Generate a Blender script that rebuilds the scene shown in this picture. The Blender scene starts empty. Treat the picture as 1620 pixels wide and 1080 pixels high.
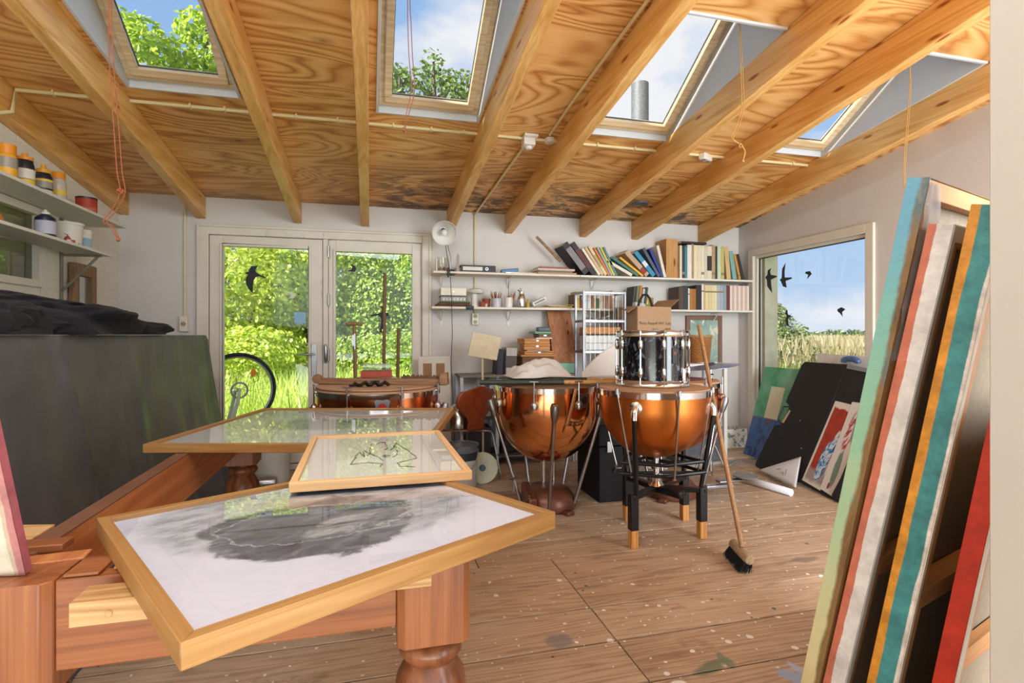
import bpy, bmesh, math, random
from math import sin, cos, pi, radians, atan, atan2, sqrt, hypot, exp
from mathutils import Vector, Matrix, noise

# ---------------------------------------------------------------- camera
S = bpy.context.scene
COL = S.collection
FPX = 860.0; HY = 530.0; CH = 1.2; YAW = atan(225/860.0); sA = sin(YAW); cA = cos(YAW)
cd = bpy.data.cameras.new('camera'); cam = bpy.data.objects.new('camera', cd); COL.objects.link(cam)
cam.location = (0, 0, CH); cam.rotation_euler = (pi/2, 0, -YAW)
cd.sensor_width = 36; cd.lens = 36*FPX/1620; cd.shift_y = -10/1620; cd.clip_start = .05; cd.clip_end = 1500
S.camera = cam
S.view_settings.view_transform = 'Standard'; S.view_settings.look = 'None'
S.view_settings.gamma = 1; S.view_settings.use_curve_mapping = False
S.view_settings.exposure = 0.15
try:
    S.cycles.max_bounces = 10; S.cycles.diffuse_bounces = 6; S.cycles.glossy_bounces = 5
    S.cycles.transparent_max_bounces = 16; S.cycles.transmission_bounces = 6
    S.cycles.caustics_reflective = False; S.cycles.caustics_refractive = False
    S.cycles.sample_clamp_indirect = 6
except Exception: pass

# ---------------------------------------------------------------- sky
W = bpy.data.worlds.new('sky'); S.world = W; W.use_nodes = True
nt = W.node_tree; nt.nodes.clear()
def wn(t, **k):
    n = nt.nodes.new(t)
    for a, b in k.items(): setattr(n, a, b)
    return n
tc = wn('ShaderNodeTexCoord'); sep = wn('ShaderNodeSeparateXYZ'); nt.links.new(tc.outputs['Generated'], sep.inputs[0])
grad = wn('ShaderNodeValToRGB'); nt.links.new(sep.outputs['Z'], grad.inputs[0])
grad.color_ramp.elements[0].position = 0.0; grad.color_ramp.elements[0].color = (.52, .68, .88, 1)
grad.color_ramp.elements[1].position = .75; grad.color_ramp.elements[1].color = (.25, .45, .80, 1)
e = grad.color_ramp.elements.new(.3); e.color = (.34, .56, .90, 1)
mp = wn('ShaderNodeMapping'); mp.inputs['Scale'].default_value = (1, 1, 2.2); mp.inputs['Location'].default_value = (3.3, 1.1, .35)
nt.links.new(tc.outputs['Generated'], mp.inputs[0])
nz = wn('ShaderNodeTexNoise'); nz.inputs['Scale'].default_value = 2.6; nz.inputs['Detail'].default_value = 9; nz.inputs['Roughness'].default_value = .52
nt.links.new(mp.outputs[0], nz.inputs[0])
cr = wn('ShaderNodeValToRGB'); cr.color_ramp.elements[0].position = .47; cr.color_ramp.elements[1].position = .62
lowz = wn('ShaderNodeMath', operation='MULTIPLY_ADD'); nt.links.new(sep.outputs['Z'], lowz.inputs[0]); lowz.inputs[1].default_value = -.30; lowz.inputs[2].default_value = .15
ads = wn('ShaderNodeMath', operation='ADD'); nt.links.new(nz.outputs['Fac'], ads.inputs[0]); clampz = wn('ShaderNodeMath', operation='MAXIMUM'); nt.links.new(lowz.outputs[0], clampz.inputs[0]); clampz.inputs[1].default_value = 0; nt.links.new(clampz.outputs[0], ads.inputs[1]); nt.links.new(ads.outputs[0], cr.inputs[0])
mx = wn('ShaderNodeMix', data_type='RGBA'); nt.links.new(cr.outputs[0], mx.inputs[0]); nt.links.new(grad.outputs[0], mx.inputs[6])
mx.inputs[7].default_value = (.90, .92, .96, 1)
bgn = wn('ShaderNodeBackground'); bgn.inputs['Strength'].default_value = .92; nt.links.new(mx.outputs[2], bgn.inputs[0])
wo = wn('ShaderNodeOutputWorld'); nt.links.new(bgn.outputs[0], wo.inputs[0])

# ---------------------------------------------------------------- sun and added fill panels behind and near the camera
sd = bpy.data.lights.new('sun', 'SUN'); so = bpy.data.objects.new('sun', sd); COL.objects.link(so)
sd.energy = 11.5; sd.angle = radians(3); sd.color = (1, .95, .84)
so.rotation_euler = Vector((.82, .36, -.46)).to_track_quat('-Z', 'Y').to_euler()
def area(name, loc, target, sx, sy, power, col=(1, 1, 1)):
    d = bpy.data.lights.new(name, 'AREA'); o = bpy.data.objects.new(name, d); COL.objects.link(o)
    d.shape = 'RECTANGLE'; d.size = sx; d.size_y = sy; d.energy = power; d.color = col
    o.location = loc; o.rotation_euler = (Vector(target)-Vector(loc)).to_track_quat('-Z', 'Y').to_euler()
    return o
area('rear_fill', (-.2, -2.35, 1.5), (.6, 3.5, 1.5), 4.2, 2.5, 36, (.86, .93, 1))  # added broad fill panel behind the camera, no known source
area('low_rear_fill', (-.2, -1.3, .25), (.6, 3.6, 2.3), 3.4, 1.2, 60, (.95, .97, 1))  # added low panel throwing fill light up at the ceiling
area('right_rear_fill', (2.95, -.7, 1.5), (.8, 4.6, 1.7), 2.2, 2.6, 225, (.86, .93, 1))  # added main fill panel at right rear, stands for no known window
area('ceiling_fill', (-.6, .72, 2.77), (.2, 2.6, .3), 2.6, .5, 44, (.86, .93, 1))  # added fill strip under the ceiling, no roof window there

# ---------------------------------------------------------------- pixel rays of the level camera (to read places off the photo)
def ray(px, py):
    u = (px-810)/FPX; v = (HY-py)/FPX
    return (sA+u*cA, cA-u*sA, v)
def atF(px, py, F): r = ray(px, py); return Vector((r[0]*F, r[1]*F, CH+r[2]*F))
def atY(px, py, Y): return atF(px, py, Y/ray(px, py)[1])
def atX(px, py, X): return atF(px, py, X/ray(px, py)[0])
def atC(px, py, off=0):   # on the sloping ceiling
    r = ray(px, py); return atF(px, py, (2.39+off+.135*5.2-CH)/(r[2]+.135*r[1]))
def atZ(px, py, Z): return atF(px, py, (Z-CH)/ray(px, py)[2])

# ---------------------------------------------------------------- materials
def srgb(h):
    h = h.lstrip('#'); o = []
    for i in (0, 2, 4):
        v = int(h[i:i+2], 16)/255; o.append(v/12.92 if v <= .04045 else ((v+.055)/1.055)**2.4)
    return tuple(o)+(1,)
class T:
    def __init__(s, name):
        s.m = bpy.data.materials.new(name); s.m.use_nodes = True; s.t = s.m.node_tree; s.t.nodes.clear()
        s.out = s.t.nodes.new('ShaderNodeOutputMaterial'); s.b = s.n('ShaderNodeBsdfPrincipled'); s.l(s.b.outputs[0], s.out.inputs[0])
        s._obj = None
    def n(s, t, **k):
        n = s.t.nodes.new(t)
        for a, b in k.items(): setattr(n, a, b)
        return n
    def l(s, a, b): s.t.links.new(a, b)
    def put(s, sock, v):
        if hasattr(v, 'is_output'): s.l(v, sock)
        else: sock.default_value = v
    def obj(s):
        if not s._obj: s._obj = s.n('ShaderNodeTexCoord').outputs['Object']
        return s._obj
    def gen(s): return s.n('ShaderNodeTexCoord').outputs['Generated']
    def map(s, v, scale=(1, 1, 1), loc=(0, 0, 0), rot=(0, 0, 0)):
        n = s.n('ShaderNodeMapping'); s.l(v, n.inputs[0]); n.inputs['Scale'].default_value = scale
        n.inputs['Location'].default_value = loc; n.inputs['Rotation'].default_value = rot; return n.outputs[0]
    def noise(s, v, scale=5, detail=4, rough=.5, dist=0, out='Fac'):
        n = s.n('ShaderNodeTexNoise'); s.l(v, n.inputs['Vector']); n.inputs['Scale'].default_value = scale
        n.inputs['Detail'].default_value = detail; n.inputs['Roughness'].default_value = rough; n.inputs['Distortion'].default_value = dist
        return n.outputs[out]
    def vor(s, v, scale=5, out='Distance', feature='F1'):
        n = s.n('ShaderNodeTexVoronoi', feature=feature); s.l(v, n.inputs['Vector']); n.inputs['Scale'].default_value = scale; return n.outputs[out]
    def math(s, op, a, b=0, c=None, clamp=False):
        n = s.n('ShaderNodeMath', operation=op, use_clamp=clamp); s.put(n.inputs[0], a); s.put(n.inputs[1], b)
        if c is not None: s.put(n.inputs[2], c)
        return n.outputs[0]
    def vadd(s, a, b, op='ADD'):
        n = s.n('ShaderNodeVectorMath', operation=op); s.put(n.inputs[0], a)
        if op == 'SCALE': s.put(n.inputs['Scale'], b)
        else: s.put(n.inputs[1], b)
        return n.outputs[0]
    def xyz(s, v):
        n = s.n('ShaderNodeSeparateXYZ'); s.l(v, n.inputs[0]); return n.outputs
    def step(s, x, a, b):   # smooth 0..1 between a and b
        n = s.n('ShaderNodeMapRange', clamp=True, interpolation_type='SMOOTHSTEP'); s.put(n.inputs[0], x)
        if a > b:
            n.inputs[1].default_value = b; n.inputs[2].default_value = a; n.inputs[3].default_value = 1; n.inputs[4].default_value = 0
        else: n.inputs[1].default_value = a; n.inputs[2].default_value = b
        return n.outputs[0]
    def ramp(s, f, stops, const=False):
        n = s.n('ShaderNodeValToRGB'); s.l(f, n.inputs[0]); r = n.color_ramp
        if const: r.interpolation = 'CONSTANT'
        while len(r.elements) < len(stops): r.elements.new(.5)
        for e, (p, c) in zip(r.elements, stops): e.position = p; e.color = srgb(c) if isinstance(c, str) else tuple(c)
        return n.outputs[0]
    def mix(s, f, a, b, mode='MIX'):
        n = s.n('ShaderNodeMix', data_type='RGBA', blend_type=mode); s.put(n.inputs[0], f)
        s.put(n.inputs[6], srgb(a) if isinstance(a, str) else a); s.put(n.inputs[7], srgb(b) if isinstance(b, str) else b); return n.outputs[2]
    def rnd(s): return s.n('ShaderNodeNewGeometry').outputs['Random Per Island']
    def bump(s, h, strength=.3, dist=.01):
        n = s.n('ShaderNodeBump'); n.inputs['Strength'].default_value = strength; n.inputs['Distance'].default_value = dist
        s.l(h, n.inputs['Height']); s.l(n.outputs[0], s.b.inputs['Normal'])
    def ellipse(s, c, cx, cy, rx, ry, rot=0, soft=.3):
        v = s.map(c, loc=(-cx, -cy, 0)); v = s.map(v, rot=(0, 0, -rot)); v = s.map(v, scale=(1/rx, 1/ry, 0))
        n = s.n('ShaderNodeVectorMath', operation='LENGTH'); s.l(v, n.inputs[0]); return s.step(n.outputs['Value'], 1+soft/2, 1-soft/2)
    def rect(s, c, x0, y0, x1, y1, soft=.004):
        x, y, z = s.xyz(c)
        a = s.math('MULTIPLY', s.step(x, x0-soft, x0+soft), s.step(x, x1+soft, x1-soft))
        b = s.math('MULTIPLY', s.step(y, y0-soft, y0+soft), s.step(y, y1+soft, y1-soft)); return s.math('MULTIPLY', a, b)
    def fin(s, col=None, rough=None, metal=None, spec=None):
        if col is not None: s.put(s.b.inputs['Base Color'], srgb(col) if isinstance(col, str) else col)
        if rough is not None: s.put(s.b.inputs['Roughness'], rough)
        if metal is not None: s.put(s.b.inputs['Metallic'], metal)
        if spec is not None: s.put(s.b.inputs['Specular IOR Level'], spec)
        return s.m
MC = {}
def plain(h, rough=.6, metal=0, var=.12, scale=9, bump=0, spec=.5, name=None):
    k = (h, rough, metal, var, scale, bump, spec)
    if k in MC: return MC[k]
    t = T(name or 'finish_'+h.lstrip('#')); o = t.obj(); f = t.noise(o, scale, 5, .6); c = srgb(h)
    lo = tuple(x*(1-var) for x in c[:3])+(1,); hi = tuple(min(1, x*(1+var)) for x in c[:3])+(1,)
    t.fin(t.ramp(f, [(.3, lo), (.7, hi)]), rough, metal, spec)
    if bump: t.bump(t.noise(o, scale*4, 4, .6), bump, .004)
    MC[k] = t.m; return t.m
def wood(name, cols, axis='x', scale=1.0, rough=.55, knots=True, contrast=1.0, freq=14, perpiece=.0):
    """cols: light to dark. grain runs along axis"""
    t = T(name); o = t.obj()
    sc = {'x': (.28, 4, 4), 'y': (4, .28, 4), 'z': (4, 4, .28)}[axis]
    v = t.map(o, scale=tuple(a*scale for a in sc))
    if perpiece:
        r = t.n('ShaderNodeNewGeometry').outputs['Random Per Island']; cmb = t.n('ShaderNodeCombineXYZ')
        for i in range(3): t.l(t.math('MULTIPLY', r, 37.+i*11), cmb.inputs[i])
        v = t.vadd(v, cmb.outputs[0])
    n1 = t.noise(v, 1.2, 3, .5, .4); rings = t.math('PINGPONG', t.math('MULTIPLY', n1, freq), .5); rings = t.math('MULTIPLY', rings, 2)
    fine = t.noise(t.map(v, scale={'x': (1.5, 14, 14), 'y': (14, 1.5, 14), 'z': (14, 14, 1.5)}[axis]), 2, 3, .6)
    f = t.math('ADD', t.math('MULTIPLY', rings, .45*contrast), t.math('MULTIPLY', fine, .5)); f = t.math('ADD', f, t.math('MULTIPLY', t.noise(o, 2.5, 2), .25), clamp=True)
    n = len(cols); col = t.ramp(f, [(.25+.6*i/(n-1), c) for i, c in enumerate(cols)])
    if knots:
        kn = t.vor(t.map(o, scale={'x': (2.2, 9, 9), 'y': (9, 2.2, 9), 'z': (9, 9, 2.2)}[axis]), 1.0); col = t.mix(t.step(kn, .13, .05), col, cols[-1], 'MULTIPLY')
    if perpiece:
        g = t.math('ADD', t.math('MULTIPLY', r, perpiece), 1-perpiece/2); hs = t.n('ShaderNodeHueSaturation'); t.l(g, hs.inputs['Value']); t.l(col, hs.inputs['Color']); col = hs.outputs[0]
    t.fin(col, rough); t.bump(f, .15, .003); return t.m

def glass_mat(name, tint=(1, 1, 1, 1), gloss=(1, 1, 1, 1), ior=1.5, dust=0):
    t = T(name); t.t.nodes.remove(t.b)
    tr = t.n('ShaderNodeBsdfTransparent'); tr.inputs[0].default_value = tint
    gl = t.n('ShaderNodeBsdfGlossy'); gl.inputs['Roughness'].default_value = .01; gl.inputs[0].default_value = gloss
    fr = t.n('ShaderNodeFresnel'); fr.inputs['IOR'].default_value = ior
    ge = t.n('ShaderNodeNewGeometry'); fac = t.math('MULTIPLY', fr.outputs[0], t.math('SUBTRACT', 1, ge.outputs['Backfacing']))
    m = t.n('ShaderNodeMixShader'); t.l(fac, m.inputs[0]); t.l(tr.outputs[0], m.inputs[1]); t.l(gl.outputs[0], m.inputs[2])
    last = m.outputs[0]
    if dust:
        df = t.n('ShaderNodeBsdfDiffuse'); df.inputs[0].default_value = (.8, .82, .82, 1); m2 = t.n('ShaderNodeMixShader')
        sp = t.step(t.vor(t.obj(), 55), .16, .08); sp = t.math('MULTIPLY', sp, t.step(t.noise(t.obj(), 6, 3), .45, .7))
        t.l(t.math('ADD', t.math('MULTIPLY', sp, .5), dust), m2.inputs[0]); t.l(last, m2.inputs[1]); t.l(df.outputs[0], m2.inputs[2]); last = m2.outputs[0]
    t.l(last, t.out.inputs[0]); return t.m

# ---------------------------------------------------------------- mesh building
def wm(o):
    m = Matrix.LocRotScale(o.location, o.rotation_euler, o.scale)
    return wm(o.parent) @ m if o.parent else m
class MB:
    def __init__(s): s.bm = bmesh.new()
    def face(s, pts, smooth=True):
        vs = [s.bm.verts.new(p) for p in pts]
        try: s.bm.faces.new(vs)
        except ValueError: pass
        return s
    def box(s, c, d, M=None):
        x, y, z = d[0]/2, d[1]/2, d[2]/2; c = Vector(c)
        P = [Vector(p) for p in ((-x, -y, -z), (x, -y, -z), (x, y, -z), (-x, y, -z), (-x, -y, z), (x, -y, z), (x, y, z), (-x, y, z))]
        if M is not None: P = [M @ p for p in P]
        return s.hexa([p+c for p in P])
    def bb(s, a, b):   # box between corners
        return s.box([(a[i]+b[i])/2 for i in range(3)], [abs(b[i]-a[i]) for i in range(3)])
    def hexa(s, P):
        v = [s.bm.verts.new(p) for p in P]
        for f in ((0, 3, 2, 1), (4, 5, 6, 7), (0, 1, 5, 4), (1, 2, 6, 5), (2, 3, 7, 6), (3, 0, 4, 7)): s.bm.faces.new([v[i] for i in f])
        return s
    def prism(s, pts, vec):
        vec = Vector(vec); a = [s.bm.verts.new(p) for p in pts]; b = [s.bm.verts.new(Vector(p)+vec) for p in pts]; n = len(a)
        fs = [s.bm.faces.new(a[::-1]), s.bm.faces.new(b)]
        for i in range(n): s.bm.faces.new((a[i], a[(i+1) % n], b[(i+1) % n], b[i]))
        return s
    def tube(s, pts, r, seg=8, caps=True, closed=False):
        pts = [Vector(p) for p in pts]; n = len(pts); rr = r if isinstance(r, (list, tuple)) else [r]*n; rings = []; up = None
        for i, p in enumerate(pts):
            if closed: d = pts[(i+1) % n]-pts[i-1]
            else: d = pts[min(i+1, n-1)]-pts[max(i-1, 0)]
            if d.length < 1e-9: d = Vector((0, 0, 1))
            d.normalize()
            if up is None: up = Vector((0, 0, 1)) if abs(d.z) < .9 else Vector((1, 0, 0))
            x = d.cross(up)
            if x.length < 1e-4: up = Vector((0, 1, 0)); x = d.cross(up)
            x.normalize(); y = x.cross(d); up = y
            rings.append([s.bm.verts.new(p+(x*cos(2*pi*k/seg)+y*sin(2*pi*k/seg))*rr[i]) for k in range(seg)])
        m = n if closed else n-1
        for i in range(m):
            a, b = rings[i], rings[(i+1) % n]
            for k in range(seg): s.bm.faces.new((a[k], a[(k+1) % seg], b[(k+1) % seg], b[k]))
        if caps and not closed: s.bm.faces.new(rings[0][::-1]); s.bm.faces.new(rings[-1])
        return s
    def lathe(s, prof, c=(0, 0, 0), seg=24, M=None, caps=True, arc=2*pi, start=0):
        c = Vector(c); rings = []; full = abs(arc-2*pi) < 1e-6; cnt = seg if full else seg+1
        for r, z in prof:
            ring = []
            for k in range(cnt):
                a = start+arc*k/seg; p = Vector((r*cos(a), r*sin(a), z))
                if M is not None: p = M @ p
                ring.append(s.bm.verts.new(p+c))
            rings.append(ring)
        for i in range(len(rings)-1):
            a, b = rings[i], rings[i+1]
            for k in range(seg if full else seg):
                k2 = (k+1) % cnt if full else k+1
                s.bm.faces.new((a[k], a[k2], b[k2], b[k]))
        if caps and full:
            if prof[0][0] > 1e-4: s.bm.faces.new(rings[0][::-1])
            if prof[-1][0] > 1e-4: s.bm.faces.new(rings[-1])
        return s
    def grid(s, fn, nu, nv):
        V = [[s.bm.verts.new(fn(i/nu, j/nv)) for j in range(nv+1)] for i in range(nu+1)]
        for i in range(nu):
            for j in range(nv): s.bm.faces.new((V[i][j], V[i+1][j], V[i+1][j+1], V[i][j+1]))
        return s
    def build(s, name, mat, parent=None, mat4=None, smooth=True, bevel=0, solid=0, origin=True, sub=0, angle=35, seg=2):
        bm = s.bm
        bmesh.ops.remove_doubles(bm, verts=bm.verts, dist=1e-6)
        bmesh.ops.recalc_face_normals(bm, faces=bm.faces)
        me = bpy.data.meshes.new(name); o = bpy.data.objects.new(name, me); COL.objects.link(o)
        if mat4 is not None:
            base = mat4
        elif parent is not None or not origin or not bm.verts:
            base = Matrix.Identity(4)
        else:
            xs = [v.co for v in bm.verts]; lo = [min(v[i] for v in xs) for i in range(3)]; hi = [max(v[i] for v in xs) for i in range(3)]
            L = Vector(((lo[0]+hi[0])/2, (lo[1]+hi[1])/2, lo[2])); base = Matrix.Translation(L); bm.transform(base.inverted())
        if parent is not None:
            o.parent = parent
            if mat4 is not None: loc = wm(parent).inverted() @ base
            else: bm.transform(wm(parent).inverted()); loc = Matrix.Identity(4)
        else: loc = base
        o.location = loc.to_translation(); o.rotation_euler = loc.to_euler()
        bm.to_mesh(me); bm.free(); me.materials.append(mat)
        if smooth:
            for p in me.polygons: p.use_smooth = True
            me.set_sharp_from_angle(angle=radians(angle))
        if solid: m = o.modifiers.new('solid', 'SOLIDIFY'); m.thickness = solid; m.offset = 0
        if sub: m = o.modifiers.new('sub', 'SUBSURF'); m.levels = sub; m.render_levels = sub
        if bevel:
            m = o.modifiers.new('bevel', 'BEVEL'); m.width = bevel; m.segments = seg; m.limit_method = 'ANGLE'; m.angle_limit = radians(40); m.use_clamp_overlap = True
        return o
def tag(o, label, cat, group=None, kind=None):
    o['label'] = label; o['category'] = cat
    if group: o['group'] = group
    if kind: o['kind'] = kind
    return o
def thing(name, label, cat, loc, rz=0, group=None):
    o = bpy.data.objects.new(name, None); COL.objects.link(o); o.location = loc; o.rotation_euler = (0, 0, rz); o.empty_display_size = .1
    return tag(o, label, cat, group)
def struct(o): o['kind'] = 'structure'; return o
def text(body, size, mat4, mat, parent, name='lettering', align='CENTER', ext=.0006):
    cu = bpy.data.curves.new(name, 'FONT'); cu.body = body; cu.size = size; cu.extrude = ext; cu.align_x = align; cu.align_y = 'CENTER'
    tmp = bpy.data.objects.new(name+'_curve', cu); me = bpy.data.meshes.new_from_object(tmp); bpy.data.objects.remove(tmp)
    o = bpy.data.objects.new(name, me); COL.objects.link(o); me.materials.clear(); me.materials.append(mat)
    o.parent = parent; m = wm(parent).inverted() @ mat4; o.location = m.to_translation(); o.rotation_euler = m.to_euler(); return o
def basis(o, x, y):   # matrix with local x,y along given world vectors
    x = Vector(x).normalized(); z = x.cross(Vector(y)).normalized(); y = z.cross(x)
    return Matrix(((x.x, y.x, z.x, o[0]), (x.y, y.y, z.y, o[1]), (x.z, y.z, z.z, o[2]), (0, 0, 0, 1)))
R = random.Random(7)
def arc_pts(c, r, a0, a1, n, ax=(1, 0, 0), ay=(0, 0, 1)):
    c = Vector(c); ax = Vector(ax); ay = Vector(ay)
    return [c+ax*r*cos(a0+(a1-a0)*i/n)+ay*r*sin(a0+(a1-a0)*i/n) for i in range(n+1)]

# ================================================================ materials of the place
def ply_mat():
    t = T('plywood_ceiling'); o = t.obj()
    v = t.map(o, scale=(.5, 1.9, 1)); n1 = t.noise(v, 1.1, 2.5, .45, .8)
    rings = t.math('PINGPONG', t.math('MULTIPLY', n1, 17), .5); rings = t.math('MULTIPLY', rings, 2)
    fine = t.noise(t.map(o, scale=(2, 45, 1)), 3, 3, .6)
    big = t.noise(o, .9, 2)
    f = t.math('ADD', t.math('MULTIPLY', t.math('POWER', rings, 1.6), .36), t.math('MULTIPLY', fine, .28)); f = t.math('ADD', f, t.math('MULTIPLY', big, .45))
    col = t.ramp(f, [(.2, '#f2cb8e'), (.42, '#e6b570'), (.64, '#cb8e4b'), (.85, '#965e2a')])
    kn = t.vor(t.map(o, scale=(1.7, 3.4, 1)), 1.3); kk = t.step(kn, .085, .035); col = t.mix(kk, col, '#3d1f0e')
    halo = t.step(kn, .2, .07); col = t.mix(t.math('MULTIPLY', halo, .35), col, '#6b3a18')
    # water marks along the low edge of the roof
    x, y, z = t.xyz(o)
    near = t.step(y, 3.9, 5.0); st = t.noise(t.map(o, scale=(1.2, 2.4, 1)), 2.2, 7, .72, .6); st = t.step(st, .47, .56)
    xr = t.math('MULTIPLY', t.step(x, -.6, .4), 1); st = t.math('MULTIPLY', t.math('MULTIPLY', st, near), t.math('MULTIPLY', xr, .85)); col = t.mix(st, col, '#35200f')
    ed = t.math('MULTIPLY', t.step(y, 4.95, 5.18), t.math('MULTIPLY', t.step(t.noise(o, 3, 5, .6), .35, .6), .45)); col = t.mix(ed, col, '#3a2412')
    # flaked pale patches
    fl = t.math('MULTIPLY', t.step(t.noise(t.map(o, scale=(1, 3, 1)), 5, 3, .5), .70, .73), t.math('MULTIPLY', t.step(y, 3.8, 4.6), .6)); col = t.mix(fl, col, '#d8bfa0')
    t.fin(col, .5); t.bump(f, .12, .003); return t.m
PLY = ply_mat()
PINE = wood('rafter_pine', ['#f0c688', '#e2b068', '#d0974f', '#b57a3a'], 'y', 1.0, .45, True, .55, 8)
PINE_PALE = wood('window_pine', ['#e8d6b8', '#dbc39e', '#c8ab82', '#b4946a'], 'x', 1.6, .4, False, .5, 9)
def floor_mat():
    t = T('floor_boards'); o = t.obj(); g = t.n('ShaderNodeNewGeometry'); r = g.outputs['Random Per Island']
    cmb = t.n('ShaderNodeCombineXYZ'); t.l(t.math('MULTIPLY', r, 53), cmb.inputs[0]); t.l(t.math('MULTIPLY', r, 31), cmb.inputs[1])
    v = t.vadd(t.map(o, scale=(.45, 6.5, 1)), cmb.outputs[0]); n1 = t.noise(v, 1.0, 3, .5, .35)
    rings = t.math('MULTIPLY', t.math('PINGPONG', t.math('MULTIPLY', n1, 16), .5), 2)
    fine = t.noise(t.map(o, scale=(4, 90, 1)), 2, 4, .7); dirt = t.noise(o, 1.7, 7, .65)
    f = t.math('ADD', t.math('MULTIPLY', t.math('POWER', rings, 2), .2), t.math('MULTIPLY', fine, .38)); f = t.math('ADD', f, t.math('MULTIPLY', dirt, .45)); f = t.math('ADD', f, t.math('MULTIPLY', t.math('SUBTRACT', r, .5), .16))
    col = t.ramp(f, [(.22, '#d4bea4'), (.44, '#bea386'), (.64, '#9e8166'), (.88, '#6c5240')])
    dk = t.math('MULTIPLY', t.step(t.noise(t.map(o, scale=(1, 1.6, 1)), 2.1, 6, .7), .58, .72), .55); col = t.mix(dk, col, '#503829')
    # paint: specks and larger drips
    def spots(scale, r0, dens, seed, c):
        vv = t.map(o, loc=(seed, seed*.7, 0)); n = t.n('ShaderNodeTexVoronoi', voronoi_dimensions='2D'); t.l(t.vadd(vv, t.vadd(t.noise(o, 40, 2, .5, out='Color'), .012, 'SCALE')), n.inputs['Vector']); n.inputs['Scale'].default_value = scale
        pick = t.step(t.xyz(n.outputs['Color'])[0], dens, dens+.01); size = t.math('MULTIPLY', t.xyz(n.outputs['Color'])[1], r0)
        inn = t.math('LESS_THAN', n.outputs['Distance'], size); return t.math('MULTIPLY', pick, inn), c
    for sc, r0, de, se, c in ((9, .13, .78, 1.3, '#f2efea'), (24, .16, .74, 4.1, '#f0ede8'), (5, .06, .84, 2.2, '#f8f6f2'), (7, .08, .93, 7.7, '#4a4f5c'), (13, .09, .93, 9.1, '#59382a')):
        mk, cc = spots(sc, r0, de, se, c); col = t.mix(t.math('MULTIPLY', mk, .85), col, cc)
    # smudges of blue and green paint near the front
    def blob(cx, cy, rx, ry, c, a, rot=0):
        wv = t.vadd(o, t.vadd(t.noise(o, 14, 4, .6, out='Color'), .05, 'SCALE'))
        return t.math('MULTIPLY', t.ellipse(wv, cx+.025, cy+.025, rx, ry, rot, .5), a), c
    for b in ((1.19, 1.72, .08, .03, '#5a6e52', .75, .3), (1.27, 1.74, .02, .05, '#6b7f66', .8, 0), (1.44, 1.60, .035, .05, '#98a9c9', .9, .5), (1.49, 1.63, .02, .05, '#aab8d2', .8, .2), (.72, 2.02, .05, .05, '#6f7480', .6, .6), (2.25, 2.42, .09, .03, '#5b5650', .6, 0), (1.02, 1.66, .03, .02, '#ece8e0', .9, 0)):
        mk, cc = blob(*b); col = t.mix(mk, col, cc)
    t.fin(col, t.math('ADD', t.math('MULTIPLY', dirt, .3), .33), spec=.4); t.bump(f, .12, .002); return t.m
FLOOR = floor_mat()
def wall_mat(name, base, brick=False):
    t = T(name); o = t.obj(); n = t.noise(o, 1.3, 6, .65); col = t.ramp(n, [(.3, tuple(c*.93 for c in srgb(base)[:3])+(1,)), (.7, base)])
    if brick:
        b = t.n('ShaderNodeTexBrick'); sw = t.n('ShaderNodeCombineXYZ'); x, y, z = t.xyz(o); t.l(y, sw.inputs[0]); t.l(z, sw.inputs[1]); t.l(sw.outputs[0], b.inputs['Vector'])
        b.inputs['Scale'].default_value = 1; b.inputs['Brick Width'].default_value = .22; b.inputs['Row Height'].default_value = .065; b.inputs['Mortar Size'].default_value = .007; b.inputs['Mortar Smooth'].default_value = .6
        b.inputs['Color1'].default_value = (1, 1, 1, 1); b.inputs['Color2'].default_value = (.9, .9, .9, 1); b.inputs['Mortar'].default_value = (0, 0, 0, 1)
        h = t.math('ADD', t.xyz(b.outputs['Color'])[0], t.math('MULTIPLY', t.noise(o, 30, 4, .6), .35)); t.bump(h, .45, .006)
        col = t.mix(t.math('MULTIPLY', t.step(t.noise(o, 5, 5, .7), .6, .75), .35), col, '#c9c0ae')
    else:
        h = t.math('ADD', t.math('MULTIPLY', t.noise(o, 60, 3, .6), .5), t.noise(o, 9, 4, .6)); t.bump(h, .18, .004)
        st = t.math('MULTIPLY', t.step(t.noise(t.map(o, scale=(1, 1, .4)), 3.4, 6, .7), .62, .78), .22); col = t.mix(st, col, '#a89b8a')
    t.fin(col, .85, spec=.2); return t.m
WALL = wall_mat('wall_plaster', '#d3cfcb'); BRICK = wall_mat('wall_painted_brick', '#e4ded2', True)
def trim_mat():
    t = T('worn_white_paint'); o = t.obj(); col = t.ramp(t.noise(o, 3, 5, .6), [(.3, '#cfc6b6'), (.7, '#ded7ca')])
    w = t.math('MULTIPLY', t.step(t.noise(t.map(o, scale=(3, 3, .9)), 4, 7, .75), .61, .72), .6); col = t.mix(w, col, '#8d857a')
    t.fin(col, .45); return t.m
TRIM = trim_mat()
WHITE = plain('#dcdad3', .5, 0, .05, 4); SHAFT = plain('#c9cdd0', .6, 0, .06, 2); CREAM_TRIM = plain('#d6d0c3', .4, 0, .04, 5)
CHROME = plain('#dfe0e2', .12, 1, .04, 6, name='chrome'); STEEL = plain('#a9a9aa', .3, 1, .1, 12, name='steel'); ALU = plain('#94969a', .4, 1, .12, 20, name='aluminium')
BLACK = plain('#17171a', .5, 0, .3, 14); BLACKMETAL = plain('#121214', .35, .3, .3, 9, name='black_painted_metal'); RUBBER = plain('#1b1b1c', .8)
GLASS = glass_mat('window_glass'); ROOFGLASS = glass_mat('roof_window_glass', dust=.02)
PICGLASS = glass_mat('picture_glass', ior=1.62)

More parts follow.
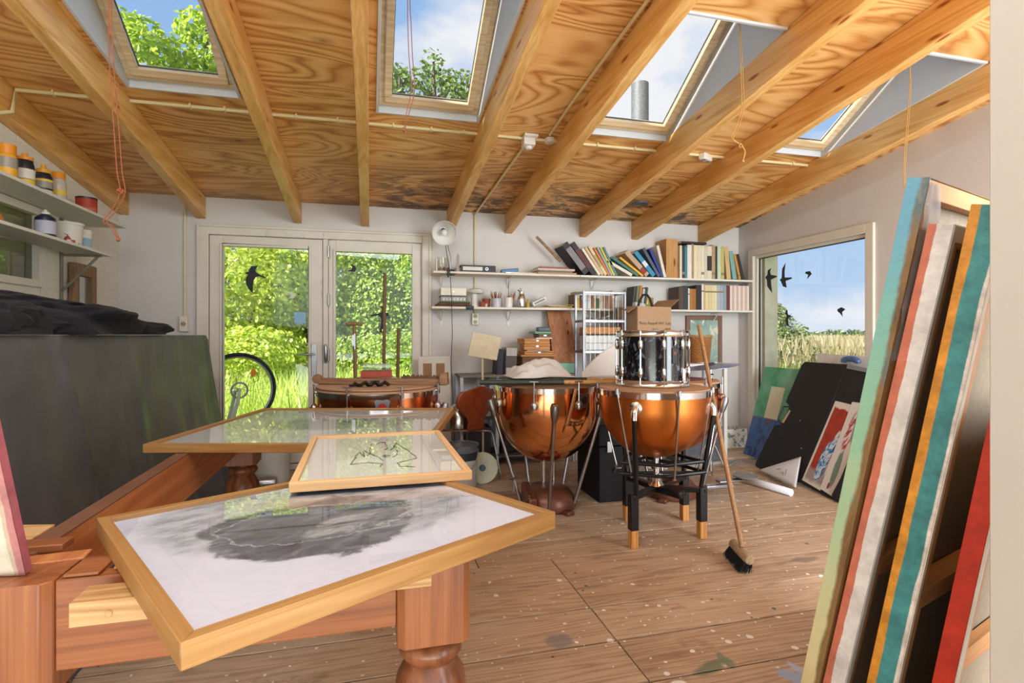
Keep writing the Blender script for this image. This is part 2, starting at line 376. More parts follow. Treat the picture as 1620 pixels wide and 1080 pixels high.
# ================================================================ room
YB = 5.2; XR = 3.96; XL = -2.02; ZB = 2.39; SL = .135; YF = .60; YREAR = -2.6
def zc(y): return ZB+SL*(YB-y)
# floor: boards 0.264 m wide laid along x, butt joints
m = MB(); k = 0; y = 1.705-.2645*17
while y < YB+.1:
    y1 = min(y+.2565, YB+.02)
    if y > 3.3: jt = [XL, -.4, 2.2+.3*(k % 2), 3.25, XR]
    elif y > .4 and y < 2.7: jt = [XL, .94, XR]
    elif y > 2.7: jt = [XL, .545, XR]
    else: jt = [XL, -.6+(k % 3)*.5, XR]
    for a, b in zip(jt, jt[1:]):
        # a short missing board leaves a hole by the window
        if 4.34 < y < 4.45 and a > 3.1: continue
        m.bb((a+.0025, y, -.025), (b-.0025, y1, 0))
    y += .2645; k += 1
fl = struct(m.build('floor', FLOOR, origin=False, bevel=.002, seg=1))
struct(MB().bb((XL-.3, YREAR, -.2), (XR+.3, YB+.3, -.03)).build('floor_1', plain('#16110d', .95), origin=False))
struct(MB().bb((3.3, 4.33, -.028), (3.9, 4.62, -.02)).build('floor_2', plain('#a79f96', .95, 0, .3, 16, .5), origin=False))

# back wall with the double-door opening
DX0, DX1, DZ = -1.42, .553, 2.145
m = MB(); T0, T1 = YB, YB+.22
m.bb((XL-.25, T0, 0), (DX0, T1, 2.6)).bb((DX1, T0, 0), (XR+.25, T1, 2.6)).bb((DX0, T0, DZ), (DX1, T1, 2.6))
struct(m.build('wall_back', WALL, origin=False))
# left wall (painted brick) with a small inner window
LW = (2.9, 4.03, 1.50, 1.98)   # y0 y1 z0 z1 of the glazed opening
m = MB(); A0, A1 = XL-.2, XL
m.bb((A0, YREAR, 0), (A1, LW[0], 3.6)).bb((A0, LW[1], 0), (A1, YB, 3.0)).bb((A0, LW[0], 0), (A1, LW[1], LW[2])).bb((A0, LW[0], LW[3]), (A1, LW[1], 3.0))
struct(m.build('wall_left', BRICK, origin=False))
struct(MB().bb((XL-.6, 2.6, 1.2), (XL-.56, 4.3, 2.3)).build('wall_left_1', plain('#5d5c50', .7, 0, .4, 3), origin=False))
# right wall with the picture window
RW = (3.57, 4.965, .30, 2.06)
m = MB(); A0, A1 = XR, XR+.24
m.bb((A0, -.2, 0), (A1, RW[0], 3.2)).bb((A0, RW[1], 0), (A1, YB, 2.6)).bb((A0, RW[0], 0), (A1, RW[1], RW[2])).bb((A0, RW[0], RW[3]), (A1, RW[1], 2.75))
struct(m.build('wall_right', WALL, origin=False))
# partition beside the doorway the picture is taken from
m = MB(); m.bb((.925, .42, 0), (1.62, YF, 2.9)); struct(m.build('wall_front', WALL, origin=False))
struct(MB().bb((.905, .40, 0), (.925, YF+.012, 2.9)).bb((.925, .395, 0), (.99, .415, 2.9)).build('trim_1', plain('#b9b4aa', .5, 0, .04, 4), origin=False, bevel=.002))
# ceiling with four roof-window openings
OP = [(-1.335, -.735), (.035, .70), (1.44, 2.095), (2.83, 3.45)]; OY0, OY1 = 2.335, 3.54
m = MB(); xs = [XL-.2]+[v for o in OP for v in o]+[XR+.24]
for i in range(len(xs)-1):
    hole = i % 2 == 1
    for ya, yb in ((YREAR, OY0), (OY0, OY1), (OY1, YB+.3)):
        if hole and ya == OY0: continue
        m.hexa([(xs[i], ya, zc(ya)), (xs[i+1], ya, zc(ya)), (xs[i+1], yb, zc(yb)), (xs[i], yb, zc(yb)), (xs[i], ya, zc(ya)+.12), (xs[i+1], ya, zc(ya)+.12), (xs[i+1], yb, zc(yb)+.12), (xs[i], yb, zc(yb)+.12)])
struct(m.build('ceiling', PLY, origin=False, smooth=False))
# sheet joints: thin cover lines are left as shadow gaps of the rafters
RX = [(-2.018, -1.943), (-1.436, -1.366), (-.66, -.59), (-.079, -.006), (.713, .783), (1.286, 1.358), (2.072, 2.142), (2.656, 2.73), (3.444, 3.517)]
names = ['tight against the brick wall', 'first clear of the brick wall', 'over the left door leaf', 'seen almost end on over the right door leaf', 'ending above the clip lamp', 'ending above the ring binder', 'ending above the leaning books', 'ending above the wooden divider block', 'running beside the right-hand wall']
for i, (a, b) in enumerate(RX):
    m = MB(); y0 = YREAR+.05; y1 = YB-.002; h = .19
    m.hexa([(a, y0, zc(y0)-h), (b, y0, zc(y0)-h), (b, y1, zc(y1)-h), (a, y1, zc(y1)-h), (a, y0, zc(y0)-.001), (b, y0, zc(y0)-.001), (b, y1, zc(y1)-.001), (a, y1, zc(y1)-.001)])
    o = m.build('ceiling_beam', PINE, bevel=.004); tag(o, 'pine roof rafter '+names[i], 'rafter', 'pine rafters', 'structure')

# ---- roof windows on raised white shafts
KB = .055; SW = .62
def zw(y): return zc(OY1)+KB+SW*(OY1-y)
for i, (a, b) in enumerate(OP):
    t_ = .018; m = MB()
    y0, y1 = OY0, OY1
    def side(x0, x1):
        m.hexa([(x0, y0, zc(y0)-.012), (x1, y0, zc(y0)-.012), (x1, y1, zc(y1)-.012), (x0, y1, zc(y1)-.012), (x0, y0, zw(y0)+.06), (x1, y0, zw(y0)+.06), (x1, y1, zw(y1)+.06), (x0, y1, zw(y1)+.06)])
    side(a+.001, a+t_); side(b-t_, b-.001); m.bb((a+t_, y1-t_, zc(y1)-.012), (b-t_, y1-.001, zw(y1)+.06)); m.bb((a+t_, y0+.001, zc(y0)-.012), (b-t_, y0+t_, zw(y0)+.06))
    struct(m.build('window_%d_shaft' % (i+3), SHAFT, origin=False, bevel=.002))
    sl = Vector((0, -1, SW)).normalized(); nn = Vector((0, SW, 1)).normalized(); L = (OY1-OY0-2*t_)/(-sl.y)
    wdt = b-a-2*t_; M4 = basis((a+t_, OY1-t_, zw(OY1-t_)), (1, 0, 0), sl)   # local x across, y up the slope
    par = thing('window_%d' % (i+3), ['roof window above the orange cords at left', 'roof window above the right door leaf', 'roof window showing the grey flue', 'roof window nearest the right wall'][i], 'roof window', (a, OY1, zw(OY1))); par['kind'] = 'structure'
    def ring(x0, y0_, x1, y1_, w, z0, z1):
        q = MB(); q.bb((x0, y0_, z0), (x1, y0_+w, z1)).bb((x0, y1_-w, z0), (x1, y1_, z1)).bb((x0, y0_+w, z0), (x0+w, y1_-w, z1)).bb((x1-w, y0_+w, z0), (x1, y1_-w, z1)); return q
    ring(.001, .001, wdt-.001, L, .035, 0, .05).build('window_frame', PINE_PALE, par, M4, bevel=.003)
    ring(.036, .036, wdt-.036, L-.035, .042, .022, .07).build('sash', PINE_PALE, par, M4, bevel=.004)
    ring(.076, .076, wdt-.076, L-.075, .006, .03, .04).build('gasket', BLACK, par, M4)
    MB().bb((.078, .078, .04), (wdt-.078, L-.078, .046)).build('pane', ROOFGLASS, par, M4, smooth=False)
# flue on the roof
tag(MB().lathe([(.082, 2.45), (.082, 3.60), (.074, 3.60), (.074, 3.4), (0, 3.4)], (2.5, 4.72, 0), 24).build('flue_pipe', plain('#5a6066', .6, .1, .3, 40)), 'grey metal flue pipe standing on the roof, seen through the third roof window', 'flue')

# ---- double doors
par = thing('door_0', 'painted wooden outer frame around the garden doors', 'door frame', (0, YB, 0)); par['kind'] = 'structure'
m = MB(); e = .075
m.bb((DX0, YB-.02, 0), (DX0+e, YB+.12, DZ)).bb((DX1-e, YB-.02, 0), (DX1, YB+.12, DZ)).bb((DX0+e, YB-.02, DZ-e), (DX1-e, YB+.12, DZ)).bb((DX0, YB-.02, 0), (DX1, YB+.12, .05))
m.build('frame', TRIM, par, bevel=.004)
m = MB(); m.bb((DX0-.012, YB-.03, 0), (DX0+.012, YB, DZ+.012)).bb((DX1-.012, YB-.03, 0), (DX1+.012, YB, DZ+.012)).bb((DX0, YB-.03, DZ-.012), (DX1, YB, DZ+.012)).build('moulding', TRIM, par, bevel=.004)
m = MB(); m.bb((-.41, YB-.005, .05), (-.365, YB+.1, DZ-e)).build('mullion', TRIM, par, bevel=.004)
def leaf(n, x0, x1, gx0, gx1, gz1, lab):
    par = thing('door_%d' % n, lab, 'door', ((x0+x1)/2, YB+.03, .05)); par['kind'] = 'structure'
    y0, y1 = YB+.012, YB+.07; z1 = DZ-e-.003; gz0 = .42; m = MB()
    m.bb((x0, y0, .052), (gx0, y1, z1)).bb((gx1, y0, .052), (x1, y1, z1)).bb((gx0, y0, gz1), (gx1, y1, z1)).bb((gx0, y0, .052), (gx1, y1, gz0))
    m.build('rails_and_stiles', TRIM, par, bevel=.004)
    m = MB(); b = .022; m.bb((gx0-b, y0-.012, gz0-b), (gx0, y0, gz1+b)).bb((gx1, y0-.012, gz0-b), (gx1+b, y0, gz1+b)).bb((gx0, y0-.012, gz1), (gx1, y0, gz1+b)).bb((gx0, y0-.012, gz0-b), (gx1, y0, gz0))
    m.build('glazing_bead', TRIM, par, bevel=.003)
    MB().bb((gx0-.005, YB+.038, gz0), (gx1+.005, YB+.044, gz1)).build('pane', GLASS, par, smooth=False)
    return par
d1 = leaf(1, DX0+e+.003, -.413, -1.237, -.534, 1.976, 'left glazed garden door leaf with falcon sticker and lever handle')
d2 = leaf(2, -.362, DX1-e-.003, -.301, .387, 1.965, 'right glazed garden door leaf with worn hinges')
m = MB(); p = atY(497, 590, YB+.01); m.bb((p.x-.022, YB-.004, .83), (p.x+.022, YB+.012, 1.12)).build('lock_plate', STEEL, d1, bevel=.002)
hp = atY(498, 562, YB); m = MB().tube([(hp.x, YB+.01, 1.03), (hp.x, YB-.05, 1.03), (hp.x-.02, YB-.06, 1.03), (hp.x-.13, YB-.06, 1.03)], .009, 10); m.build('door_handle', STEEL, d1)
for z in (1.96, 1.52, 1.02):
    MB().bb((-.372, YB-.012, z-.05), (-.352, YB+.002, z+.05)).lathe([(.007, z-.055), (.009, z-.055), (.009, z+.055), (.007, z+.055)], (-.362, YB-.014, 0), 10).build('hinge', STEEL, d2, bevel=.001)
MB().lathe([(.006, .95), (.014, .97), (.014, 1.1), (.006, 1.12)], (-.385, YB-.03, 0), 12).tube([(-.385, YB-.006, .95), (-.385, YB-.03, .96)], .005).tube([(-.385, YB-.006, 1.11), (-.385, YB-.03, 1.10)], .005).build('bolt', STEEL, d2)

# ---- picture window in the right wall
par = thing('window_1', 'large picture window onto the meadow with bird stickers', 'window', (XR, (RW[0]+RW[1])/2, RW[2])); par['kind'] = 'structure'
def yzring(x0, x1, y0, y1, z0, z1, w):
    m = MB(); return m.bb((x0, y0, z0), (x1, y0+w, z1)).bb((x0, y1-w, z0), (x1, y1, z1)).bb((x0, y0+w, z0), (x1, y1-w, z0+w)).bb((x0, y0+w, z1-w), (x1, y1-w, z1))
yzring(XR-.022, XR+.08, RW[0]-.055, RW[1]+.055, RW[2]-.055, RW[3]+.055, .075).build('window_frame', CREAM_TRIM, par, bevel=.004)
yzring(XR+.01, XR+.075, RW[0]+.018, RW[1]-.018, RW[2]+.018, RW[3]-.018, .03).build('sash', CREAM_TRIM, par, bevel=.004)
yzring(XR+.035, XR+.052, RW[0]+.046, RW[1]-.046, RW[2]+.046, RW[3]-.046, .008).build('gasket', BLACK, par)
MB().bb((XR+.04, RW[0]+.05, RW[2]+.05), (XR+.046, RW[1]-.05, RW[3]-.05)).build('pane', GLASS, par, smooth=False)
MB().bb((XR+.10, RW[1]-.06, RW[2]), (XR+.26, RW[1]-.005, RW[3]+.05)).build('outer_board', plain('#cfcdb4', .7), par)
# small window in the brick wall
par = thing('window_2', 'small dark window in the painted brick wall behind the shelves', 'window', (XL, (LW[0]+LW[1])/2, LW[2])); par['kind'] = 'structure'
yzring(XL-.05, XL+.03, LW[0]-.09, LW[1]+.09, LW[2]-.09, LW[3]+.09, .09).build('window_frame', CREAM_TRIM, par, bevel=.004)
yzring(XL-.03, XL+.045, LW[0]-.005, LW[1]+.005, LW[2]-.005, LW[3]+.005, .045).build('sash', CREAM_TRIM, par, bevel=.004)
MB().bb((XL-.0, LW[0]+.04, LW[2]+.04), (XL+.005, LW[1]-.04, LW[3]-.04)).build('pane', glass_mat('dark_pane', (.55, .55, .5, 1)), par, smooth=False)

# ================================================================ outside
def leaf_mat(name, cols, trans=.45, rough=.45):
    t = T(name); r = t.rnd(); col = t.ramp(r, [(i/(len(cols)-1), c) for i, c in enumerate(cols)])
    t.t.nodes.remove(t.b); d = t.n('ShaderNodeBsdfDiffuse'); t.l(col, d.inputs[0]); tl = t.n('ShaderNodeBsdfTranslucent')
    t.l(t.mix(.35, col, '#e8f060'), tl.inputs[0]); g = t.n('ShaderNodeBsdfGlossy'); g.inputs['Roughness'].default_value = rough; g.inputs[0].default_value = (.8, .85, .8, 1)
    m1 = t.n('ShaderNodeMixShader'); m1.inputs[0].default_value = trans; t.l(d.outputs[0], m1.inputs[1]); t.l(tl.outputs[0], m1.inputs[2])
    m2 = t.n('ShaderNodeMixShader'); m2.inputs[0].default_value = .05; t.l(m1.outputs[0], m2.inputs[1]); t.l(g.outputs[0], m2.inputs[2]); t.l(m2.outputs[0], t.out.inputs[0]); return t.m
LEAF_LIME = leaf_mat('leaf_lime', ['#a3bf46', '#c9dd5c', '#e2ea72', '#b4cd50', '#eef29a'], .55)
LEAF_MID = leaf_mat('leaf_mid', ['#6c9534', '#9cbd48', '#b6d155', '#7da53a'], .5)
LEAF_DARK = leaf_mat('leaf_dark', ['#42602f', '#587a3a', '#6f9048', '#4a6a34'], .3)
GRASS_LIME = leaf_mat('grass_bright', ['#a5c650', '#cde272', '#dcea8c', '#b4d25c', '#e8efa0'], .45)
GRASS_MID = leaf_mat('grass_green', ['#86a848', '#a2bf5c', '#b7cd6c'], .35)
LEAF_OLIVE = leaf_mat('leaf_olive', ['#6c7a4a', '#86945c', '#78864e', '#5c6a40'], .3)
LEAF_FAR = leaf_mat('leaf_far', ['#46543a', '#55643f', '#3c4a36'], .2)
STRAW = leaf_mat('grass_straw', ['#7c6c4c', '#8c7c5c', '#706a42', '#978a6a', '#626638'], .3)
BARK = wood('bark', ['#8b8372', '#5f574a', '#3e382f'], 'z', 2, .9, False)
def foliage(name, pts, size, mat, parent=None, flat=.0, seed=1):
    """pts: list of (centre, outward); each leaf a pointed six-sided blade folded a little"""
    r = random.Random(seed); V = []; F = []
    for c, out in pts:
        s = size*r.uniform(.6, 1.25); n = (Vector(out)*.8+Vector((r.uniform(-1, 1), r.uniform(-1, 1), r.uniform(-.4, 1.2)))).normalized()
        a = n.cross(Vector((r.uniform(-1, 1), r.uniform(-1, 1), r.uniform(-1, 1)))).normalized(); b = n.cross(a); i = len(V); c = Vector(c)
        V += [c-a*s*.5, c-a*s*.18+b*s*.34+n*s*.06, c+a*s*.2+b*s*.26+n*s*.05, c+a*s*.6-n*s*.06, c+a*s*.2-b*s*.26+n*s*.05, c-a*s*.18-b*s*.34+n*s*.06]
        F.append((i, i+1, i+2, i+3)); F.append((i, i+3, i+4, i+5))
    me = bpy.data.meshes.new(name); inv = wm(parent).inverted() if parent else Matrix.Identity(4)
    me.from_pydata([inv @ v for v in V], [], F); me.materials.append(mat); o = bpy.data.objects.new(name, me); COL.objects.link(o); o.parent = parent; return o
def crown(c, rad, n, r, lumps=9, thick=.35):
    """leaf sites on lumpy shells that make up a crown"""
    c = Vector(c); L = [(c, rad)]
    for i in range(lumps):
        d = Vector((r.gauss(0, 1), r.gauss(0, 1), r.gauss(0, 1))).normalized(); L.append((c+Vector((d.x*rad[0], d.y*rad[1], d.z*rad[2]))*.72, tuple(q*r.uniform(.35, .55) for q in rad)))
    P = []; wsum = [x[1][0]*x[1][2] for x in L]
    for _ in range(n):
        cc, rr = r.choices(L, wsum)[0]; d = Vector((r.gauss(0, 1), r.gauss(0, 1), r.gauss(0, 1))).normalized(); k = 1-abs(r.gauss(0, thick*.4))
        P.append((cc+Vector((d.x*rr[0], d.y*rr[1], d.z*rr[2]))*k, d))
    return P
ground_t = T('meadow_ground'); _o = ground_t.obj(); ground_t.fin(ground_t.ramp(ground_t.noise(_o, .6, 6, .7), [(.3, '#86a046'), (.55, '#a8ac5c'), (.75, '#b3a56a')]), .9)
struct(MB().grid(lambda u, v: Vector((-60+u*360, -120+v*420, -.12)), 6, 6).build('ground', ground_t.m, origin=False))
# cut the ground out under the room is not needed: the floor slab lies above it
def bush(name, label, c, rad, n, size, mat, seed, group='shrubs behind the garden doors', cat='shrub'):
    r = random.Random(seed); e = thing(name, label, cat, (c[0], c[1], -.12), 0, group)
    foliage('foliage', crown(c, rad, int(n*1.7) if group else n, r), size*(.72 if group else 1), mat, e, seed=seed)
    m = MB()
    for k in range(7):
        a = r.uniform(0, 6.28); tip = (c[0]+cos(a)*rad[0]*.6, c[1]+sin(a)*rad[1]*.6, c[2]+r.uniform(0, .5)*rad[2]); m.tube([(c[0]+cos(a)*.1, c[1]+sin(a)*.1, -.12), ((c[0]+tip[0])/2+.1, (c[1]+tip[1])/2, tip[2]*.55), tip], [.045, .03, .012], 6)
    m.build('branch', BARK, e); return e
bush('maple_shrub', 'lime green maple shrub seen through the left door leaf', (-2.5, 10.2, 1.9), (1.5, 1.1, 1.75), 11050, 0.114, LEAF_LIME, 11)
bush('maple_shrub', 'yellow green leafy shrub behind the middle post of the garden doors', (-.9, 10.8, 2.1), (1.3, 1.1, 2.0), 10200, 0.106, LEAF_LIME, 12)
bush('maple_shrub', 'mid green shrub seen through the right door leaf', (.7, 10.4, 1.7), (1.3, 1.0, 1.7), 10200, 0.084, LEAF_MID, 13)
bush('maple_shrub', 'low yellow green maple branches just above the grass at left', (-2.2, 8.9, .75), (1.3, .7, .6), 4420, 0.106, LEAF_LIME, 14)
bush('maple_shrub', 'tall green shrub filling the far left of the left door pane', (-4.6, 11.2, 2.1), (1.6, 1.2, 2.2), 8500, 0.106, LEAF_MID, 15)
bush('maple_shrub', 'feathery shrub at the right edge of the right door pane', (2.4, 10.9, 1.9), (1.3, 1.0, 1.9), 7650, 0.076, LEAF_LIME, 16)
bush('maple_shrub', 'darker shrub far back behind the garden doors, left', (-3.2, 13.2, 2.4), (3.0, 1.2, 2.6), 8840, 0.129, LEAF_DARK, 17)
bush('maple_shrub', 'darker shrub far back behind the garden doors, right', (1.3, 13.4, 2.2), (3.0, 1.2, 2.4), 8840, 0.114, LEAF_DARK, 18)
bush('maple_shrub', 'low mid green leaves just above the grass at right', (.6, 9.2, .7), (1.4, .6, .55), 3400, 0.076, LEAF_MID, 19)
bush('hedge_shrub', 'grey green bush at the left edge of the picture window', (8.35, 10.0, .75), (.75, .8, 1.15), 6500, .075, LEAF_OLIVE, 20, None)
# tall trees seen through the roof windows
def tree(label, px, py, F, rad, n, size, seed, mat=LEAF_DARK):
    c = atF(px, py, F); r = random.Random(seed); e = thing('tree', label, 'tree', (c.x, c.y, -.12), 0, 'trees seen through the roof windows')
    foliage('foliage', crown(c, rad, n, r, 12, .5), size, mat, e, seed=seed); m = MB()
    m.tube([(c.x, c.y, -.12), (c.x+.1, c.y, c.z*.5), (c.x, c.y, c.z*.9), (c.x, c.y, c.z+rad[2]*.5)], [.2, .15, .1, .03], 8)
    for k in range(14):
        a = r.uniform(0, 6.28); z0 = c.z*r.uniform(.7, .95); m.tube([(c.x, c.y, z0), (c.x+cos(a)*rad[0]*.45, c.y+sin(a)*rad[1]*.45, z0+rad[2]*.35), (c.x+cos(a)*rad[0]*.85, c.y+sin(a)*rad[1]*.85, z0+rad[2]*r.uniform(.5, .9))], [.06, .035, .01], 5)
    m.build('trunk', BARK, e)
tree('leafy tree top seen at the lower left of the first roof window', 214, 96, 13, (.95, .9, 1.1), 1500, .17, 31, LEAF_MID)
tree('taller leafy tree top seen at the right of the first roof window', 326, 84, 14.2, (.8, .8, 1.2), 1500, .17, 32, LEAF_MID)
tree('spreading tree top seen low in the second roof window', 632, 138, 15, (.8, .7, .6), 520, .14, 33)
tree('small dark tree top seen low at the right in the second roof window', 735, 150, 15.5, (.8, .7, .65), 520, .14, 34)
tree('thin tree top rising in the middle of the second roof window', 686, 118, 15, (.4, .4, .7), 240, .13, 35)
# grass: blades in one uncountable mass each
def grass(name, label, mat, n, place, h, w, seed, heads=False):
    r = random.Random(seed); V = []; F = []
    for _ in range(n):
        x, y, k = place(r); hh = r.uniform(*h)*k; a = r.uniform(0, 6.28); ww = w*(.6+.8*r.random())*max(1, hypot(x, y)/9)
        bx, by = cos(a)*ww, sin(a)*ww; lx, ly = r.gauss(0, .22)*hh, r.gauss(0, .22)*hh; i = len(V); z = -.12
        V += [(x-bx, y-by, z), (x+bx, y+by, z), (x+bx*.7+lx*.35, y+by*.7+ly*.35, z+hh*.55), (x-bx*.7+lx*.35, y-by*.7+ly*.35, z+hh*.55), (x+lx, y+ly, z+hh)]
        F += [(i, i+1, i+2, i+3), (i+3, i+2, i+4)]
        if heads and r.random() < .5:
            j = len(V); q = ww*2.0; V += [(x+lx-q, y+ly, z+hh*.93), (x+lx, y+ly-q, z+hh*.93), (x+lx+q, y+ly, z+hh*.93), (x+lx*1.2, y+ly*1.2, z+hh*1.14)]
            F += [(j, j+1, j+3), (j+1, j+2, j+3)]
    me = bpy.data.meshes.new(name); me.from_pydata(V, [], F); me.materials.append(mat); o = bpy.data.objects.new(name, me); COL.objects.link(o)
    return tag(o, label, 'grass', kind='stuff')
grass('tall_grass', 'bright tall grass growing just outside the garden doors', GRASS_LIME, 13000, lambda r: (r.uniform(-4, 3), 5.9+4.2*r.random()**.8, 1), (.45, .95), .011, 41)
def fld(r):
    d = 5.2+26*r.random()**1.6; a = r.uniform(radians(33), radians(62)); return (d*sin(a), d*cos(a), 1 if d < 10 else .8)
def inside(f):
    def g(r):
        while True:
            x, y, k = f(r)
            if x > 4.6 or y > 6.2: return x, y, k
    return g
grass('meadow_grass', 'green meadow grass close to the picture window', GRASS_MID, 16000, inside(fld), (.55, 1.0), .010, 42)
def fld2(r):
    d = 11+60*r.random()**1.5; a = r.uniform(radians(34), radians(64)); return (d*sin(a), d*cos(a), 1)
grass('straw_grass', 'pale seeding grass stretching to the horizon beyond the picture window', STRAW, 20000, inside(fld2), (.75, 1.22), .007, 43, True)
# far hedge line
r = random.Random(5); P = []
for k in range(2600):
    a = radians(30+38*r.random()); d = 150+r.random()*10; hh = (1.6+1.2*noise.noise(Vector((a*40, 0, 0)))+1.0*noise.noise(Vector((a*150, 3, 0))))
    P.append(((d*sin(a), d*cos(a), r.random()*max(.5, .6*hh+1.25)), (0, -1, .3)))
o = foliage('far_hedgerow', P, 1.1, LEAF_FAR, None, seed=3); tag(o, 'low line of trees and hedges on the horizon', 'hedgerow', kind='stuff')

# ================================================================ the table frame and the pictures lying on it
MAHOG = wood('table_wood', ['#a86c40', '#945a34', '#7e4a2a', '#683a20'], 'x', 1.4, .38, False, .45, 7)
MAHOG_Z = wood('table_wood_upright', ['#a86c40', '#945a34', '#7e4a2a', '#683a20'], 'z', 1.4, .38, False, .45, 7)
MAHOG_Y = wood('table_wood_lengthwise', ['#cf9058', '#bd7846', '#a5643a', '#8a4e2c'], 'y', 1.2, .38, False, .45, 7)
WALNUT = wood('turned_leg_wood', ['#a36a45', '#85502f', '#6c3d23', '#532c18'], 'z', 1.3, .28, False, .6, 7)
RAILTOP = plain('#6d4a36', .6, 0, .2, 6, .1); PINE_RAW = wood('raw_pine', ['#cfae7c', '#c09a66', '#ac824e', '#8c6438'], 'x', 2, .6, True, .7, 9)
TT = .74
tb = thing('table_frame', 'heavy billiard table frame without its top, with square blocks and turned legs', 'table', (-.26, 2.2, 0))
LX0, LX1, TY0, TY1 = -.735, .217, 1.19, 3.25; PW = .16
def post(x0, y0):
    c = .016; x1, y1 = x0+PW, y0+PW; P = [(x0+c, y0), (x1-c, y0), (x1, y0+c), (x1, y1-c), (x1-c, y1), (x0+c, y1), (x0, y1-c), (x0, y0+c)]
    MB().prism([(a, b, .52) for a, b in P], (0, 0, TT-.52)).build('corner_block', MAHOG_Z, tb, bevel=.002)
    pr = [(0, 0), (.055, 0), (.06, .01), (.058, .045), (.04, .07), (.038, .09), (.056, .11), (.058, .13), (.042, .15), (.048, .2), (.07, .27), (.084, .33), (.0855, .37), (.078, .42), (.062, .45), (.057, .458), (.064, .466), (.072, .478), (.0735, .49), (.066, .503), (.055, .508), (.052, .52)]
    MB().lathe(pr, (x0+PW/2, y0+PW/2, 0), 40).build('leg', WALNUT, tb, angle=50)
for x0 in (LX0, LX1-PW):
    for y0 in (TY0, TY1-PW): post(x0, y0)
for nm, a, b in (('long_rail', LX0+.012, LX0+.055), ('long_rail', LX1-.055, LX1-.012)):
    MB().bb((a, TY0+PW, TT-.17), (b, TY1-PW, TT)).build(nm, MAHOG_Y, tb, bevel=.003)
MB().bb((LX0+PW, TY0+.02, TT-.175), (LX1-PW, TY0+.06, TT-.003)).build('end_rail', MAHOG, tb, bevel=.003)
MB().bb((LX0+PW, TY1-.06, TT-.175), (LX1-PW, TY1-.02, TT-.003)).build('end_rail', MAHOG, tb, bevel=.003)
MB().bb((LX0+.01, TY0+PW, TT), (LX0+.057, TY1-PW-.2, TT+.0035)).build('rail_cap', RAILTOP, tb)
for i, (x, y, w, d, h) in enumerate(((-.725, 1.37, .09, .05, .016), (-.70, 1.30, .13, .05, .006), (-.565, 1.24, .06, .09, .006), (-.49, 1.235, .08, .035, .006))):
    MB().box((x+w/2, y+.02, TT+h/2-.002), (w, d, h), Matrix.Rotation(.12*(i % 2), 3, 'Z')).build('joint_block', MAHOG_Y if i % 2 else MAHOG, tb, bevel=.002)
# two loose battens
b = MB().bb((-.50, 1.095, TT-.043), (.12, 1.165, TT-.001)).lathe([(.006, 0), (.006, .002)], (-.44, 1.0945, .715), 10, Matrix.Rotation(pi/2, 3, 'X')).build('batten', PINE_RAW, bevel=.002)
tag(b, 'short raw pine batten poking out under the left corner of the large framed ink picture', 'batten')
b = MB().hexa([Vector(p) for p in ((-1.02, 1.46, TT-.015), (-.735, 1.40, TT-.015), (-.735, 1.55, TT-.015), (-.98, 1.60, TT-.015), (-1.02, 1.46, TT+.004), (-.735, 1.40, TT+.004), (-.735, 1.55, TT+.004), (-.98, 1.60, TT+.004))]).build('board', PINE_RAW, bevel=.002)
tag(b, 'pale pine board end between the table rail and the dark tarpaulin', 'board')

OAK = wood('picture_frame_oak', ['#b08854', '#9e743e', '#8a6030', '#744d26'], 'x', 2.4, .42, False, .35, 6)
OAK_Y = wood('picture_frame_oak_side', ['#b08854', '#9e743e', '#8a6030', '#744d26'], 'y', 2.4, .42, False, .35, 6)
BEECH = wood('picture_frame_beech', ['#ecc99a', '#ddb27c', '#cd9c64', '#b98650'], 'x', 2.4, .42, False, .35, 6)
BEECH_Y = wood('picture_frame_beech_side', ['#ecc99a', '#ddb27c', '#cd9c64', '#b98650'], 'y', 2.4, .42, False, .35, 6)
def pic_frame(name, label, B, ux, w, h, z0, th, fw, paper, wd, wd2, group=None, deco=None):
    ux = Vector((ux[0], ux[1], 0)).normalized(); uy = Vector((-ux.y, ux.x, 0)); rz = atan2(ux.y, ux.x)
    e = thing(name, label, 'framed picture', (B[0], B[1], z0), rz, group); M4 = wm(e)
    def mit(a, b, c, d): return MB().prism([(a[0], a[1], 0), (b[0], b[1], 0), (c[0], c[1], 0), (d[0], d[1], 0)], (0, 0, th))
    g = .0004
    mit((0, 0), (w, 0), (w-fw, fw-g), (fw, fw-g)).build('frame_rail', wd, e, M4, bevel=.0015)
    mit((fw, h-fw+g), (w-fw, h-fw+g), (w, h), (0, h)).build('frame_rail', wd, e, M4, bevel=.0015)
    mit((0, 0), (fw-g, fw), (fw-g, h-fw), (0, h)).build('frame_rail', wd2, e, M4, bevel=.0015)
    mit((w, 0), (w, h), (w-fw+g, h-fw), (w-fw+g, fw)).build('frame_rail', wd2, e, M4, bevel=.0015)
    MB().bb((fw-.004, fw-.004, th-.016), (w-fw+.004, h-fw+.004, th-.011)).build('picture', paper, e, M4)
    MB().bb((fw-.004, fw-.004, th-.0085), (w-fw+.004, h-fw+.004, th-.0065)).build('glass', PICGLASS, e, M4, smooth=False)
    if deco: deco(e, M4, th)
    return e
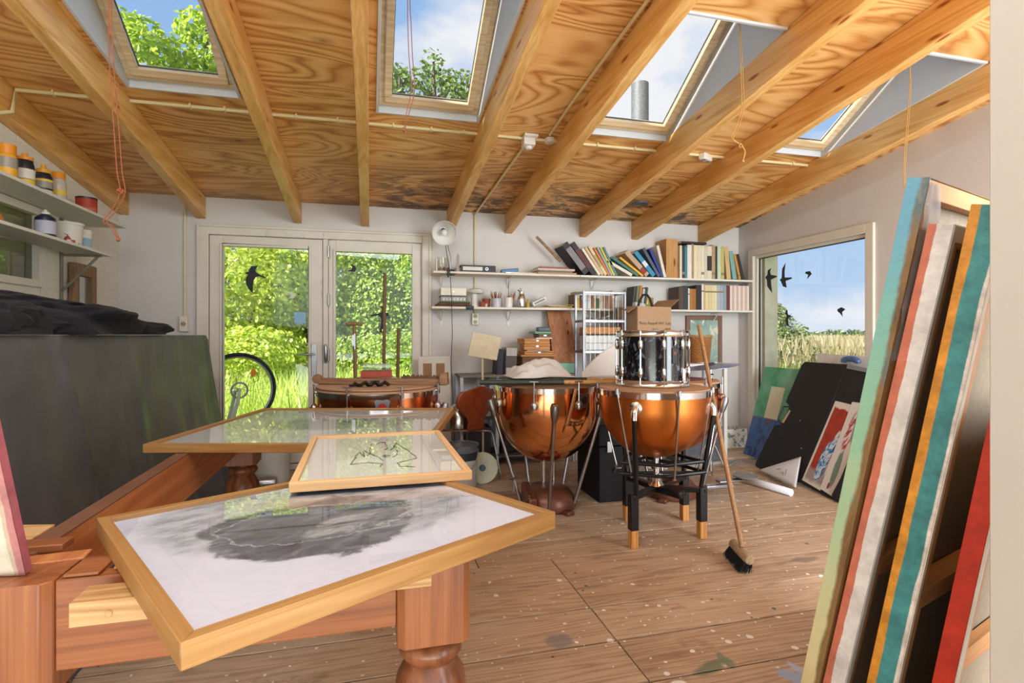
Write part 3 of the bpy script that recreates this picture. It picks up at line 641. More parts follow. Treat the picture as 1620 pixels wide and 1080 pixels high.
def ink_mat():
    t = T('ink_wash_drawing'); o = t.obj(); w = t.vadd(o, t.vadd(t.noise(o, 9, 6, .65, out='Color'), (.5, .5, .5), 'SUBTRACT'), 'ADD')
    nz = t.vadd(t.noise(o, 7, 7, .65, .5, out='Color'), (.5, .5, .5), 'SUBTRACT'); w = t.vadd(o, t.vadd(nz, .16, 'SCALE'))
    col = t.mix(0, '#ccd2e2', '#ccd2e2')
    hazy = t.ellipse(w, .385, .44, .36, .25, -.6, .3); tex = t.step(t.noise(t.map(o, rot=(0, 0, .5), scale=(1, 2.6, 1)), 13, 8, .72), .36, .66)
    col = t.mix(t.math('MULTIPLY', hazy, t.math('ADD', t.math('MULTIPLY', tex, .7), .35)), col, '#8a9096')
    col = t.mix(t.math('MULTIPLY', t.ellipse(w, .36, .30, .26, .07, -.3, .6), .35), col, '#9aa0a4')
    body = t.ellipse(w, .35, .35, .22, .205, -.35, .1); st = t.noise(t.map(o, rot=(0, 0, .7), scale=(1, 2.2, 1)), 6, 8, .68, 1.6)
    col = t.mix(t.math('MULTIPLY', body, .93), col, t.ramp(st, [(.28, '#23272f'), (.45, '#434852'), (.56, '#656b76'), (.68, '#9a9ea8')]))
    core = t.ellipse(w, .27, .30, .11, .12, 0, .5); col = t.mix(t.math('MULTIPLY', core, .45), col, '#34373d')
    li = t.math('MULTIPLY', t.ellipse(w, .43, .30, .13, .045, .1, .3), t.step(st, .4, .6)); col = t.mix(t.math('MULTIPLY', li, .6), col, '#b0b2b5')
    warm = t.ellipse(w, .36, .56, .11, .035, -.3, .6); col = t.mix(t.math('MULTIPLY', warm, .4), col, '#b3a595')
    bl = t.ellipse(w, .64, .31, .05, .05, 0, 1.0); col = t.mix(t.math('MULTIPLY', bl, .35), col, '#76828f')
    ring = t.math('SUBTRACT', t.ellipse(w, .37, .36, .20, .125, -.35, .03), t.ellipse(w, .37, .36, .195, .12, -.35, .03)); col = t.mix(t.math('MULTIPLY', ring, .5), col, '#c9cacc')
    pl = t.math('SUBTRACT', t.rect(o, .07, .07, .72, .64, .002), t.rect(o, .072, .072, .718, .638, .002)); col = t.mix(t.math('MULTIPLY', t.math('ABSOLUTE', pl), .35), col, '#b9bbc2')
    t.fin(col, .8, spec=.2); return t.m
pic_frame('framed_picture', 'large oak-framed grey ink wash lying across the front of the table frame', (-.248, .824), (.8655, .501), .776, .706, TT+.0045, .04, .024, ink_mat(), OAK, OAK_Y)
def plainpaper():
    t = T('large_print'); o = t.obj(); col = t.ramp(t.noise(o, 2.2, 3, .5), [(.3, '#bcc4c4'), (.7, '#ccd2d2')]); nz = t.vadd(t.noise(o, 5, 6, .6, out='Color'), (.5, .5, .5), 'SUBTRACT'); w = t.vadd(o, t.vadd(nz, .12, 'SCALE'))
    col = t.mix(t.math('MULTIPLY', t.ellipse(w, .5, .55, .25, .18, 0, .5), .6), col, '#5e6864'); col = t.mix(t.math('MULTIPLY', t.ellipse(w, .75, .6, .18, .14, 0, .5), .35), col, '#79857b'); t.fin(col, .8, spec=.2); return t.m
pic_frame('framed_picture', 'widest framed print under glass at the far end of the table frame, reflecting the garden', (-.85, 2.395), (.969, -.245), 1.10, 1.045, TT+.0045, .034, .026, plainpaper(), OAK, OAK_Y)
INK = plain('#4b5a50', .8)
def sketch(e, M4, th):
    z = th-.0108; L = [[(.235, .155), (.247, .199), (.20, .23), (.15, .215), (.164, .30), (.165, .341), (.178, .39), (.193, .308), (.189, .40)],
        [(.193, .41), (.215, .35), (.238, .30), (.25, .24)], [(.218, .523), (.212, .45), (.21, .354), (.20, .33)], [(.235, .51), (.25, .55), (.268, .54), (.272, .433), (.262, .41)],
        [(.309, .53), (.30, .47), (.3, .411), (.303, .36), (.292, .30), (.282, .29)], [(.305, .52), (.33, .42), (.353, .30), (.358, .252), (.335, .233), (.292, .199), (.299, .153), (.34, .135)], [(.300, .50), (.295, .44), (.28, .40)]]
    for k, P in enumerate(L):
        m = MB(); Q = []
        for a, b in zip(P, P[1:]): Q += [(a[0]+(b[0]-a[0])*q/4+.0015*sin(q*2+k), a[1]+(b[1]-a[1])*q/4, z) for q in range(4)]
        Q.append((P[-1][0], P[-1][1], z)); m.tube(Q, [.0011+.0017*abs(sin(i*.7+k)) for i in range(len(Q))], 5)
        m.build('ink_line', INK, e, M4)
    MB().prism([(.262+.02*cos(a)*(.7+.3*sin(3*a)), .31+.022*sin(a), z-.0012) for a in [i*pi/7 for i in range(14)]], (0, 0, .0016)).build('ink_blot', plain('#6d7a6c', .8), e, M4)
def sketchpaper():
    t = T('sketch_sheet'); o = t.obj(); col = t.ramp(t.noise(o, 3, 3, .5), [(.3, '#cdd2cd'), (.7, '#dcdfda')]); l = t.math('MULTIPLY', t.rect(o, .405, .06, .4075, .58, .001), .6); col = t.mix(l, col, '#8d9590'); t.fin(col, .8, spec=.2); return t.m
pic_frame('framed_picture', 'smaller beech-framed line drawing resting on the two other framed pictures', (-.206, 1.529), (1, .012), .490, .70, TT+.0455, .026, .02, sketchpaper(), BEECH, BEECH_Y, None, sketch)

# ================================================================ left side: tarpaulin, black bedding, canvas, shelves
def tarp():
    t = T('dark_tarpaulin'); o = t.obj(); x, y, z = t.xyz(o)
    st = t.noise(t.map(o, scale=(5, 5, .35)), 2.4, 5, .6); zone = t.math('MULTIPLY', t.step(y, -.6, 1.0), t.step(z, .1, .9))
    col = t.ramp(t.noise(o, 2, 5, .6), [(.3, '#444447'), (.7, '#5e5e61')]); col = t.mix(t.math('MULTIPLY', t.math('MULTIPLY', t.step(st, .42, .62), zone), .5), col, '#666e4a')  # olive streaks put the doors' green reflection into the cloth colour
    t.fin(col, t.ramp(t.noise(o, 6, 4), [(.3, (.42,)*3+(1,)), (.7, (.6,)*3+(1,))])); t.b.inputs['Specular IOR Level'].default_value = .4
    t.bump(t.noise(t.map(o, scale=(1, 1, .3)), 7, 6, .6), .35, .012); return t.m
TX0, TX1, TYA, TYB = -2.0, -1.14, 1.55, 4.41
def tarp_pt(u, v):   # u along the perimeter (near end -> long side -> far end), v from floor to top
    segs = [((TX0+.02, TYA), (TX1, TYA)), ((TX1, TYA), (TX1, TYB)), ((TX1, TYB), (TX0+.02, TYB))]; Ls = [hypot(b[0]-a[0], b[1]-a[1]) for a, b in segs]; s = u*sum(Ls)
    for (a, b), L in zip(segs, Ls):
        if s <= L+1e-9: break
        s -= L
    q = s/L; p = Vector((a[0]+(b[0]-a[0])*q, a[1]+(b[1]-a[1])*q, 0)); d = Vector((b[0]-a[0], b[1]-a[1], 0)).normalized(); n = Vector((d.y, -d.x, 0))
    edge = min(q, 1-q)*L
    if 0 < u < 1 and edge < .05: n = (n+(-d if q < .5 else d)*(1-edge/.05)*.8)   # eased corners
    fall = 1-v; amp = .012+.05*fall; w = noise.noise(Vector((p.x*2.2, p.y*2.2, v*.5)))*amp*1.3+noise.noise(Vector((p.x*7, p.y*7, v*1.2)))*amp*.55
    flare = .16*fall**1.2+(.03*sin(p.y*1.3) if 0 else 0)
    crease = .02*exp(-((p.y-(2.42+.35*fall))/.03)**2) if a[0] == b[0] else 0
    inset = .012 if v > .985 else 0
    return p+n*(w+flare+crease-inset)+Vector((0, 0, .003+1.197*v))
m = MB(); m.grid(tarp_pt, 150, 34)
top = [tarp_pt(i/150, 1) for i in range(151)]
m.face(top)
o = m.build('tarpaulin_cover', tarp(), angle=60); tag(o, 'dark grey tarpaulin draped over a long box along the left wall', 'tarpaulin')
def navy():
    t = T('navy_bedding'); o = t.obj(); t.fin(t.ramp(t.noise(o, 4, 4), [(.3, '#0b0b10'), (.7, '#171820')]), .9, spec=.25); t.b.inputs['Sheen Weight'].default_value = .03
    t.bump(t.noise(t.map(o, scale=(2, 1, 2)), 7, 5, .6, .8), .5, .02); return t.m
NAVY = navy()
m = MB()
def lump(m, c, r, rot, seed, seg=34):
    M = Matrix.Rotation(rot, 3, 'Z')
    def f(u, v):
        th = u*2*pi; ph = v*pi-pi/2; s_ = lambda q, e_: (abs(q)**e_)*(1 if q >= 0 else -1)
        d = Vector((s_(cos(ph), .7)*s_(cos(th), .8), s_(cos(ph), .7)*s_(sin(th), .8), s_(sin(ph), .6)))
        k = 1+.22*noise.noise(d*1.7+Vector((seed, 0, 0)))+.10*noise.noise(d*5+Vector((0, seed, 0)))
        p = M @ Vector((d.x*r[0]*k, d.y*r[1]*k, d.z*r[2]*k)); z = c[2]+p.z
        return Vector((c[0]+p.x, c[1]+p.y, max(z, 1.203)))
    m.grid(f, seg*2, seg)
lump(m, (-1.50, 2.25, 1.245), (.34, .62, .11), 0, 1); lump(m, (-1.47, 2.95, 1.24), (.33, .66, .11), .05, 4); lump(m, (-1.42, 3.42, 1.225), (.27, .50, .055), -.05, 7); lump(m, (-1.52, 2.65, 1.31), (.28, .55, .06), .1, 9); lump(m, (-1.38, 2.1, 1.25), (.22, .5, .09), .1, 13)
o = m.build('black_bedding', NAVY, angle=80); tag(o, 'crumpled black bedding heaped on top of the dark tarpaulin', 'bedding')
# canvas standing on the near corner of the table frame
def stripe_mat(name, stops, axis=2, wav=.006, freq=6, rough=.55, tex=.25):
    """bands across one local axis (metres), ragged where colours meet"""
    t = T(name); o = t.obj(); c = t.xyz(o)[axis]; v = t.map(o, scale=(1, 1, 1)); n = t.math('SUBTRACT', t.noise(v, freq, 6, .65), .5); cc = t.math('ADD', c, t.math('MULTIPLY', n, wav*3))
    cols = None
    for pos, col in stops:
        base = t.ramp(t.noise(o, 16, 5, .7), [(.3, tuple(q*(1-tex) for q in srgb(col)[:3])+(1,)), (.7, tuple(min(1, q*(1+tex)) for q in srgb(col)[:3])+(1,))])
        cols = base if cols is None else t.mix(t.step(cc, pos-.0012, pos+.0012), cols, base)
    t.fin(cols, rough); t.bump(t.noise(o, 60, 4, .6), .35, .003); return t.m
LINEN = plain('#8a7b68', .95, 0, .12, 60, .3); BAR = wood('stretcher_pine', ['#d2a068', '#b98350', '#9c683a'], 'x', 2, .6, True, .5, 8)
BAR_Y = wood('stretcher_pine_side', ['#d2a068', '#b98350', '#9c683a'], 'y', 2, .6, True, .5, 8)
def canvas(name, label, O, d, up, w, h, th, side, group=None, linen=LINEN, wrap=None, front=None, bar=.045, cross=None, extra=None, flip=False):
    """O: near lower corner on the back face; local x along d (width), y up, z pointing out of the back"""
    M4 = basis(O, d, up); loc = Vector(O); e = thing(name, label, 'canvas', loc, 0, group)
    q = MB(); q.bb((0, 0, -th), (.003, h, 0)).bb((.003, h-.003, -th), (w, h, 0)).bb((w-.003, 0, -th), (w, h-.003, 0)).bb((.003, 0, -th), (w-.003, .003, 0)); q.build('canvas_edge', side, e, M4, bevel=.0015)
    MB().bb((.003, .003, -th), (w-.003, h-.003, -th+.003)).build('painted_face', front or linen, e, M4)
    MB().bb((.05, .05, -th+.0035), (w-.05, h-.05, -th+.005)).build('linen_back', linen, e, M4)
    for a, b, mt in (((.004, .004), (bar, h-.004), BAR_Y), ((w-bar, .004), (w-.004, h-.004), BAR_Y), ((bar, .004), (w-bar, bar), BAR), ((bar, h-bar), (w-bar, h-.004), BAR)):
        MB().bb((a[0], a[1], -th+.006), (b[0], b[1], -.001)).build('stretcher_bar', mt, e, M4, bevel=.001)
    if cross is not None: MB().bb((bar, cross-.025, -th+.008), (w-bar, cross+.025, -.006)).build('stretcher_bar', BAR, e, M4, bevel=.001)
    if wrap:   # canvas folded over the back
        ww, mt = wrap
        def f(u, v):
            xx = -.0005+u*(ww+.006*noise.noise(Vector((v*9, u, 3)))); return Vector((w-xx if flip else xx, v*h, .0012+.0015*noise.noise(Vector((u*4, v*14, 1)))))
        MB().grid(f, 4, 60).build('folded_canvas', mt, e, M4, solid=.001)
        for k in range(7): MB().box((w-ww*.6 if flip else ww*.6, h*(.06+.135*k), .004), (.0015, .011, .0015), Matrix.Rotation(.3*(k % 3-1), 3, 'Z')).build('staple', STEEL, e, M4)
    if extra: extra(e, M4, w, h, th)
    return e
RAW = plain('#d8d2c0', .9, 0, .08, 8, .3); RED_EDGE = stripe_mat('red_painted_edge', [(-1, '#8c474d'), (9, '#8c474d')], 2)
canvas('stretched_canvas', 'red-edged stretched canvas standing on the near left corner of the table frame', (-.636-.62*.985, 1.24+.62*.174, TT+.002), (.985, -.174, 0), (0, -.25, 1), .62, .60, .018, RED_EDGE, None, wrap=(.085, stripe_mat('frayed_raw_canvas', [(-1, '#d3ccb8'), (.535+.066, '#b9a58f'), (.535+.074, '#a9716c')], 0, .006, 9)), bar=.09, flip=True)

# shelves on the brick wall
def bottle(name, label, x, y, z, r, h, body, cap, capr, caph, group, band=None, nozzle=False, liquid=None):
    e = thing(name, label, 'paint bottle', (x, y, z), 0, group); hb = h-caph
    MB().lathe([(r*.9, 0), (r, .006), (r, hb*.72), (r*.93, hb*.85), (capr*.9, hb), (0, hb)], (x, y, z), 28).build('bottle_body', body, e)
    if nozzle: MB().lathe([(capr*1.05, hb-.001), (capr*1.05, hb+caph*.4), (capr*.45, hb+caph*.5), (capr*.35, hb+caph*.95), (0, hb+caph)], (x, y, z), 20).build('cap', cap, e)
    else: MB().lathe([(capr, hb-.001), (capr, h-.003), (capr*.94, h), (0, h)], (x, y, z), 20).build('cap', cap, e, bevel=.001)
    if band:
        for (z0, z1, mt) in band: MB().lathe([(r+.0007, hb*z0), (r+.0007, hb*z1)], (x, y, z), 28, caps=False).build('label_band', mt, e)
    return e
ORANGE = plain('#d98a1e', .45); YEL = plain('#d8b83c', .5); DKB = plain('#24242c', .35); LAB = plain('#cfccc0', .6); GREYL = plain('#8f8a80', .4)
lip = (XL+.001, -1.75)
for nm, z, y1, lab in (('wall_shelf', 2.0, 4.635, 'upper white shelf on the painted brick wall, holding yellow paint bottles'), ('wall_shelf', 1.757, 4.40, 'lower white shelf on the painted brick wall, crossing the small window')):
    o = MB().bb((lip[0] if z > 1.9 else XL+.05, 1.6, z-.009), (lip[1], y1, z+.009)).build(nm, WHITE, bevel=.002); tag(o, lab, 'shelf', 'white shelves on the brick wall')
SB = plain('#8c8c80', .45, .5); e = thing('shelf_bracket', 'grey steel bracket under the brick wall shelves near the wooden mirror', 'bracket', (XL+.01, 4.32, 1.42))
MB().bb((XL+.001, 4.305, 1.42), (XL+.012, 4.335, 1.99)).build('upright', SB, e); MB().bb((XL+.001, 4.308, 1.735), (-1.78, 4.332, 1.747)).tube([(XL+.012, 4.32, 1.50), (-1.80, 4.32, 1.738)], .009).build('brace', SB, e)
zb = 2.01; X = -1.835
bottle('paint_bottle', 'yellow-filled paint bottle with wide orange cap, nearest on the upper shelf', X, 3.42, zb, .042, .185, plain('#d9a026', .35), ORANGE, .038, .05, 'paint bottles on the upper shelf', [(.45, .85, GREYL)])
bottle('paint_bottle', 'black paint bottle with cream label and orange flip cap', X, 3.57, zb, .043, .19, DKB, ORANGE, .036, .04, 'paint bottles on the upper shelf', [(.05, .28, YEL), (.3, .66, LAB)], True)
bottle('paint_bottle', 'dark paint bottle with yellow pointed nozzle cap', X, 3.745, zb, .044, .18, DKB, plain('#d3981d', .45), .033, .05, 'paint bottles on the upper shelf', [(.05, .22, LAB), (.3, .6, GREYL), (.6, .7, YEL)], True)
bottle('paint_bottle', 'half empty clear paint bottle with plain orange cap', X, 3.905, zb, .039, .18, plain('#b9aea0', .25), ORANGE, .034, .04, 'paint bottles on the upper shelf', [(.3, .5, YEL)])
e = thing('paint_tin', 'small red paint tin with dark rim on the upper left shelf', 'tin', (-1.86, 4.30, zb)); MB().lathe([(.06, 0), (.06, .115)], (-1.86, 4.30, zb), 28).build('tin_body', stripe_mat('red_tin', [(-1, '#b06048'), (.05, '#a93a26')], 2, .01), e); MB().lathe([(.062, .108), (.062, .12), (.056, .12), (.056, .112)], (-1.86, 4.30, zb), 28).build('rim', DKB, e)
tag(MB().lathe([(.02, 0), (.02, .11), (.0, .11)], (-1.93, 4.40, zb), 16).build('small_bottle', DKB), 'thin dark bottle behind the red paint tin', 'bottle')
zl = 1.767
bottle('paint_bottle', 'dark blue paint bottle with white label on the lower left shelf', -1.83, 3.755, zl, .05, .165, plain('#20213c', .35), WHITE, .022, .028, None, [(.15, .7, plain('#b5b6c6', .6))], True)
for y, q, lab in ((3.30, .045, 'nearest orange round tub on the lower left shelf'), (3.47, .04, 'second orange round tub on the lower left shelf, beside the blue bottle')):
    tag(MB().lathe([(q*.8, 0), (q, .02), (q, .05), (q*.7, .075), (0, .085)], (-1.92, y, zl), 24).build('round_tub', plain('#c07a35', .5)), lab, 'tub', 'orange tubs')
def tub(name, label, x, y, z, r, h, art, rimc=WHITE):
    e = thing(name, label, 'tub', (x, y, z)); MB().lathe([(r*.82, 0), (r*.84, .003), (r*.98, h*.93)], (x, y, z), 32).build('tub_body', art, e); MB().lathe([(r*.98, h*.9), (r*1.04, h*.9), (r*1.04, h), (r*.96, h), (0, h-.004)], (x, y, z), 32).build('lid', rimc, e)
    a = [(x+r*1.05*cos(q), y+r*1.05*sin(q), z+h*.88-.05*sin((q-pi*.9)/1.2*pi)*1) for q in [pi*.9+1.2*i/10 for i in range(11)]]; MB().tube(a, .0018, 6).build('handle', WHITE, e); return e
t = T('yoghurt_print'); o_ = t.obj(); c_ = t.mix(t.step(t.noise(o_, 18, 3), .6, .62), '#dcd8ce', '#a8382c'); c_ = t.mix(t.step(t.xyz(o_)[2], .075, .08), c_, '#dcd8ce'); t.fin(c_, .45)
tub('yoghurt_bucket', 'white plastic bucket with red fruit print on the lower left shelf', -1.88, 4.12, zl, .078, .155, t.m)
tub('yoghurt_pot', 'smaller white and pale blue pot behind the fruit print bucket', -1.87, 4.29, zl, .046, .14, stripe_mat('blue_pot', [(-1, '#d6d8d6'), (.03, '#8fb3c8'), (.085, '#d9dcd8')], 2, .004))
e = thing('wooden_mirror', 'narrow mirror in a brown wooden frame leaning on the brick wall above the bedding', 'mirror', (XL+.03, 4.55, 1.2)); fr = wood('mirror_wood', ['#9c7a58', '#826040', '#684a30'], 'z', 2, .6, True, .5)
m = MB(); x0, x1 = XL+.015, XL+.05; m.bb((x0, 4.39, 1.2), (x1, 4.46, 1.705)).bb((x0, 4.64, 1.2), (x1, 4.71, 1.705)).bb((x0, 4.46, 1.62), (x1, 4.64, 1.705)).bb((x0, 4.46, 1.2), (x1, 4.64, 1.23)).build('frame', fr, e, bevel=.003)
MB().bb((x0, 4.455, 1.22), (x0+.012, 4.645, 1.625)).build('mirror_glass', plain('#c3c8c2', .15, .85, .03), e)

# ================================================================ back wall: conduits, sockets, shelves and what stands on them
PVC = plain('#d8cb9c', .45, 0, .06, 5); CREAMP = plain('#e3dcc6', .4, 0, .05, 8)
def tagd(o, label, cat, group=None): return tag(o, label, cat, group)
tagd(MB().tube([(-1.525, YB-.012, 1.32), (-1.525, YB-.012, 2.385)], .009).build('conduit', PVC), 'cream conduit running down the back wall left of the garden doors', 'conduit')
tagd(MB().tube([(.985, YB-.014, 2.38), (.985, YB-.014, 1.40)], .009).build('conduit', PVC), 'cream conduit running down the back wall behind the shelves', 'conduit')
yc = 3.672
tagd(MB().tube([(XL+.06, 3.55, 2.40), (XL+.10, 3.62, 2.44), (-1.93, yc, zc(yc)-.014), (XR-.45, yc, zc(yc)-.014)], .011).build('conduit', PVC), 'long cream conduit crossing the plywood ceiling just below the roof windows', 'conduit')
tagd(MB().tube([atC(870, 213, -.013), atC(910, 155, -.013), atC(1025, 0, -.013), atC(1060, -50, -.013)], .010).build('conduit', PVC), 'cream conduit rising diagonally across the ceiling from the round junction box', 'conduit')
tagd(MB().tube([(1.085, yc+.05, zc(yc+.05)-.014), (1.0, 5.05, zc(5.05)-.014), (.985, 5.17, zc(5.17)-.03)], .010).build('conduit', PVC), 'cream conduit sloping from the square junction box to the back wall', 'conduit')
nth12 = ['first', 'second', 'third', 'fourth', 'fifth', 'sixth', 'seventh', 'eighth', 'ninth', 'tenth', 'eleventh', 'twelfth']
for k, x in enumerate((-1.75, -1.05, -.86, -.45, -.2, .15, .4, .62, 1.6, 1.9, 3.0, 3.3)):
    tagd(MB().box((x, yc, zc(yc)-.013), (.012, .034, .026), Matrix.Rotation(-.134, 3, 'X')).build('conduit_clip', PVC, bevel=.002), nth12[k]+' cream clip from the left on the long ceiling conduit', 'clip', 'clips on the long ceiling conduit')
tagd(MB().lathe([(.036, -.034), (.036, -.004), (.032, 0)][::1], (1.232, yc-.015, zc(yc)-.001), 24).tube([(1.232, yc-.015, zc(yc)-.034), (1.232, yc-.015, zc(yc)-.038)], .028, 20).build('junction_box', WHITE), 'round white junction box on the ceiling conduit', 'junction box')
e = thing('junction_box', 'square white ceiling box with a lid beside the round junction box', 'junction box', (1.08, yc, zc(yc)-.05)); MB().box((1.085, yc-.02, zc(yc)-.012), (.10, .09, .018), Matrix.Rotation(-.134, 3, 'X')).build('back_plate', WHITE, e, bevel=.003); MB().box((1.08, yc+.0, zc(yc)-.045), (.085, .075, .05), Matrix.Rotation(-.134, 3, 'X')).lathe([(.022, -.09), (.03, -.07)], (1.08, yc, zc(yc)), 16).build('cover', WHITE, e, bevel=.006)
e = thing('ceiling_socket', 'white double socket box on the ceiling between the two right rafters', 'socket', (2.50, yc, zc(yc)-.05)); MB().box((2.50, yc, zc(yc)-.028), (.12, .055, .05), Matrix.Rotation(.5, 3, 'Z')).build('socket_body', WHITE, e, bevel=.008)
for q in (-.03, .03): MB().lathe([(.017, 0), (.017, .002)], (2.50+q*cos(.5), yc+q*sin(.5), zc(yc)-.0555), 16).build('socket_hole', plain('#8e8c86', .6), e)
def wall_socket(label, x, z, n, h):
    e = thing('wall_socket', label, 'socket', (x, YB-.005, z-h/2)); MB().bb((x-.032, YB-.038, z-h/2), (x+.032, YB-.001, z+h/2)).build('socket_body', CREAMP, e, bevel=.006)
    for k in range(n):
        zz = z-h/2+(k+.5)*h/n; MB().lathe([(.021, 0), (.021, .001), (.018, .001), (.017, -.001)], (x, YB-.0385, zz), 20, Matrix.Rotation(pi/2, 3, 'X')).build('socket_ring', plain('#a9a18b', .5), e)
        for s_ in (-1, 1): MB().lathe([(.0035, 0), (.0035, .002)], (x+s_*.009, YB-.0375, zz), 8, Matrix.Rotation(pi/2, 3, 'X')).build('pin_hole', BLACK, e)
wall_socket('cream wall socket under the conduit left of the garden doors', -1.53, 1.295, 1, .13)
wall_socket('cream double wall socket under the lower shelf beside the lamp cord', .985, 1.355, 2, .115)

# long shelves
SH0 = YB-.255; ZU = 1.785; ZL_ = 1.462
tagd(MB().bb((.555, SH0, ZU-.02), (1.98, YB-.002, ZU)).build('wall_shelf', plain('#dcd0bf', .5, 0, .1, 5), bevel=.002), 'left board of the upper shelf on the back wall', 'shelf', 'boards of the upper back shelf')
tagd(MB().bb((1.984, SH0, ZU-.02), (XR-.003, YB-.002, ZU)).build('wall_shelf', WHITE, bevel=.002), 'right board of the upper shelf on the back wall, ending in the corner', 'shelf', 'boards of the upper back shelf')
tagd(MB().bb((.545, SH0, ZL_-.02), (2.62, YB-.002, ZL_)).build('wall_shelf', plain('#e0d8c8', .5, 0, .1, 5), bevel=.002), 'left board of the lower shelf on the back wall', 'shelf', 'boards of the lower back shelf')
tagd(MB().bb((2.624, SH0, ZL_-.02), (XR-.003, YB-.002, ZL_)).build('wall_shelf', WHITE, bevel=.002), 'right board of the lower shelf on the back wall, under the atlases', 'shelf', 'boards of the lower back shelf')
def bracket(x, z, lab):
    e = thing('shelf_bracket', lab, 'bracket', (x, YB-.01, z-.17), 0, 'white brackets of the back shelves')
    MB().bb((x-.012, YB-.006, z-.17), (x+.012, YB-.001, z-.022)).bb((x-.012, YB-.20, z-.026), (x+.012, YB-.001, z-.0205)).build('angle', WHITE, e, bevel=.001); MB().tube([(x, YB-.006, z-.12), (x, YB-.12, z-.027)], .006, 6).build('brace', WHITE, e)
for x, w_ in ((.66, 'left'), (1.32, 'middle'), (2.2, 'second right'), (3.62, 'far right')):
    if x < 3: bracket(x, ZU, w_+' white bracket under the upper back shelf')
    bracket(x, ZL_, w_+' white bracket under the lower back shelf')

PAGE = stripe_mat('page_edges', [(-1, '#e2dac6'), (9, '#e2dac6')], 0, .001, 200, .9, .1)
def book(label, col, x, w, h, d, lean=0, z=ZU, y=None, group='books', lie=None, band=None, soft=False):
    """spine faces the room (-y). x: left foot of the spine; lean: angle the top tips to the left"""
    y = SH0+.012 if y is None else y
    if lie is None: M4 = Matrix.Translation((x, y, z)) @ Matrix.Rotation(-lean, 4, 'Y')
    else: M4 = Matrix.Translation((x, y, z)) @ Matrix.Rotation(lie, 4, 'Z')
    e = thing('book', label, 'book', (x, y, z), 0, group); c = .0025; cm = plain(col, .55, 0, .1, 20) if isinstance(col, str) else col
    if lie is None:   # local: x thickness, y depth, z height
        MB().bb((0, 0, 0), (c, d, h)).bb((w-c, 0, 0), (w, d, h)).bb((0, -.002, 0), (w, c, h)).build('cover', cm, e, M4, bevel=.001)
        MB().bb((c+.0002, c+.0002, .003), (w-c-.0002, d-.004, h-.003)).build('pages', PAGE, e, M4)
        if band: MB().bb((.001, -.0032, h*band[0]), (w-.001, -.0021, h*band[1])).build('spine_label', plain(band[2], .6), e, M4)
    else:             # lying: x length, y depth, z thickness
        MB().bb((0, 0, 0), (h, d, c)).bb((0, 0, w-c), (h, d, w)).bb((0, -.002, 0), (h, c, w)).build('cover', cm, e, M4, bevel=.001)
        MB().bb((.003, c+.0002, c+.0002), (h-.003, d-.004, w-c-.0002)).build('pages', PAGE, e, M4)
    return e
PX = lambda px, y=SH0: atY(px, 440, y).x
# leaning black and cream books, upper shelf (foot x from the photo, lean grows towards the left)
L = [(924, .065, .36, .68, '#1d1b20', 'thick black picture book leaning left, first of the leaning row', (.15, .85, '#7d7c80')), (934, .05, .37, .66, '#221a1c', 'black book with dark red lettering leaning on the picture book', (.2, .8, '#5a2a2c')),
     (941, .026, .31, .62, '#dcd3bd', 'cream book leaning right behind the two black books', None), (946.5, .026, .32, .60, '#c9b186', 'tan book leaning between cream and pale brown books', None), (952, .03, .33, .57, '#d6c39c', 'pale brown book leaning in the middle of the row', (.3, .7, '#b39a6c')),
     (959, .022, .31, .54, '#c9743a', 'orange book in the leaning row', None), (964, .022, .315, .51, '#8ea39a', 'grey green book beside the orange book', None), (969, .02, .31, .49, '#c9b94a', 'yellow green book in the leaning row', None), (974, .022, .31, .47, '#4f7f7c', 'teal book, last of the long leaning row', None)]
xx = atY(925, 436, SH0).x
for px, w, h, ln, col, lab, bd in L:
    book(lab, col, xx, w, h, .24 if h > .33 else .2, ln, ZU+.001, group='books leaning on the upper back shelf', band=bd); xx += w/cos(ln)+.002
xx += .012
L = [(.03, .30, 1.10, '#ddd5c4', 'cream book lying almost flat under the yellow book', None), (.028, .33, 1.02, '#3f7066', 'dark green book squeezed over the cream book', None), (.022, .31, .96, '#dba92c', 'yellow book leaning steeply beside the blue book', None), (.05, .33, .80, '#b79c7c', 'thick fawn book with red top in the steep pile', (.1, .3, '#8a2f2a')), (.045, .31, .72, '#2f86ab', 'bright blue book leaning in the middle of the steep pile', (.4, .6, '#d7dfe2')),
     (.03, .33, .56, '#4c5668', 'slate grey book behind the bright blue book', None), (.024, .31, .46, '#23388c', 'dark blue book leaning near the wooden block', None), (.03, .33, .26, '#d8d3c8', 'off-white book leaning against the wooden block', None)]
xs_ = xx+.13
for w, h, ln, col, lab, bd in L:
    book(lab, col, xs_, w, h, .21, ln, ZU+.001, group='books leaning on the upper back shelf', band=bd); xs_ += w/cos(ln)+.0015
xd = max(xs_+.0, PX(1016))
tagd(MB().bb((xd+.005, SH0+.03, ZU+.001), (xd+.14, YB-.012, ZU+.40)).build('wooden_block', wood('shelf_divider', ['#c79a64', '#b5834c', '#9a6a38'], 'z', 1.5, .6, True, .6), bevel=.002), 'brown wooden board standing as a divider on the upper back shelf', 'board')
xx = xd+.15
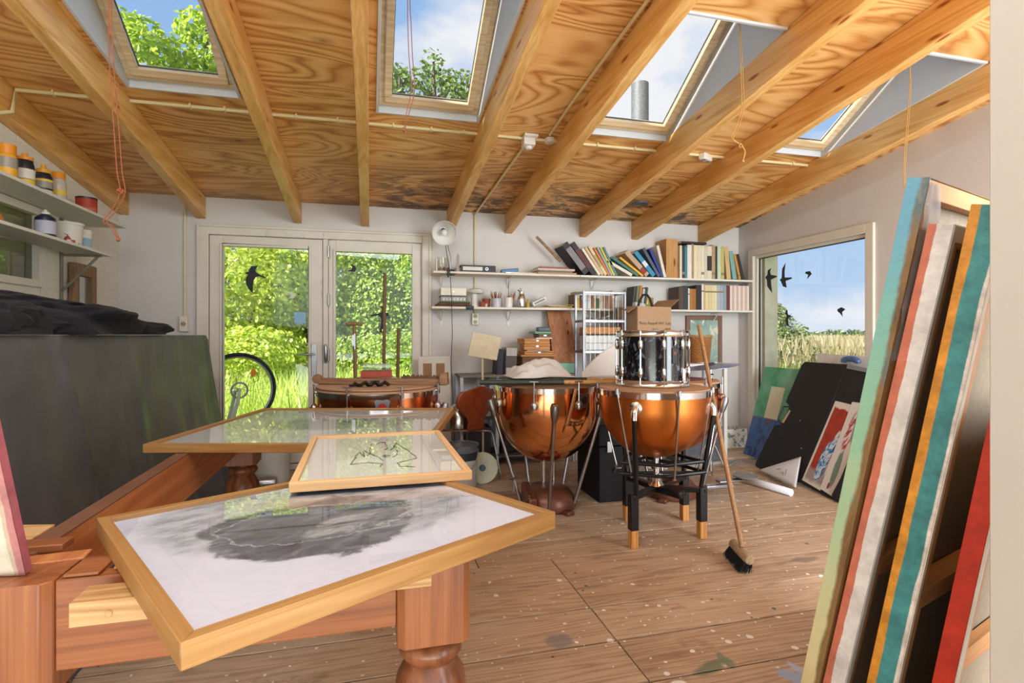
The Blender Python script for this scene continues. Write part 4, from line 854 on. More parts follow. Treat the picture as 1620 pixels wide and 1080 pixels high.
L = [(.025, .335, 0, '#d8cfb8', 'cream spine next to the wooden divider'), (.03, .32, 0, '#30343c', 'dark book second from the wooden divider'), (.028, .325, 0, '#3c7f8c', 'blue green book third from the wooden divider'), (.05, .345, 0, '#dcdad2', 'white thick book fourth from the wooden divider'), (.022, .355, 0, '#ab855c', 'brown narrow book under the lying black book'), (.042, .345, 0, '#ddd2b6', 'first of three cream volumes in the standing row'), (.042, .345, 0, '#d8ccb0', 'middle of three cream volumes in the standing row'), (.036, .345, 0, '#ddd4c0', 'last of three cream volumes in the standing row'),
     (.03, .335, 0, '#c9c3b2', 'pale book with dark smudges down the spine'), (.055, .34, 0, '#d6cdb9', 'cream book with a black brush drawing on the spine'), (.04, .355, 0, '#ab9272', 'fawn book with dark top right of the brush drawing'), (.024, .34, 0, '#33302c', 'narrow dark book left of the green patterned spine'), (.042, .35, 0, '#bccab0', 'pale green patterned book in the standing row'), (.038, .345, 0, '#b5ad6c', 'olive book right of the green patterned spine'), (.05, .34, .10, '#c9a878', 'light tan book beginning to lean right side'),
     (.05, .30, .17, '#77a3a3', 'pale teal book leaning at the right of the standing row'), (.028, .275, .24, '#c08a3c', 'ochre book between the teal and the black books'), (.034, .275, .27, '#2b2624', 'dark book at the right end of the upper shelf row')]
pl = 0
for k, (w, h, ln, col, lab) in enumerate(L):
    xx += (.31*(sin(ln)-sin(pl)) if ln > pl else 0); pl = ln
    book(lab, col, xx, w, h, .22, ln, ZU+.001, group='books standing on the upper back shelf', band=(.25, .7, '#2a2826') if k in (9,) else ((.12, .2, '#8c7c5c') if k % 3 == 1 else None)); xx += w/cos(ln)+.0015
book('black flat book lying on top of the cream volumes', '#2a2422', xd+.17, .022, .30, .2, z=ZU+.358, lie=.03, group='books standing on the upper back shelf')
# left part of the upper shelf
P = lambda px, y=SH0+.06: atY(px, 440, y).x
e = thing('ring_binder', 'black ring binder with a white label lying on the upper back shelf', 'binder', (P(755), SH0+.05, ZU)); x0, x1 = P(728), P(783); y0 = SH0+.03
MB().bb((x0, y0, ZU), (x1, y0+.2, ZU+.003)).bb((x0, y0, ZU+.062), (x1, y0+.2, ZU+.065)).bb((x0, y0-.002, ZU), (x1, y0+.001, ZU+.065)).build('cover', BLACK, e, bevel=.001); MB().bb((x0+.02, y0-.0035, ZU+.016), (x0+.205, y0-.0021, ZU+.05)).build('spine_label', plain('#d9d6d0', .6), e)
MB().lathe([(.014, 0), (.014, .0015), (.009, .0015), (.009, 0)], (x1-.085, y0-.0036, ZU+.033), 20, Matrix.Rotation(pi/2, 3, 'X'), caps=False).build('finger_ring', STEEL, e); MB().bb((x0+.01, y0+.004, ZU+.004), (x1-.01, y0+.19, ZU+.055)).build('pages', PAGE, e)
tagd(MB().prism([(P(722), SH0+.05, ZU), (P(726.5), SH0+.05, ZU), (P(726.5), SH0+.05, ZU+.15), (P(724.5), SH0+.05, ZU+.175), (P(722), SH0+.05, ZU+.14)], (0, .012, 0)).build('wooden_ruler', plain('#9c8f84', .5)), 'grey upright ruler standing left of the ring binder', 'ruler')
e = thing('glass_ornament', 'clear glass jar of shells at the left end of the upper back shelf', 'ornament', (P(700), SH0+.1, ZU)); MB().lathe([(.05, 0), (.055, .01), (.055, .13), (.05, .13), (.05, .012), (0, .012)], (P(700), SH0+.1, ZU+.001), 24).build('jar', glass_mat('clear_jar', (.93, .93, .9, 1)), e)
for k in range(9): MB().lathe([(0, -.011), (.009, -.006), (.012, 0), (.008, .007), (0, .011)], (P(700)+.028*cos(k*2.4), SH0+.1+.028*sin(k*2.4), ZU+.026+.008*(k//3)), 10).build('shell', plain(['#c9a183', '#d8c7b0', '#a87a58'][k % 3], .5), e)
MB().bb((P(690), SH0+.06, ZU), (P(691.5), SH0+.14, ZU+.12)).build('side_plate', CREAMP, e)
e = thing('blue_stapler', 'blue stapler lying between the ring binder and the flat papers', 'stapler', (P(807), SH0+.06, ZU)); MB().hexa([Vector(p) for p in ((P(793), SH0+.05, ZU), (P(820), SH0+.05, ZU), (P(820), SH0+.1, ZU), (P(793), SH0+.1, ZU), (P(793), SH0+.05, ZU+.035), (P(820), SH0+.05, ZU+.055), (P(820), SH0+.1, ZU+.055), (P(793), SH0+.1, ZU+.035))]).build('body', plain('#2f6a94', .4), e, bevel=.006); MB().bb((P(800), SH0+.045, ZU+.0), (P(824), SH0+.105, ZU+.012)).build('base_plate', STEEL, e)
for k, (a, b, col) in enumerate(((800, 842, '#d6ccb8'), (808, 850, '#e0dacb'), (820, 856, '#c9bda8'))):
    tagd(MB().box(((P(a)+P(b))/2, SH0+.11+.01*k, ZU+.003+.0045*k), (P(b)-P(a), .17, .004), Matrix.Rotation(.06*k-.05, 3, 'Z')).build('paper_sheet', plain(col, .85)), ['lowest sheet', 'middle sheet', 'topmost sheet'][k]+' of loose paper beside the blue stapler on the upper shelf', 'paper', 'loose papers on the upper back shelf')
for k, (a, b, th, col) in enumerate(((851, 911, .018, '#a58a6c'), (852, 905, .016, '#6f6357'), (851, 909, .02, '#cbb6a6'), (854, 900, .014, '#8c4a3c'))):
    z = ZU+.001+[0, .019, .036, .057][k]; book(['bottom', 'second', 'third', 'top'][k]+' magazine in the low stack under the leaning black books', col, P(a, SH0+.02), th, P(b)-P(a), .2, z=z, y=SH0+.015, lie=.02*(k-1), group='magazines stacked on the upper back shelf')
a_, b_ = atY(849, 374, SH0+.1), atY(884, 410, SH0+.1)
d = (b_-a_).normalized(); n_ = Vector((d.z, 0, -d.x))*.012
tagd(MB().prism([a_-n_, b_-n_+d*.03, b_+n_+d*.03, a_+n_], (0, .012, 0)).build('wooden_stick', wood('slat_wood', ['#a07a50', '#8a6238', '#6f4c2a'], 'x', 3, .6, False)), 'brown wooden slat sticking up left of the leaning books', 'stick')
# lower shelf
z = ZL_+.001; Q = lambda px: atY(px, 485, SH0+.08).x
e = thing('green_folder', 'stack of green and brown folders at the left end of the lower back shelf', 'folder', (Q(715), SH0+.1, z))
for k, (a, b, col, r_) in enumerate(((690, 742, '#5a3a2a', 0), (692, 741, '#704432', .04), (695, 743, '#4c5a2e', -.04))): MB().box(((Q(a)+Q(b))/2, SH0+.125, z+.008+.015*k), (Q(b)-Q(a), .22, .013), Matrix.Rotation(r_, 3, 'Z')).build('folder', plain(col, .7), e, bevel=.003)
e = thing('storage_box', 'cream box with a dark slot standing on the folders on the lower back shelf', 'box', (Q(716), SH0+.1, z+.048)); x0, x1 = Q(697), Q(736)
MB().bb((x0, SH0+.04, z+.048), (x1, SH0+.2, z+.09)).build('lower_tray', plain('#b4b1a4', .4), e, bevel=.003); MB().bb((x0, SH0+.036, z+.09), (x1, SH0+.204, z+.103)).build('slot', DKB, e); MB().bb((x0-.003, SH0+.034, z+.103), (x1+.003, SH0+.206, z+.175)).build('lid', CREAMP, e, bevel=.004); MB().lathe([(.008, 0), (.008, .004)], ((x0+x1)/2, SH0+.034, z+.14), 12, Matrix.Rotation(pi/2, 3, 'X')).build('catch', STEEL, e)
for k in range(7): MB().lathe([(.011, 0), (.012, .02), (0, .028)], (x0+.02+k*.032, SH0+.034, z+.056), 10).build('glass_knob', plain('#d9dcd9', .2), e)
e = thing('white_lamp', 'white mushroom-shaped lamp on the lower back shelf', 'lamp', (Q(751), SH0+.1, z)); MB().lathe([(.038, 0), (.04, .01), (.032, .03), (.03, .12), (.04, .13)], (Q(751), SH0+.1, z), 24).build('lamp_base', plain('#d5d0c4', .35), e); MB().lathe([(.03, .125), (.07, .13), (.078, .145), (.07, .165), (.045, .175), (0, .178)], (Q(754), SH0+.1, z), 28).build('lamp_shade', plain('#dcd8cd', .3), e)
for k, (px, r_, h, col, lab) in enumerate(((762, .03, .045, '#8f4a36', 'small brown pot left of the brush tub'), (772, .038, .085, '#9a4630', 'taller terracotta pot behind the small brown pot'), (768, .012, .03, '#d9d4ca', 'white shell-like cup in front of the terracotta pots'))):
    tagd(MB().lathe([(r_*.75, 0), (r_, h), (r_*1.06, h), (r_*1.06, h*.85), (r_*.9, h*.97), (r_*.7, .01), (0, .01)], (Q(px), SH0+(.05 if k != 1 else .15), z), 20).build('pot', plain(col, .7)), lab, 'pot')
def brush_pot(name, label, px, r_, h, body, n, seed, tall=None, y=SH0+.09):
    x = Q(px); e = thing(name, label, 'brush pot', (x, y, z)); MB().lathe([(r_*.9, 0), (r_, h), (r_*.93, h), (r_*.84, .004), (0, .004)], (x, y, z), 28).build('pot', body, e); rr = random.Random(seed)
    for k in range(n):
        a = rr.uniform(0, 6.28); q = rr.uniform(.2, .75)*r_; l = rr.uniform(.1, .15) if not (tall and k == 0) else tall; t_ = rr.uniform(.01, .05); p0 = Vector((x+q*cos(a)*.5, y+q*sin(a)*.5, z+.006)); p1 = p0+Vector((cos(a)*t_+q*cos(a)*.5, sin(a)*t_*.6, l))
        MB().tube([p0, p0.lerp(p1, .7), p1], [.0022, .0035, .002], 6).build('brush', plain(rr.choice(['#7a2c22', '#5c3c24', '#8c7a34', '#402a22', '#a8492f', '#b49a6a']), .5), e)
    return e
brush_pot('brush_tub', 'clear plastic tub full of red and brown brushes on the lower back shelf', 785.5, .048, .085, plain('#b9bdc0', .25), 20, 3)
brush_pot('brush_mug', 'white enamel mug of pencils and brushes, one very tall, on the lower back shelf', 805, .042, .095, plain('#e0dcd2', .3), 14, 4, .30)
e = thing('steel_shaker', 'shiny steel flask with brushes beside the white mug', 'flask', (Q(825), SH0+.08, z)); MB().lathe([(.036, 0), (.04, .01), (.04, .095), (.03, .12), (.024, .135), (.026, .15), (0, .155)], (Q(825), SH0+.08, z), 28).build('flask_body', CHROME, e)
MB().tube([(Q(817), SH0+.13, z), (Q(826), SH0+.13, z+.19)], .006).lathe([(0, -.012), (.02, -.004), (.02, .004), (0, .012)], (Q(824), SH0+.13, z+.17), 14).build('whisk', ALU, e)
tagd(MB().lathe([(.016, 0), (.018, .05), (.008, .065), (.008, .085), (0, .085)], (Q(834), SH0+.06, z), 16).build('glue_bottle', plain('#b39a3a', .4)), 'small yellow bottle right of the steel flask', 'bottle')
M4 = Matrix.Translation((Q(843), SH0+.05, z+.012)) @ Matrix.Rotation(-.45, 4, 'Y'); e = thing('cassette_box', 'tilted white box with a dark slot among the papers on the lower back shelf', 'box', (Q(843), SH0+.05, z)); MB().bb((0, 0, 0), (.15, .11, .04)).build('box', plain('#d3d0c8', .5), e, M4, bevel=.003); MB().bb((.02, -.002, .012), (.13, .0, .026)).build('slot', DKB, e, M4)
for k, (a, b, col) in enumerate(((838, 900, '#b59c78'), (848, 905, '#cbb692'), (868, 904, '#a88c66'), (862, 895, '#d9cfb4'), (888, 912, '#cfc23e'))):
    tagd(MB().box(((Q(a)+Q(b))/2, SH0+.15-.01*k, z+.003+.0065*k), (Q(b)-Q(a), .16, .006), Matrix.Rotation(.08*(k-2), 3, 'Z')).build('folded_paper', plain(col, .85), bevel=.001), ['lowest', 'second', 'third', 'fourth', 'yellow topmost'][k]+' folded paper in the pile left of the wire rack', 'paper', 'folded papers on the lower back shelf')
xx = Q(905); L = [(.02, .12, 0, '#5c4636', 'brown narrow book behind the left post of the wire rack'), (.035, .145, 0, '#c9a12e', 'gold yellow book behind the wire rack'), (.015, .14, 0, '#3c4a44', 'dark green thin book right of the gold book'), (.03, .13, 0, '#b04a38', 'red and white spine behind the wire rack'), (.03, .13, 0, '#a9c0c8', 'pale blue book low behind the wire rack'), (.03, .145, 0, '#e0ded4', 'white book standing behind the wire rack'), (.022, .145, 0, '#8c5a3c', 'chestnut book behind the wire mesh'), (.03, .15, 0, '#b08860', 'light brown book behind the wire mesh'), (.038, .15, 0, '#2f5a3c', 'bottle green book behind the wire mesh'),
     (.028, .145, 0, '#d6cbb4', 'cream book right of the bottle green one'), (.028, .15, 0, '#a47a58', 'first of the brown volumes at the right post of the rack'), (.028, .155, 0, '#b0906c', 'second, paler brown volume at the right post of the rack'), (.028, .15, 0, '#9a7452', 'third brown volume at the right post of the rack'), (.03, .16, 0, '#b89878', 'fourth brown volume just right of the wire rack')]
for w, h, ln, col, lab in L:
    if xx > 2.58: break
    book(lab, col, xx, w, h*1.12, .15, ln, z, group='books behind the wire rack', y=SH0+.03, band=(.6, .8, '#d8d0c0') if w >= .03 else None); xx += w/cos(ln)+.003
for k, (w, h, ln, col, lab) in enumerate(((.025, .23, -.12, '#3c3a3a', 'dark book tipped right behind the cardboard box'), (.03, .235, -.12, '#6a6f4c', 'olive book tipped right behind the cardboard box'), (.022, .24, -.13, '#b5763a', 'orange brown book tipped right behind the cardboard box'), (.028, .21, -.12, '#a9adab', 'grey book tipped right behind the cardboard box'), (.022, .225, -.14, '#2c4a44', 'dark teal thin book tipped right above the cardboard box'))):
    book(lab, col, max(xx, Q(994))+.012+k*.033, w, h, .16, ln, z, group='books tipped behind the cardboard box', y=SH0+.03)
for k, px in enumerate((1021.5, 1028)): tagd(MB().lathe([(.026, 0), (.026, .115), (.024, .118), (0, .118)], (Q(px), SH0+.06, z), 24).build('brass_tin', plain('#c9b36a', .3, .7, .08)), ['left', 'right'][k]+' of the two brass coloured tins behind the cardboard box', 'tin', 'brass tins')
xx = Q(1068); L = [(.055, .235, 0, '#4c3a2e', 'dark brown box file left of the black atlas'), (.05, .245, 0, '#2a3238', 'blue black binder behind the cardboard flap'), (.018, .22, 0, '#d0cfc8', 'thin white booklet beside the blue black binder'), (.035, .215, 0, '#a8702e', 'left of two leather brown volumes on the lower shelf'), (.035, .215, 0, '#9c642a', 'right of two leather brown volumes on the lower shelf'), (.065, .255, 0, '#1e1a20', 'wide black volume right of the leather pair'), (.022, .265, 0, '#dcdbd4', 'tall narrow white volume beside the black one'), (.018, .262, 0, '#c9a078', 'tan volume after the tall white one'),
     (.036, .258, 0, '#d4c79c', 'first cream atlas volume in the matching set'), (.036, .258, 0, '#cfc194', 'second cream atlas volume in the matching set'), (.03, .258, 0, '#d6caa2', 'third cream atlas volume in the matching set'), (.03, .258, 0, '#dccfa8', 'fourth cream atlas volume in the matching set'), (.038, .258, 0, '#a8adb4', 'first blue grey volume in the matching set'), (.038, .258, 0, '#9aa4b2', 'second blue grey volume in the matching set'), (.036, .258, 0, '#8795a6', 'third blue grey volume in the matching set'), (.04, .26, 0, '#6a2c28', 'dark red volume between blue grey and pink volumes')]
for w, h, ln, col, lab in L: book(lab, col, xx, w, h, .2, ln, z, group='volumes on the right of the lower back shelf', y=SH0+.012, band=(.7, .76, '#8a7448') if col > '#9' else None); xx += w+.0015
nth = ['first', 'second', 'third', 'fourth', 'fifth', 'sixth', 'seventh', 'eighth', 'ninth', 'tenth']
wv = (XR-.03-xx)/10
for k in range(9): book(nth[k]+' thin pink and white magazine volume right of the dark red one', '#c9a79c' if k % 2 else '#ddd2c8', xx, wv-.001, .26, .2, 0, z, group='pink magazine volumes', y=SH0+.012); xx += wv

# clip lamp and its cord
e = thing('clip_lamp', 'white clip-on lamp with an open enamel shade fixed to the upper back shelf', 'lamp', (atY(712, 433, SH0-.01).x, SH0-.01, ZU-.09))
hx = atY(703, 368, SH0-.05); ax = Vector((-.02, -.9, -.42)).normalized(); M3 = ax.to_track_quat('Z', 'Y').to_matrix()
MB().lathe([(.022, -.115), (.034, -.10), (.05, -.075), (.085, -.04), (.108, 0), (.112, .012), (.109, .012), (.104, 0), (.081, -.038), (.046, -.072), (.03, -.095), (0, -.10)], hx, 40, M3).build('lamp_shade', plain('#e4e1da', .25, 0, .03), e)
MB().lathe([(.02, -.10), (.02, -.055), (0, -.055)], hx+Vector((0, 0, 0)), 20, M3).build('bulb_holder', BLACK, e)
MB().lathe([(.014, -.06), (.016, -.045), (.026, -.02), (.027, 0), (.02, .018), (0, .026)], hx, 20, M3).build('bulb', plain('#e8e6df', .2), e)
MB().lathe([(0, -.014), (.014, -.008), (.016, 0), (.014, .008), (0, .014)], hx-ax*.10+Vector((-.055, 0, .03)), 14).build('swivel_knob', plain('#4a3026', .4), e)
cp = atY(711, 432, SH0-.008)
MB().tube([hx-ax*.11, hx-ax*.14+Vector((0, 0, .01)), Vector((cp.x+.012, SH0-.012, ZU+.12)), Vector((cp.x+.008, SH0-.012, ZU+.02))], .005).build('arm', STEEL, e)
MB().bb((cp.x-.02, SH0-.022, ZU+.001), (cp.x+.05, SH0+.04, ZU+.014)).bb((cp.x-.02, SH0-.022, ZU-.038), (cp.x+.05, SH0+.03, ZU-.021)).bb((cp.x-.02, SH0-.026, ZU-.06), (cp.x-.004, SH0-.01, ZU+.03)).build('clamp', BLACK, e, bevel=.003)
c0 = Vector((cp.x+.006, SH0-.02, ZU-.03)); MB().tube([hx-ax*.12, hx-ax*.13+Vector((.02, .01, -.12)), c0, c0+Vector((.012, .0, -.25)), c0+Vector((.02, .01, -.55)), c0+Vector((.012, .03, -.8)), c0+Vector((.03, .05, -1.1)), c0+Vector((.06, .12, -1.72))], .0032, 6).build('cord', BLACK, e)
tagd(MB().bb((Q(735), SH0-.012, ZL_-.03), (Q(747), SH0+.03, ZL_+.008)).bb((Q(737), SH0-.03, ZL_-.02), (Q(746), SH0-.01, ZL_-.005)).build('spring_clamp', plain('#2d3a44', .5), bevel=.004), 'dark blue clamp gripping the front of the lower back shelf', 'clamp')

# ================================================================ the drums
def copper_mat(name, a, b, rough, dark=.4):
    t = T(name); o = t.obj(); n = t.noise(t.map(o, scale=(1, 1, .35)), 3, 5, .6); col = t.ramp(n, [(.3, a), (.7, b)])
    t.fin(col, t.math('ADD', t.math('MULTIPLY', t.noise(o, 5, 5, .7), dark*.35), rough), 1); t.bump(t.noise(o, 7, 3, .5), .12, .01); return t.m
COPPER = copper_mat('polished_copper', '#e8985e', '#f4b47e', .06); COPPER2 = copper_mat('copper_satin', '#c8702c', '#dc8c48', .30)
COPPER3 = copper_mat('copper_warm', '#c9703f', '#dd8e60', .15)
HEAD = plain('#b28a68', .7, 0, .12, 5, .1); HEADD = plain('#6f5138', .75, 0, .2, 7, .1); FOOT = plain('#6e4230', .35, .35, .15, 6)
def timpano(name, label, cx, cy, R_, zr, zb, mat, head, rim=CHROME, tens=8, a0=0, lug=True):
    e = thing(name, label, 'kettledrum', (cx, cy, 0)); c = (cx, cy, 0)
    H_ = zr-zb; pr = [(0, zb)]
    for k in range(1, 15):
        a = pi/2*k/15; pr.append((R_*.985*sin(a)**.92, zb+(H_*.72)*(1-cos(a)**1.1)))
    pr += [(R_*.985, zb+H_*.74), (R_*.985, zr-.012)]
    MB().lathe(pr, c, 64).build('bowl', mat, e, angle=60)
    MB().lathe([(R_*.995, zr-.045), (R_*1.01, zr-.045), (R_*1.015, zr-.012), (R_*1.0, zr-.010), (R_*.99, zr-.02)], c, 64).build('rim_hoop', rim, e)
    MB().lathe([(0, zr+.004), (R_*.94, zr+.003), (R_*.99, zr-.002), (R_*1.0, zr-.010)], c, 64).build('drum_head', head, e)
    for k in range(tens):
        a = a0+2*pi*k/tens; x, y = cx+R_*1.035*cos(a), cy+R_*1.035*sin(a)
        g = MB().tube([(x, y, zr-.13), (x, y, zr+.03)], .0055, 8); tx, ty = -sin(a), cos(a)
        g.tube([(x-tx*.028, y-ty*.028, zr+.033), (x+tx*.028, y+ty*.028, zr+.033)], .005, 8).tube([(cx+R_*cos(a), cy+R_*sin(a), zr-.018), (x, y, zr-.018)], .008, 8)
        if lug: g.lathe([(0, -.028), (.02, -.022), (.024, 0), (.018, .02), (.008, .03)], (x, y, zr-.12), 16).tube([(cx+R_*.97*cos(a), cy+R_*.97*sin(a), zr-.12), (x, y, zr-.12)], .011, 10)
        g.build('tension_screw', STEEL, e)
    return e
def badge(e, cx, cy, R_, zr, a, col):
    x, y = cx+R_*1.0*cos(a), cy+R_*1.0*sin(a); n = Vector((cos(a), sin(a), 0)); M4 = basis((x, y, zr-.09), (-sin(a), cos(a), 0), (0, 0, 1))
    P = [(-.05, .035), (-.03, .045), (0, .04), (.03, .045), (.05, .035), (.042, 0), (.03, -.04), (0, -.05), (-.03, -.04), (-.042, 0)]
    MB().prism([(p[0], p[1], 0) for p in P], (0, 0, .006)).build('badge_plate', ALU, e, M4, bevel=.002); o = MB().lathe([(.024, 0), (.024, .009), (0, .010)], (0, 0, 0), 24).build('badge', col, e, M4)
def strutleg(e, p0, p1, r=.011, mat=STEEL, socket=True):
    p0, p1 = Vector(p0), Vector(p1); MB().tube([p0, p1], r, 12).build('leg', mat, e)
    if socket: d = (p1-p0).normalized(); MB().tube([p0-d*.03, p0, p0+d*.06, p0+d*.09], [.018, .028, .022, .014], 14).build('leg_socket', ALU, e)
# T1: polished copper, pedal base
c1 = (1.20, 3.62); R1 = .365; ZR1 = .87
e = timpano('kettledrum', 'polished copper kettledrum on chrome legs with brown pedal base, under the white cloth', c1[0], c1[1], R1, ZR1, .325, COPPER, HEADD, a0=.25)
badge(e, c1[0], c1[1], R1, ZR1, radians(-68), plain('#1c1412', .5))
for a, b in ((178, -172), (-101, -104), (-33, -38), (35, 40), (105, 110)):
    a, b = radians(a), radians(b); strutleg(e, (c1[0]+(R1+.03)*cos(a), c1[1]+(R1+.03)*sin(a), ZR1-.14), (c1[0]+.20*cos(b), c1[1]+.20*sin(b), .05), .012)
def dome_base(e, c, r, h, mat, a0=0):
    MB().lathe([(r*.98, .012), (r, .03), (r*.95, h*.5), (r*.75, h*.82), (r*.4, h*.97), (0, h)], (c[0], c[1], 0), 40).build('pedal_base', mat, e)
    for k in range(3):
        a = a0+k*2*pi/3; MB().bb((-.03, -.03, 0), (.05, .03, .03)).build('foot', mat, e, Matrix.Translation((c[0]+r*1.02*cos(a), c[1]+r*1.02*sin(a), 0)) @ Matrix.Rotation(a, 4, 'Z'), bevel=.008)
dome_base(e, c1, .20, .165, FOOT, -1.2)
MB().tube([(c1[0]-.02, c1[1]+.02, .12), (c1[0]-.02, c1[1]+.02, .34)], .014, 14).tube([(c1[0]+.06, c1[1]+.03, .1), (c1[0]+.06, c1[1]+.03, .36)], .007, 10).build('pull_rod', CHROME, e)
m = MB(); a = Vector((c1[0]-.16, c1[1]-.10, .02)); m.hexa([a+Vector(p) for p in ((-.03, -.10, 0), (.03, -.10, 0), (.03, .10, 0), (-.03, .10, 0), (-.03, -.10, .10), (.03, -.10, .10), (.03, .10, .17), (-.03, .10, .17))]); m.build('pedal', FOOT, e, bevel=.01)
MB().tube([(a.x-.02, a.y-.08, .02), (a.x-.02, a.y-.08, .13)], .008).lathe([(0, -.012), (.013, 0), (0, .012)], (a.x-.02, a.y-.08, .14), 12).tube([(a.x-.10, a.y+.02, .15), (a.x-.10, a.y+.02, .23), (a.x-.13, a.y, .235), (a.x-.07, a.y+.04, .235)], .007).build('pedal_lever', STEEL, e)
st = [(c1[0]+(R1+.012)*cos(q), c1[1]+(R1+.012)*sin(q)) for q in (radians(-80),)][0]
MB().grid(lambda u, v: Vector((st[0]-.008+.022*u+.0-.05*v, st[1]-.006+.03*v*v, ZR1-.01-.24*v)), 2, 14).build('leather_strap', plain('#a8703a', .6), e, solid=.003)
# T4 behind, right
c4 = (2.27, 3.70); R4 = .315; ZR4 = .86
e = timpano('kettledrum', 'copper kettledrum mostly hidden behind the one with wooden feet', c4[0], c4[1], R4, ZR4, .33, COPPER3, HEAD, a0=.1)
for a, b in ((-165, -150), (-115, -110), (-45, -60), (-5, -20), (90, 90), (150, 150)):
    a, b = radians(a), radians(b); strutleg(e, (c4[0]+(R4+.03)*cos(a), c4[1]+(R4+.03)*sin(a), ZR4-.14), (c4[0]+.20*cos(b), c4[1]+.20*sin(b), .05), .011)
dome_base(e, (c4[0]-.08, c4[1]-.06), .19, .15, FOOT, -.3)
MB().bb((2.42, 3.38, .14), (2.62, 3.44, .155)).bb((2.30, 3.36, .11), (2.5, 3.40, .135)).build('pedal', ALU, e, bevel=.006); MB().lathe([(.0, .158), (.06, .160), (.085, .168), (.09, .175)], (2.66, 3.42, 0), 24).build('pedal_pad', plain('#7c7d7a', .6), e, solid=.004)
# T3 by the doors
c3 = (.06, 3.88); R3 = .418; ZR3 = .845
e = timpano('kettledrum', 'wide copper kettledrum with a red badge, loaded with wood, before the garden doors', c3[0], c3[1], R3, ZR3, .30, COPPER3, HEAD, a0=radians(-117))
badge(e, c3[0], c3[1], R3, ZR3, radians(-88), plain('#a81c26', .35))
for a in (-170, -118, -60, -8, 60, 120):
    a = radians(a); strutleg(e, (c3[0]+(R3+.035)*cos(a), c3[1]+(R3+.035)*sin(a), ZR3-.15), (c3[0]+.25*cos(a), c3[1]+.25*sin(a), .03), .012)
dome_base(e, c3, .2, .13, FOOT)
zt = ZR3+.006
brd = tag(MB().lathe([(0, zt), (.405, zt), (.405, zt+.008), (0, zt+.008)], (c3[0]-.01, c3[1]-.0, 0), 48).build('drum_cover', wood('hardboard_disc', ['#c9a484', '#b8906e', '#a37a58'], 'x', 1, .7, False, .3)), 'round hardboard disc lying on the wide kettledrum by the doors', 'board')
zt += .0085
a_, b_ = Vector((-.36, 4.00, zt+.045)), Vector((.52, 3.74, zt+.040)); d = (b_-a_).normalized(); M4 = basis(a_+Vector((0, 0, -.04)), d, (-d.y, d.x, 0)); Lb = (b_-a_).length
ow = wood('old_beam_wood', ['#a8835f', '#8d6a4a', '#6f5038'], 'x', 1.6, .7, True, .7)
e = thing('wooden_beam', 'old brown wooden beam with broken carved ends lying across the wide kettledrum', 'beam', (0.06, 3.70, zt)); M4 = basis((a_.x, a_.y, zt+.001), d, (-d.y, d.x, 0))
MB().hexa([Vector(p) for p in ((.02, -.03, .0), (Lb, -.035, 0), (Lb, .035, 0), (.02, .03, 0), (.02, -.025, .042), (Lb, -.03, .046), (Lb, .03, .046), (.02, .025, .042))]).build('shaft', ow, e, M4, bevel=.008)
MB().lathe([(.0, -.03), (.03, -.025), (.034, 0), (.03, .025), (0, .03)], (.01, 0, .035), 18, Matrix.Rotation(pi/2, 3, 'X')).build('scroll_end', ow, e, M4)
m = MB(); m.hexa([Vector(p) for p in ((Lb-.06, -.05, .002), (Lb+.005, -.05, .002), (Lb+.005, .05, .002), (Lb-.06, .05, .002), (Lb-.05, -.045, .085), (Lb+.0, -.045, .09), (Lb+.0, .045, .09), (Lb-.05, .045, .08))]); m.build('end_block', ow, e, M4, bevel=.008)
rr = random.Random(2); m = MB()
for k in range(9): x = Lb-.30+.27*k/9; m.hexa([Vector((x+p[0]*.022, p[1]*.022+rr.uniform(-.01, .01), .044+p[2]*rr.uniform(.012, .03))) for p in ((-1, -1, 0), (1, -1, 0), (1, 1, 0), (-1, 1, 0), (-.4, -.5, 1), (.5, -.4, 1), (.4, .5, 1), (-.5, .3, 1))])
m.build('splintered_edge', plain('#5f4632', .8, 0, .3, 20), e, M4)
e = thing('metal_clamp', 'dark tangled iron clamp lying under the wooden beam on the wide kettledrum', 'clamp', (.02, 3.56, zt)); m = MB(); rr = random.Random(9)
p = Vector((-.10, 3.70, zt+.018)); pts = [p+Vector((.022*k, .012*sin(k*1.7), .012*cos(k*2.1))) for k in range(11)]; m.tube(pts, .012, 8).tube([q+Vector((.01, -.02, .006)) for q in pts[2:9]], .008, 8).tube([pts[1], pts[1]+Vector((-.05, -.03, 0))], .008).box(pts[6]+Vector((0, .01, .0)), (.06, .03, .022)); m.build('clamp_body', plain('#3a3733', .45, .7, .3, 20), e)
p = atY(537, 577, 4.0)
e = thing('glass_box', 'shallow clear glass box standing on the red book on the wide kettledrum', 'box', (.10, 4.0, zt+.082))
book('red-brown book with pale page edges lying on the wide kettledrum', '#a8482f', -.065, .045, .22, .17, z=zt+.035, y=4.06, group='things on the kettledrum by the doors', lie=-.08)
tag(MB().box((.06, 4.10, zt+.016), (.26, .20, .032), Matrix.Rotation(.1, 3, 'Z')).build('paper_block', plain('#d3cbb8', .8), bevel=.003), 'pale block of paper under the red-brown book', 'paper')
m = MB(); x0, x1, y0, y1, z0, z1 = -.045, .15, 4.07, 4.19, zt+.0815, zt+.125
m.bb((x0, y0, z0), (x1, y1, z0+.004)).bb((x0, y0, z0+.004), (x1, y0+.004, z1)).bb((x0, y1-.004, z0+.004), (x1, y1, z1)).bb((x0, y0+.004, z0+.004), (x0+.004, y1-.004, z1)).bb((x1-.004, y0+.004, z0+.004), (x1, y1-.004, z1)); m.build('glass_walls', glass_mat('box_glass', (.82, .84, .78, 1)), e)
MB().tube([(x0, y0, z1), (x1, y0, z1), (x1, y1, z1), (x0, y1, z1)], .0025, 6, closed=True).build('rim', plain('#a5a487', .4), e)
